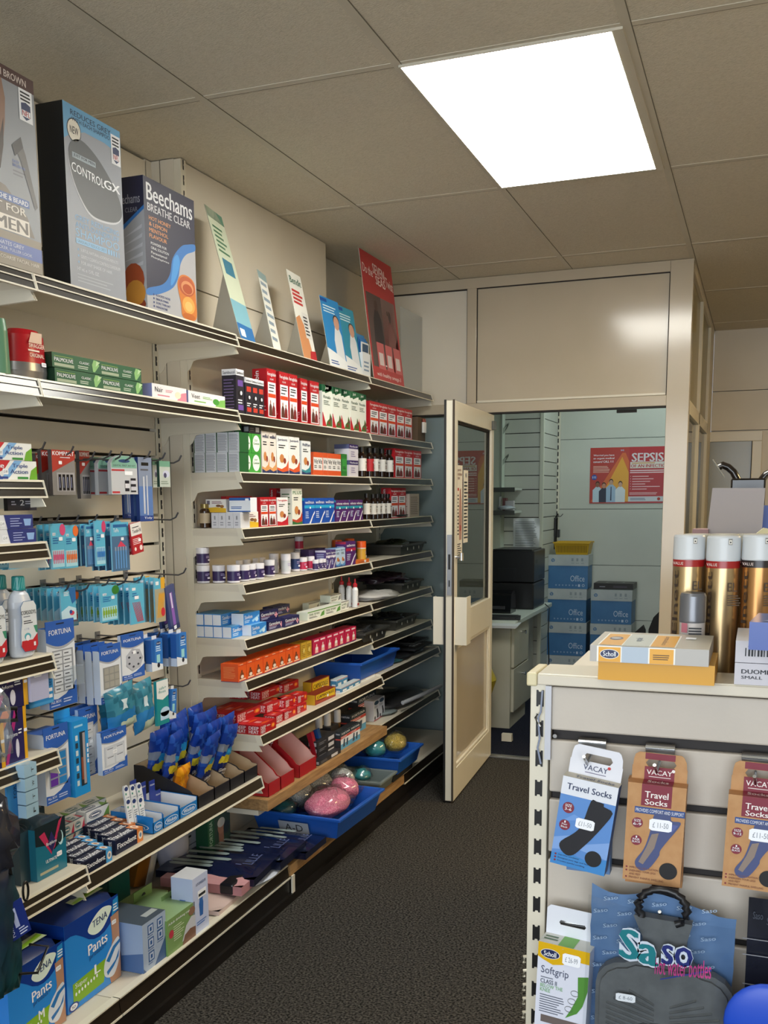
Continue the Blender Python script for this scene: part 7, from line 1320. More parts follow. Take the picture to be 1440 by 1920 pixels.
f.poly([(.80, .78), (1, .80), (1, .68), (.92, .55), (.82, .48), (.6, .42), (.7, .5), (.82, .62)], M('#4f8a34', .5), 3); f.rect(.12, .34, .98, .40, M('#6a5f5c'), 2); f.rect(0, 0, 1, .16, M('#6fae4a', .4), 2)
for k in range(3): f.poly([(.66 + .05 * k + .08 * math.cos(q), .5 + .07 * k + .025 * math.sin(q)) for q in [i * PI / 8 for i in range(16)]] + [(.66 + .05 * k + .074 * math.cos(q), .5 + .07 * k + .021 * math.sin(q)) for q in [-i * PI / 8 for i in range(16)]], M('#4a5048'), 4)
tp = Face(b, (0, 0, h), (1, 0, 0), (0, 1, 0), w, d); tp.rect(.38, 0, .68, .95, M('#6fae4a', .4)); tp.lines(.05, .3, .34, .8, 2, M('#4a6a4a'), 2); obj('box', b, t)
b = MB(); tb = .05; yb = d - .001; c1 = M('#dfe2ec', .4); zc = h + tb * .45
for P in ([(0, h - .002), (w, h - .002), (w, zc - .004), (0, zc - .004)], [(0, zc + .004), (w, zc + .004), (w, h + tb), (.006, h + tb), (0, h + tb - .006)], [(0, zc - .004), (w * .28, zc - .004), (w * .25, zc), (w * .28, zc + .004), (0, zc + .004)], [(w * .75, zc - .004), (w, zc - .004), (w, zc + .004), (w * .75, zc + .004), (w * .78, zc)]): b.prism(P, yb, yb + .0012, c1)
obj('hang_tab', b, t)
# hot water bottle in a printed bag
y = GY - .085; q00 = onY(1092, 1935, y); q01 = onY(1106, 1667, y); q11 = onY(1382, 1711, y); q10 = onY(1390, 1960, y)
t = empty('hot_water_bottle_pack', 'blue grey patterned bag holding a dark rubber hot water bottle', 'hot water bottle', (q00.x, y, q00.z - .05)); w = q11.x - q01.x; h = q01.z - q00.z + .05; off = q01.x - q00.x
BGM = noisy('bag_print_blue', '#51709a', '#6685ae', 12, .32); b = MB(); nx, ny = 16, 16; rnd = random.Random(4); vs = []
for j in range(ny + 1):
    for i in range(nx + 1):
        a, c = i / nx, j / ny; zz_ = c * h - (.024 * a + .008 * math.sin(a * 9)) * c; vs.append((off * c + a * w + rnd.uniform(-.001, .001), .028 + .004 * math.sin(a * 14 + c * 3) + rnd.uniform(-.0012, .0012), zz_))
b.add(vs, [(j * (nx + 1) + i, j * (nx + 1) + i + 1, (j + 1) * (nx + 1) + i + 1, (j + 1) * (nx + 1) + i) for j in range(ny) for i in range(nx)], BGM, True)
f = Face(b, (off * .6, .021, 0), (1, 0, 0), (0, 0, 1), w, h); pale = M('#9db4d0', .4)
for j in range(12):
    for i in range(6):
        a = .03 + .17 * i + .07 * (j % 2); c = .06 + .078 * j
        if a + .12 < .98: f.txt('Saso', a, c, a + .10, c + .022, pale, 2, .03, shear=.018)
obj('bag', b, t)
RB = noisy('ribbed_rubber', '#56595b', '#626567', 40, .5); b = MB()
L0 = onY(1117, 1860, y).x - q00.x; R0_ = onY(1376, 1880, y).x - q00.x; zs = onY(1160, 1795, y).z - (q00.z - .05); zn = onY(1240, 1725, y).z - (q00.z - .05); nl = onY(1205, 1760, y).x - q00.x; nr = onY(1288, 1770, y).x - q00.x
tl = onY(1188, 1714, y).x - q00.x; tr = onY(1299, 1727, y).x - q00.x
P = [(L0, -.05), (R0_, -.05), (R0_, zs - .06)]
P += [(R0_ - .045 + .045 * math.cos(a), zs - .045 + .04 * math.sin(a)) for a in [0, .4, .8, 1.2, 1.57]] + [(nr + .012, zs + .002), (nr, zs + .018), (nr, zn - .03), (tr, zn), (tl, zn + .004), (nl, zn - .03), (nl, zs + .018), (nl - .012, zs + .002)] + [(L0 + .045 - .045 * math.sin(a), zs - .045 + .04 * math.cos(a)) for a in [0, .4, .8, 1.2, 1.57]] + [(L0, zs - .06)]
b.prism(P, -.004, .016, RB); cx = sum(p_[0] for p_ in P) / len(P); czz = zs * .45
b.prism([(cx + (a - cx) * .93, czz + (c - czz) * .93) for a, c in P if c < zs + .003], -.010, -.003, RB)
for s in (-1, 1):
    for k in range(13):
        z = zs - .045 - .0085 * k; x0 = cx + s * .012; x1 = cx + s * (.085 if k > 2 else .05 + .012 * k); b.add([(x0, -.0105, z - .018), (x1, -.0105, z), (x1, -.0135, z - .002), (x0, -.0135, z - .02)], [(0, 1, 2, 3)], RB); b.add([(x0, -.0135, z - .02), (x1, -.0135, z - .002), (x1, -.0105, z - .0045), (x0, -.0105, z - .0225)], [(0, 1, 2, 3)], RB)
bl = [(cx + .048 * math.cos(a), zs - .112 + .017 * math.sin(a)) for a in [i * PI / 10 for i in range(20)]]; b.prism(bl, -.0165, -.01, RB)
o = obj('rubber_bottle', b, t, bev=.004)
b = MB(); hx = onY(1240, 1700, y).x - q00.x; hz = onY(1240, 1725, y).z - (q00.z - .05)
ring = [(hx + .036 * math.cos(a) + (.004 if i % 2 else 0), -.006, hz + .022 + .030 * math.sin(a)) for i, a in enumerate([-.9 + k * .18 for k in range(27)])]; b.tube(ring, .0062, M('#17171b', .35), 8); obj('carry_handle', b, t)
b = MB(); f = Face(b, (0, -.021, 0), (1, 0, 0), (0, 0, 1), 1, 1)
def T3(s, u0, v0, u1, v1, m, l, bold, sh=0): a = onY(u0, v1, y); c = onY(u1, v0, y); f.txt(s, a.x - q00.x, a.z - (q00.z - .05), c.x - q00.x, c.z - (q00.z - .05), m, l, bold, shear=sh)
T3('Sa', 1162.5, 1734.5, 1239.5, 1786.5, M('#dfe6f2', .4), 1, .17, -.008); T3('Sa', 1166, 1738, 1236, 1783, M('#12808a', .4), 3, .08, -.008); T3('so', 1240.5, 1765.5, 1302.5, 1798.5, M('#dfe6f2', .4), 1, .16); T3('so', 1243, 1768, 1300, 1796, M('#1d2a78', .4), 3, .05)
T3('hot water bottles', 1230, 1798, 1335, 1815, M('#c03a84', .4), 3, .03, .006); p1 = onY(1240, 1826, y); p2 = onY(1335, 1810, y)
f.poly([(p1.x - q00.x, p1.z - q00.z + .05), (p2.x - q00.x, p2.z - q00.z + .05), (p2.x - q00.x, p2.z - q00.z + .053), (p1.x - q00.x, p1.z - q00.z + .052)], M('#2a3a8c', .4), 2)
pc = onY(1176, 1859, y); f2 = Face(b, (pc.x - q00.x, -.021, pc.z - q00.z + .05), (1, 0, 0), (0, 0, 1), .03, .015); f2.price(0, 0, .030, .013, '£ 8-60'); obj('printing', b, t)
b = MB(); vs = []; rnd = random.Random(8)
for j in range(ny + 1):
    for i in range(nx + 1):
        a, c = i / nx, j / ny; vs.append((off * c + a * w, -.023 + rnd.uniform(-.003, .0015) + .012 * (abs(2 * a - 1) ** 4), c * h * .985 - .024 * a * c))
b.add(vs, [(j * (nx + 1) + i, j * (nx + 1) + i + 1, (j + 1) * (nx + 1) + i + 1, (j + 1) * (nx + 1) + i) for j in range(ny) for i in range(nx)], FILM, True); obj('clear_front', b, t)
# dark bag and blue bottle at the lower right
y2 = GY - .075; a = onY(1391, 1960, y2); c = onY(1500, 1703, y2); b = MB(); vs = []; nx2 = 10
for j in range(nx2 + 1):
    for i in range(nx2 + 1): vs.append((a.x + (c.x - a.x) * i / nx2, y2 + .02 + random.uniform(-.0015, .0015), a.z + (c.z - a.z) * j / nx2))
b.add(vs, [(j * 11 + i, j * 11 + i + 1, (j + 1) * 11 + i + 1, (j + 1) * 11 + i) for j in range(nx2) for i in range(nx2)], noisy('dark_bag_print', '#15171f', '#20222c', 14, .25), True); b.box(a.x + .002, c.x, y2 + .022, y2 + .04, a.z, c.z - .01, M('#101218', .4))
for v in (1758, 1788, 1843): q = onY(1392, v, y2 + .015); b.box(q.x, c.x, q.y - .001, q.y, q.z - .0006, q.z + .0006, M('#8a8c94', .3))
f = Face(b, (a.x, y2 + .017, a.z), (1, 0, 0), (0, 0, 1), c.x - a.x, c.z - a.z)
for k in range(3): f.txt('Saso', .1 + .28 * k, .86 - .03 * (k % 2), .3 + .28 * k, .91 - .03 * (k % 2), M('#3c4250'), 2, .02)
tag(obj('hot_water_bottle_pack', b), 'dark printed bag at the lower right edge beside the patterned bag', 'hot water bottle')
q = onY(1440, 1925, GY - .14); b = MB(); blob(b, (0, 0, 0), (.062, .012, .066), M('#1a49c0', .4), 0, 28, 14); o = obj('blue_bottle', b, None, tuple(q)); tag(o, 'bright blue rounded rubber bottle in the bottom right corner', 'hot water bottle')
# ---- on top of the gondola
GZ = GT + .0008
yb = GY - .034; a = onY(1121, 1273, yb); c = onY(1339, 1287, yb); hh = onY(1121, 1237, yb).z - GZ; w = c.x - a.x
t = empty('shoe_care_carton', 'flat yellow carton with a pale grey and yellow lid lying on the gondola top', 'carton', (a.x, yb, GZ), (0, 0, 0)); b = MB(); b.box(0, w, 0, .14, 0, .031, M('#d69a10', .4), {'R': M('#c88c10')}); obj('box', b, t)
dl = .155; lz = .031; lh = .026; x0 = onY(1108, 1236, yb).x - a.x; x1 = onY(1329, 1252, yb).x - a.x
b = MB(); b.box(x0, x1, -.012, dl, lz, lz + lh, M('#b0aca6', .35), {'T': M('#b4aea0', .4)}); W_ = x1 - x0; f = Face(b, (x0, -.012, lz), (1, 0, 0), (0, 0, 1), W_, lh); yl = M('#e0a016', .35); wl = M('#eceae2', .35); bw = M('#aab8c6', .35)
f.rect(.06, .02, .275, .98, wl, 1); f.rect(.075, .02, .265, .92, yl, 2); f.rect(.275, .02, .50, .98, bw, 1); f.rect(.50, .02, .725, .98, wl, 1); f.rect(.512, .02, .712, .92, yl, 2); f.ell(.17, .50, .083, .30, wl, 3, 20); f.ell(.17, .50, .078, .26, M('#1b2450'), 4, 20); f.txt('Scholl', .115, .36, .225, .66, WHITE, 5, .03); f.lines(.54, .25, .68, .62, 3, M('#6a4a10'), 3, .5, .1)
tp = Face(b, (x0, -.012, lz + lh), (1, 0, 0), (0, 1, 0), W_, dl + .012); tp.rect(.06, .02, .275, .86, wl, 1); tp.rect(.075, .04, .265, .82, yl, 2); tp.rect(.275, .02, .50, .86, M('#c0c6c0', .35), 1); tp.rect(.50, .02, .725, .86, wl, 1); tp.rect(.512, .04, .712, .82, yl, 2); tp.ell(.17, .5, .06, .12, M('#1b2450'), 3, 18); tp.ell(.17, .5, .045, .06, M('#b0aca6'), 4); tp.txt('opak', .34, .35, .42, .6, M('#3a5a7a'), 3, .02, ang=90); tp.txt('compression', .58, .15, .64, .75, M('#8a5a10'), 3, .0, ang=90); tp.rect(.77, .62, .86, .76, WHITE, 3)
obj('lid', b, t)
# white cartons with the blue wipes box on top
x0 = onY(1376, 1290, GY).x; 
def duo(z, lab, txt):
    b = MB(); b.box(0, .20, 0, .16, 0, .0335, M('#c9c6cc', .5), {'T': M('#d4d4da')}); f = Face(b, (0, 0, 0), (1, 0, 0), (0, 0, 1), .20, .0335)
    if txt: f.txt('DUOMED', .05, .52, .30, .72, INK, 2, .05); f.txt('SMALL', .05, .28, .2, .42, INK, 2, .03); f.txt('COMPRESSION', .36, .58, .62, .7, M('#6a6a78'), 2); f.txt('CLASS 2', .44, .36, .6, .46, M('#6a6a78'), 2)
    else:
        for i in range(9): f.rect(.07 + .022 * i, .3, .07 + .022 * i + (.014 if i % 3 else .008), .68, INK, 2)
        f.lines(.09, .72, .26, .8, 1, INK); f.lines(.42, .25, .8, .7, 3, M('#5a5a68'))
    l = Face(b, (0, .16, 0), (0, -1, 0), (0, 0, 1), .16, .0335)
    for i in range(8): l.rect(.5, .06 + .11 * i, .66, .06 + .11 * i + .06, INK, 2)
    return tag(obj('bandage_carton', b, None, (x0, GY - .008, z)), lab, 'carton')
duo(GZ, 'white carton with black capital lettering, lower one under the blue box', True); duo(GZ + .0345, 'white carton with a printed bar code, upper one under the blue box', False)
zb = GZ + .070; A = onZ(1403, 1218, zb); t = empty('wipes_box', 'glossy blue box with white italic lettering, turned at an angle on the white cartons', 'carton', (A.x, A.y, zb), (0, 0, -.10)); b = MB()
bb = M('#24489a', .25); b.box(0, .15, 0, .12, 0, .040, bb, {'T': M('#5a7ab4', .2), 'L': M('#2c4a8c', .25)}); f = Face(b, (0, 0, 0), (1, 0, 0), (0, 0, 1), .15, .04); f.txt('Breathe', .25, .35, 1.0, .8, M('#c8d8f2'), 3, .02, shear=.06); f.rect(.25, .22, .55, .27, M('#c03a5a'), 3); f.poly([(0, .0), (.2, .0), (.6, .3), (1, .1), (1, 0)], M('#6a9ad8', .25), 1)
l = Face(b, (0, .12, 0), (0, -1, 0), (0, 0, 1), .12, .04); l.txt('Breathe', .1, .35, .8, .75, M('#8aa4d8'), 2, .02); tp = Face(b, (0, 0, .04), (1, 0, 0), (0, 1, 0), .15, .12); tp.poly([(.1, .1), (.5, .3), (.9, .2), (.8, .7), (.3, .8)], M('#8aa8d4', .2), 1); tp.lines(.3, .4, .7, .6, 2, M('#d0dcf0'), 2); obj('box', b, t, bev=.001)
# hair spray cans behind
GOLD = M('#b39a72', .28, .85); GOLD2 = M('#a97c4c', .28, .85); CAPW = M('#c6cacc', .35)
def can(label, u, y, vt, band, gold, diam=.0505, capc=CAPW, letters=True):
    x = Xp(u, y, 1.3); z0 = 1.1235; zt = Zp(vt, x, y - diam / 2); r = diam / 2; t = empty('hair_spray', label, 'spray can', (x, y, z0)); h = zt - z0; b = MB(); ch = .042
    b.lathe([(0, 0), (r * .95, .0), (r, .004), (r, h - ch - .012)], n=28, m=gold); b.lathe([(r + .0002, h - ch - .012), (r + .0002, h - ch)], n=28, m=band)
    for k, (s, z, q) in enumerate((('VALUE', h - ch - .0085, .3), )): 
        f = Face(b, (-r * .92, -r * .55, z), (.80, -.60, 0), (0, 0, 1), .022, .005); f.txt(s, 0, 0, 1, 1, M('#e0cfc8'), 3, .03)
    if letters:
        f = Face(b, (-r * .86, -r * .62, h * .35), (.8, -.6, 0), (0, 0, 1), .010, h * .42); f.txt('Elnett', 0, 0, 1, 1, M('#3a2c22', .5), 3, .02, ang=90); f = Face(b, (r * .35, -r * .98, h * .55), (.93, .36, 0), (0, 0, 1), .022, .05); f.txt('EL', 0, .5, .7, .8, M('#4a3a2c'), 3); f.lines(0, 0, 1, .4, 5, M('#5a4a3a'), 3)
    obj('body', b, t); b = MB(); b.lathe([(r * 1.0, h - ch), (r * 1.02, h - ch + .002), (r * 1.0, h - .003), (r * .94, h), (0, h)], n=28, m=capc)
    f = Face(b, (r * .30, -r * 1.02, h - .014), (.97, .22, 0), (0, 0, 1), .006, .010); f.rect(0, 0, 1, 1, M('#77746c'), 1); f.rect(.08, .1, .92, .8, M('#cfcbc0'), 2); f.circ(.5, .42, .22, BLACK, 3); obj('cap', b, t)
RB1 = M('#9a1e1c', .3); BB1 = M('#231c1c', .3)
can('gold hair spray can with a red band, left one of the front row', 1290, -.895, 1004, RB1, GOLD, .053); can('gold hair spray can with a red band, second of the front row', 1354, -.905, 1006, RB1, GOLD, .0555); can('bronze hair spray can with a white cap and dark band at the right edge', 1421, -.905, 1004, BB1, GOLD2, .0555)
for i, (u, y_) in enumerate(((1305, -.82), (1356, -.825), (1405, -.815), (1455, -.82))): can(f'hair spray can with a white cap in the back row, {ORD[i]} from the left', u, y_, 1002, BB1 if i > 1 else RB1, GOLD, .0505, M('#c2beb0', .35), False)
x = Xp(1298.5, -.948, 1.25); t = empty('deodorant_can', 'short spray can with a dark silver cap and pink band, before the gold cans', 'spray can', (x, -.948, 1.1235)); r = .0215; h = Zp(1113, x, -.965) - 1.1235; b = MB(); b.lathe([(0, 0), (r * .98, 0), (r * .98, h - .05)], n=24, m=M('#c2bcb8', .35)); f = Face(b, (-r * .75, -r * .80, h - .066), (.75, -.5, 0), (0, 0, 1), .012, .016); f.rect(0, 0, 1, 1, M('#b8707e', .4), 2); f = Face(b, (-r * .2, -r * 1.02, h - .07), (1, 0.1, 0), (0, 0, 1), .022, .014); f.lines(0, 0, 1, 1, 3, INK, 2, .5, .1); obj('body', b, t)
b = MB(); b.lathe([(r, h - .05), (r * 1.02, h - .047), (r, h - .005), (r * .9, h), (r * .7, h - .001), (0, h - .002)], n=24, m=M('#77797e', .32, .5)); obj('cap', b, t)
# ---- display stand parts beyond the cans: grey card back, book, counter
y = -.25; a = onY(1325, 1003, y); A1 = onY(1336, 915, y); C1 = onY(1435, 915, y); D1 = onY(1428, 1003, y); b = MB(); b.prism([(a.x, a.z), (D1.x, D1.z), (C1.x, C1.z), (A1.x, A1.z)], y, y + .004, M('#a39c9c', .7)); tag(obj('display_card', b), 'plain grey back of a tall display card behind the hair spray cans', 'display card')
b = MB(); b.box(1.20, 2.4, -.30, .10, 1.30, 1.32, CREAM2); b.box(1.22, 1.25, -.28, .08, 0, 1.3, CREAM2); b.box(1.9, 1.95, -.28, .08, 0, 1.3, CREAM2)
sh = onY(1300, 1003, -.30); t2 = MB(); t2.box(sh.x, 2.4, -.30, .10, sh.z - .02, sh.z, CREAM2); t2.box(sh.x + .30, sh.x + .33, -.10, .08, 0, sh.z - .02, CREAM2); tag(obj('display_shelf', t2), 'cream shelf top just visible behind the hair spray cans', 'shelf')
b = MB(); p = onY(1298, 1000, -.27); b.box(p.x, p.x + .035, -.27, -.20, sh.z + .001, sh.z + .012, M('#8c6a68', .5)); tag(obj('brown_packet', b), 'small dull pink packet beside the grey display card', 'packet')
b = MB(); p = onY(1428, 1003, -.22); q = onY(1445, 948, -.22); b.box(p.x, p.x + .12, -.22, -.16, p.z, q.z, M('#1d3f8c', .4)); tag(obj('blue_folder', b), 'dark blue upright carton at the right edge behind the cans', 'carton')
b = MB(); p = onY(1405, 1002, -.60); q = onY(1440, 994, -.60); z_ = 1.1235; b.prism([(p.x, p.z - .01), (p.x + .06, p.z - .01), (p.x + .045, p.z + .008), (p.x + .025, p.z + .012)], -.60, -.56, M('#cfc79c', .5)); b.box(p.x + .01, p.x + .05, -.6, -.56, z_, p.z - .01, M('#cfc79c', .5)); tag(obj('pale_carton', b), 'pale yellow carton top peeping over the hair spray caps', 'carton')
# far glossy black moulded thing with a handle and strip
y = .9; t = empty('black_scoop_bin', 'glossy black moulded tub with curved arms beyond the grey card', 'tub', tuple(onY(1400, 915, y))); ox = t.location; b = MB(); p0 = onY(1371, 918, y); p1 = onY(1436, 897, y); b.box(p0.x - ox.x, p1.x - ox.x, -.1, .1, -.12, p1.z - ox.z, M('#15120f', .12)); obj('tub', b, t, bev=.006)
for j, pts in enumerate((((1383, 900), (1375, 885), (1365, 876), (1355, 872), (1348, 876)), ((1428, 900), (1436, 890), (1448, 884)))):
    b = MB(); b.tube([tuple(onY(u, v, y) - ox) for u, v in pts], .012, M('#1a1512', .12), 8); obj('arm', b, t)
b = MB(); P = [onY(u, v, y - .02) - ox for u, v in ((1336, 862), (1358, 895))]; b.tube([tuple(q) for q in P], .003, M('#77766c', .3), 6); obj('metal_strip', b, t)
b = MB(); b.box(1.45, 1.95, .7, 1.1, .0, onY(1400, 918, y).z - .125, CREAM2); tag(obj('counter', b), 'cream counter block beneath the black tub', 'counter')
# ================================================================ BACK ROOM
b = MB(); YS = 4.57
def slats(b, x0, x1, y0, y1, z0, z1, m, axis):
    z = z0
    while z < z1:
        zz1 = min(z + .094, z1)
        b.box(x0, x1, y0, y1, z, zz1, m); z += .10
b.box(-.62, .090, YS + .012, YS + .03, 0, 2.3, bk); slats(b, -.62, .088, YS, YS + .012, .0, 2.3, BACKW, 'y'); struct('wall_slat_face', b)
b = MB(); b.box(.082, .094, YS + .02, 5.16, 0, 2.3, bk); slats(b, .094, .106, YS + .024, 5.13, .0, 2.3, BACKW, 'x'); struct('wall_slat_return', b)
b = MB(); b.box(.084, .112, YS - .006, YS + .024, 0, 2.35, M('#c9cbb8', .35)); struct('trim_7', b, .003)
b = MB(); b.box(.094, .122, 5.132, 5.164, 0, 2.4, CREAM)
for i in range(46): b.box(.102, .114, 5.1312, 5.1321, .05 + .05 * i, .082 + .05 * i, BLACK)
struct('trim_8', b)
upX = -.145
b = MB(); b.box(-.62, -.17, 4.46, 4.565, 0, 2.3, M('#b8c0b0', .5)); struct('wall_back_recess', b)
for i, zc in enumerate((1.50, 1.34)):
    t = empty('wall_shelf', 'small grey edged shelf on the back room slat wall, ' + ('upper' if i == 0 else 'lower') + ' one', 'shelf', (-.1, 4.45, zc)); b = MB(); b.box(-.3, .06, -.14, .115, -.008, .008, M('#b9bdb2')); obj('deck', b, t); b = MB(); b.box(-.3, .065, -.155, -.14, -.02, .012, M('#4a4c48', .4)); obj('ticket_strip', b, t)
for i, (x, y_, w_, h_, c, lab) in enumerate(((-.09, 4.38, .06, .07, '#b8b4b4', 'pale carton on the lower back room shelf'), (-.155, 4.36, .012, .10, '#c9ced0', 'thin white bottle on the lower back room shelf'), (-.13, 4.40, .03, .09, '#8f5a58', 'dull red carton on the lower back room shelf'))):
    b = MB(); b.box(-w_ / 2, w_ / 2, 0, .04, 0, h_, M(c, .4)); tag(obj('carton', b, None, (x, y_, 1.3485), bev=.002), lab, 'carton')
b = MB(); blob(b, (0, 0, .012), (.06, .05, .016), M('#9ea6ac', .3), .25, 12, 6, 3, .6); tag(obj('foil_packets', b, None, (-.10, 4.33, 1.356)), 'silvery crumpled packets on the lower back room shelf', 'packet')
b = MB()
for z in (1.93, 1.71): b.prism([(-.17, z), (-.125, z + .03), (-.125, z + .045), (-.17, z - .04)], 4.50, 4.505, M('#a9b0a4'))
b.box(-.175, -.165, 4.455, 4.46, 1.3, 2.3, M('#9aa094')); tag(obj('shelf_brackets', b), 'pale brackets on the upright at the left of the back room slat wall', 'bracket')
# typed sheet on the slats
a = onY(962, 1028, YS - .012); c = onY(1012, 972, YS - .012)
b = MB(); nx = 8; vs = []
for j in range(9):
    for i in range(9): vs.append(((c.x - a.x) * i / 8, .006 * math.sin(i * 1.3 + j * .7), (c.z - a.z) * j / 8))
b.add(vs, [(j * 9 + i, j * 9 + i + 1, (j + 1) * 9 + i + 1, (j + 1) * 9 + i) for j in range(8) for i in range(8)], M('#c9cecc', .25), True); Face(b, (0, -.007, 0), (1, 0, 0), (0, 0, 1), c.x - a.x, c.z - a.z).lines(.08, .08, .92, .92, 15, M('#55595c'), 1, .3, .2); tag(obj('typed_sheet', b, None, (a.x, YS - .012, a.z)), 'wrinkled typed sheet in a plastic sleeve on the slat wall above the printer', 'paper')
# sepsis poster
y = 5.163; a = onY(1105, 944, y); c0 = onY(1107, 840, y); ph = c0.z - a.z; pw = ph * 1.42; b = MB(); b.box(0, pw, -.0015, 0, 0, ph, M('#d2d4d4', .35)); f = Face(b, (0, -.0015, 0), (1, 0, 0), (0, 0, 1), pw, ph)
f.rect(0, 0, .485, 1, M('#b03426', .35)); f.rect(.485, 0, 1, 1, M('#b02024', .35)); f.poly([(.0, 0), (.40, .9), (.44, .9), (.485, .75), (.485, 0)], M('#d0642a', .35), 2); f.poly([(.1, .0), (.40, .83), (.485, .55), (.485, 0)], M('#dfa02c', .35), 3); f.rect(.0, 0, .485, .03, M('#b03426', .35), 4)
for i, s in enumerate(('Worried you have', 'an urgent medical', 'concern? CALL 111')): f.txt(s, .04, .84 - .055 * i, .04 + (.26, .26, .25)[i], .88 - .055 * i, WHITE, 4, .03)
f.lines(.04, .55, .26, .68, 5, M('#ecc8b4'), 4, .35, .25); f.circ(.055, .47, .035, M('#2a4a9a'), 4, 14); f.txt('111', .035, .45, .075, .49, WHITE, 5, .04); f.txt('NHS', .38, .93, .42, .96, M('#c8d0e8'), 4, .04)
for i, (cx_, hh_, c_, s_) in enumerate(((.10, .38, '#b8ccd8', '#8a5a44'), (.18, .36, '#23283c', '#b88468'), (.27, .42, '#9ab4cc', '#c09a80'), (.385, .38, '#d2dade', '#c8a088'))):
    f.poly([(cx_ - .06, .02), (cx_ + .06, .02), (cx_ + .062, hh_ - .14), (cx_ + .02, hh_ - .08), (cx_ - .02, hh_ - .08), (cx_ - .062, hh_ - .14)], M(c_, .4), 6 + i); f.ell(cx_, hh_ - .03, .027, .05, M('#2a1c16', .6), 7 + i, 12); f.ell(cx_, hh_ - .045, .024, .045, M(s_, .5), 8 + i, 12)
f.poly([(.262, .05), (.278, .05), (.276, .3), (.266, .3)], M('#26304c'), 10)
f.txt('SEPSIS', .52, .74, .90, .89, M('#d8d0d0', .35), 4, .06); f.rect(.50, .62, .98, .735, M('#d8cfc4', .35), 3); f.lines(.52, .70, .8, .725, 1, M('#c89040'), 4, .6, 0); f.txt('OF AN INFECTION', .51, .635, .97, .69, M('#b02024'), 5, .05); f.lines(.50, .53, .94, .60, 2, M('#f0d8d8'), 3, .5, .1)
for i in range(6): f.circ(.51, .48 - .045 * i, .004, WHITE, 3, 6); f.lines(.53, .465 - .045 * i, .53 + (.2, .26, .22, .16, .34, .18)[i], .49 - .045 * i, 1, M('#ecc8c8'), 3, .5, 0)
f.lines(.50, .15, .86, .2, 2, M('#ecc8c8'), 3, .4, .1); f.rect(.485, .03, 1, .12, M('#cfd2d6'), 3); f.lines(.51, .05, .7, .1, 2, M('#4a5a7a'), 4, .4, .1); f.circ(.86, .075, .02, M('#b03426'), 4, 12)
tag(obj('health_poster', b, None, (a.x, y, a.z)), 'double red and orange health poster with white capitals on the rear wall', 'poster')
# key fob / torch hanging on a hook
p = onY(1043, 990, 5.10); b = MB(); b.tube([(p.x - .01, 5.13, p.z + .09), (p.x + .05, 5.0, p.z + .09), (p.x + .07, 4.98, p.z + .11)], .003, HOOK, 6); b.tube([(p.x - .04, 5.13, p.z + .07), (p.x + .02, 5.0, p.z + .08), (p.x + .04, 4.98, p.z + .10)], .003, HOOK, 6); tag(obj('wall_hooks', b), 'two steel prongs at the slotted post of the back room', 'hook')
t = empty('torch', 'black torch like gadget hanging from the prongs beside the slotted post', 'torch', (p.x, 5.06, p.z - .16)); b = MB(); b.tube([(0, 0, 0), (0, 0, .10)], .012, BLACK, 10); b.tube([(0, 0, .10), (0, 0, .24)], .019, BLACK, 10); b.tube([(.0, 0, .24), (.02, 0, .27)], .006, BLACK, 8); obj('body', b, t); b = MB(); b.box(.012, .035, -.02, .02, .09, .15, M('#1c1c1e', .3)); obj('clip', b, t, bev=.003)
b = MB(); b.box(-.008, .008, -.004, .004, 0, .08, M('#8a6a3a', .4)); tag(obj('key_tag', b, None, (p.x - .03, 5.02, p.z - .03)), 'small brass coloured tag beside the hanging torch', 'tag')
# HP paper cartons
CB = noisy('carton_blue', '#346a9a', '#3c74a4', 8, .45); CT = noisy('carton_pale', '#a9b1b2', '#b6bdbc', 8, .5)
def k_paper(b, w, d, h):
    b.box(-w / 2, w / 2, 0, d, 0, h * .70, CB); b.box(-w / 2 - .003, w / 2 + .003, -.003, d + .003, h * .68, h, CT); f = Face(b, (-w / 2, 0, 0), (1, 0, 0), (0, 0, 1), w, h * .68); f.txt('Office', .56, .32, .92, .58, M('#b9cbdc'), 2, .0)
    for i in range(7): f.circ(.2 + .085 * i, .15, .022, M('#7f9fbe'), 2, 6)
    f.rect(.76, .09, .81, .2, M('#b9cbdc'), 2); f.circ(.89, .15, .035, M('#b9cbdc'), 2, 12); f.circ(.89, .15, .024, CB, 3, 12)
    g_ = Face(b, (-w / 2 - .003, -.003, h * .68), (1, 0, 0), (0, 0, 1), w + .006, h * .32); g_.circ(.12, .5, .045, M('#2f6a9c'), 1, 16); g_.txt('hp', .095, .32, .145, .68, CT, 2, .02, shear=.0)
    for i in range(3): g_.rect(.58 + .12 * i, .42, .63 + .12 * i, .7, M('#8a9498'), 1); g_.lines(.57 + .12 * i, .2, .65 + .12 * i, .3, 1, M('#8a9498'), 1, .5, 0)
cw = .292; ch = .2535; cx0 = Xp(1028, 4.85, 1.0)
for i in range(4):
    lab = ['bottom', 'second from the bottom', 'third from the bottom', 'top'][i]
    o = link('paper_carton', kind(k_paper, cw, .215, ch - .0015), (cx0 + cw / 2 + (-.004, .0, -.003, .004)[i], 4.85, .001 + ch * i - .004 * 0), (0, 0, (.0, .01, -.01, .01)[i])); tag(o, f'blue and grey copier paper carton, {lab} of the left stack', 'carton', 'copier paper cartons in the back room')
cx1 = Xp(1107, 4.83, .75)
for i in range(3):
    lab = ['bottom', 'middle', 'top'][i]
    o = link('paper_carton', kind(k_paper, cw + .001, .2151, ch - .0015), (cx1 + cw / 2 + .006, 4.84, .001 + ch * i), (0, 0, (.0, -.01, -.02)[i])); tag(o, f'blue and grey copier paper carton, {lab} of the right stack', 'carton', 'copier paper cartons in the back room')
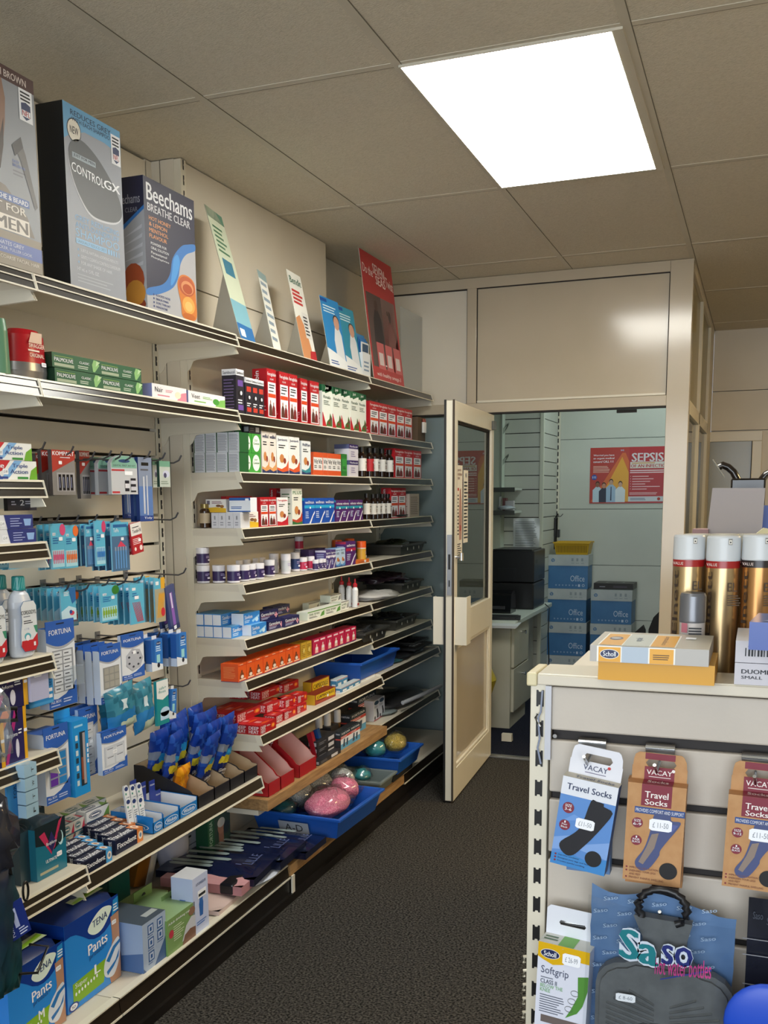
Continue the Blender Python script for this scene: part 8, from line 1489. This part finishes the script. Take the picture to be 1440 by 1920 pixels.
z = .001 + ch * 3; b = MB(); b.box(-.14, .145, 0, .20, 0, .045, M('#14120f', .4), {'T': M('#26241f', .4)}); tp = Face(b, (-.14, 0, .045), (1, 0, 0), (0, 1, 0), .285, .2); tp.ell(.5, .5, .25, .3, M('#8a8c84'), 1, 18); tp.ell(.5, .5, .2, .24, M('#26241f'), 2, 18); f = Face(b, (-.14, 0, 0), (1, 0, 0), (0, 0, 1), .285, .045); f.lines(.15, .3, .3, .6, 1, M('#8a8c94'), 1); f.rect(.5, .3, .85, .6, M('#3a3440'), 1)
tag(obj('black_carton', b, None, (cx1 + cw / 2 + .012, 4.86, z + .0005), (0, 0, -.03)), 'flat black carton with a circular emblem on the right paper stack', 'carton')
# yellow basket
bx = Xp(1040, 4.90, 1.03); bx2 = Xp(1107, 4.90, 1.05); t = empty('plastic_basket', 'bright yellow slotted plastic basket on top of the left paper stack', 'basket', ((bx + bx2) / 2, 4.95, .001 + ch * 4)); w = bx2 - bx; b = MB(); YM = M('#c9a010', .4); YD_ = M('#8a6c0c', .5)
R = lambda s, e, z: [(-s, -e, z), (s, -e, z), (s, e, z), (-s, e, z)]
vs = R(w * .44, .08, 0) + R(w * .5, .095, .092) + R(w * .49, .088, .092) + R(w * .43, .072, .004); F = [(3, 2, 1, 0), (12, 13, 14, 15)]
for i in range(4): j = (i + 1) % 4; F += [(i, j, 4 + j, 4 + i), (4 + i, 4 + j, 8 + j, 8 + i), (12 + j, 12 + i, 8 + i, 8 + j)]
b.add(vs, F, YM); b.box(-w * .52, w * .52, -.101, -.094, .083, .094, YM); b.box(-w * .52, w * .52, .094, .101, .083, .094, YM); f = Face(b, (-w * .45, -.081, .003), (1, -.0, 0), (0, -.17, 1), w * .9, .08)
for i in range(20): f.rect(.03 + i * .048, .15, .055 + i * .048, .8, YD_, 3)
obj('shell', b, t)
# chair backs / coat behind the gondola
y = 3.6; t = empty('office_chair', 'black office chair mostly hidden behind the gondola in the back room', 'chair', (Xp(1190, y, .6), y, 0)); ox = t.location.x; b = MB(); P = [(1158, 1240), (1164, 1215), (1185, 1190), (1206, 1172), (1210, 1182), (1208, 1240)]; b.prism([(onY(u, v, y).x - ox, onY(u, v, y).z) for u, v in P], -.03, .03, M('#141416', .7)); P2 = [(1212, 1240), (1216, 1180), (1225, 1158), (1236, 1147), (1262, 1140), (1270, 1240)]; b.prism([(onY(u, v, y).x - ox, onY(u, v, y).z) for u, v in P2], .0, .07, M('#101012', .7)); P3 = [(1085, 1260), (1092, 1248), (1110, 1236), (1140, 1230), (1160, 1260)]; b.prism([(onY(u, v, y).x - ox, onY(u, v, y).z) for u, v in P3], .0, .06, M('#101012', .7)); obj('backrest', b, t, bev=.012)
b = MB(); b.box(-.24, .2, -.2, .24, .42, .50, M('#141416', .8)); obj('seat', b, t, bev=.03)
b = MB(); b.tube([(0, 0, .1), (0, 0, .42)], .025, BLACK, 10); 
for k in range(5): b.tube([(0, 0, .1), (.27 * math.cos(k * 1.257), .27 * math.sin(k * 1.257), .05)], .015, BLACK, 6); b.cyl(.025, .0, .05, (.27 * math.cos(k * 1.257), .27 * math.sin(k * 1.257), 0), BLACK, 10)
obj('base', b, t)
# desk unit with drawers, worktop and printer
CC = noisy('cabinet_cream', '#b9b5a2', '#c4c0ae', 3, .45); dx = .172; y0 = 3.40; y1 = 3.86; zt = .655
t = empty('drawer_cabinet', 'cream cabinet with two drawers under the back room worktop', 'cabinet', (dx - .25, (y0 + y1) / 2, 0)); o_ = (-(dx - .25), -(y0 + y1) / 2, 0); b = MB(); b.box(dx - .55, dx - .018, y0, y1, .0, zt, CC); obj('body', b, t, o_)
for z0, z1, nm in ((.385, .645, 0), (.10, .375, 1)):
    b = MB(); b.box(dx - .018, dx, y0 + .03, y1, z0, z1, CC); d_ = obj('drawer', b, t, o_, bev=.002); b = MB(); b.tube([(dx, 3.66, z1 - .06), (dx + .018, 3.66, z1 - .06)], .007, CHROME, 10); b.tube([(dx + .018, 3.66, z1 - .06), (dx + .026, 3.66, z1 - .06)], .012, CHROME, 10); k_ = obj('knob', b, d_)
b = MB(); b.box(dx - .55, dx + .02, y0 - .02, 4.56, zt, zt + .03, M('#c4ccc2', .35)); tag(obj('worktop', b, bev=.004), 'pale worktop edge running back above the drawer cabinet', 'worktop')
b = MB(); b.box(dx - .5, dx - .1, 4.05, 4.5, 0, zt, CC); tag(obj('cabinet', b), 'plain cabinet side further back under the worktop', 'cabinet')
pz = zt + .0305; py = 4.05; pa = Xp(917, py, .9); pb = Xp(1001, py, .9)
t = empty('laser_printer', 'large black printer standing on the back room worktop', 'printer', ((pa + pb) / 2, py, pz)); w = pb - pa; ph = Zp(1033, pb, py) - pz; pd = .38; b = MB(); K1 = M('#121214', .35); K2 = M('#1b1b1e', .3)
b.box(-w / 2, w / 2, 0, pd, 0, ph * .45, K1); b.box(-w / 2, w / 2, .0, pd, ph * .46, ph, K1); obj('body', b, t, bev=.008); b = MB(); b.box(-w / 2 + .02, w / 2 - .02, .02, pd - .03, ph, ph + .008, K2); obj('lid', b, t, bev=.003)
b = MB(); f = Face(b, (w / 2, 0, 0), (0, 1, 0), (0, 0, 1), pd, ph); f.rect(.4, .5, .75, .56, M('#2a2a2e')); f.rect(.1, .78, .3, .84, M('#2a2a2e')); b.box(-w * .3, w * .1, -.003, 0, ph * .5, ph * .7, K2); obj('vents', b, t)
t = empty('label_printer', 'small rounded black label printer in front of the large printer', 'printer', (Xp(938, 3.85, .75), 3.78, pz)); b = MB(); b.prism([(-.02, 0), (.14, 0), (.14, .10), (.08, .15), (.0, .13)], -.09, .09, M('#101013', .15), 'x'); obj('body', b, t, bev=.012); b = MB(); b.box(-.05, .05, -.022, .0, .03, .05, M('#3a3a40', .2)); obj('slot', b, t)
kx = onZ(945, 1163, pz); b = MB(); b.box(-.16, .06, -.08, .08, 0, .016, M('#17171a', .5)); tag(obj('keyboard', b, None, (kx.x, kx.y + .1, pz), (0, 0, .1), bev=.003), 'black keyboard at the edge of the back room worktop', 'keyboard')
b = MB(); b.box(-.13, .05, -.12, .1, 0, .006, M('#1c1c20', .6)); tag(obj('black_folder', b, None, (dx - .04, 3.55, pz), (0, 0, .2)), 'black flat folder on the worktop in front of the keyboard', 'folder')
b = MB()
for i in range(5): b.box(-.16 + .004 * i, .065 + .003 * i, -.10, .10 - .004 * i, .003 * i, .003 * i + .0022, M('#d0d4d6', .5))
tag(obj('paper_pile', b, None, (dx - .03, 3.36, zt + .0005), (0, 0, .1)), 'pile of white paper hanging over the near end of the worktop', 'papers')
b = MB(); q = [(dx + .01, 4.35, zt + .04), (dx + .05, 4.3, zt + .02), (dx + .055, 4.25, .5), (dx + .05, 4.32, .3), (dx + .06, 4.3, .02)]; b.tube(q, .004, BLACK, 6); tag(obj('cable', b), 'thin black cable hanging from the worktop beside the paper cartons', 'cable')
b = MB(); b.tube([(-.05, 0, .0), (.05, 0.02, .0)], .004, M('#8a5a3a', .5), 6); tag(obj('pencil', b, None, (dx - .03, 3.40, zt + .021)), 'short pencil on the white paper pile', 'pencil')
b = MB(); b.prism([(-.02, 0), (.02, 0), (.012, .045), (-.02, .045)], -.03, .03, CREAM, 'x'); tag(obj('door_stop', b, None, (.215, 3.08, .001)), 'small cream wedge on the carpet behind the open door', 'door stop')
b = MB(); b.lathe([(0, 0), (.11, 0), (.13, .26), (.125, .27)], n=18, m=M('#1d2a22', .4)); b.lathe([(.12, .24), (.16, .36), (.13, .42), (.10, .44)], n=14, m=M('#a89a2c', .4)); tag(obj('waste_bin', b, None, (-.02, 3.10, 0.001)), 'dark bin with a yellow liner just behind the open door', 'bin')
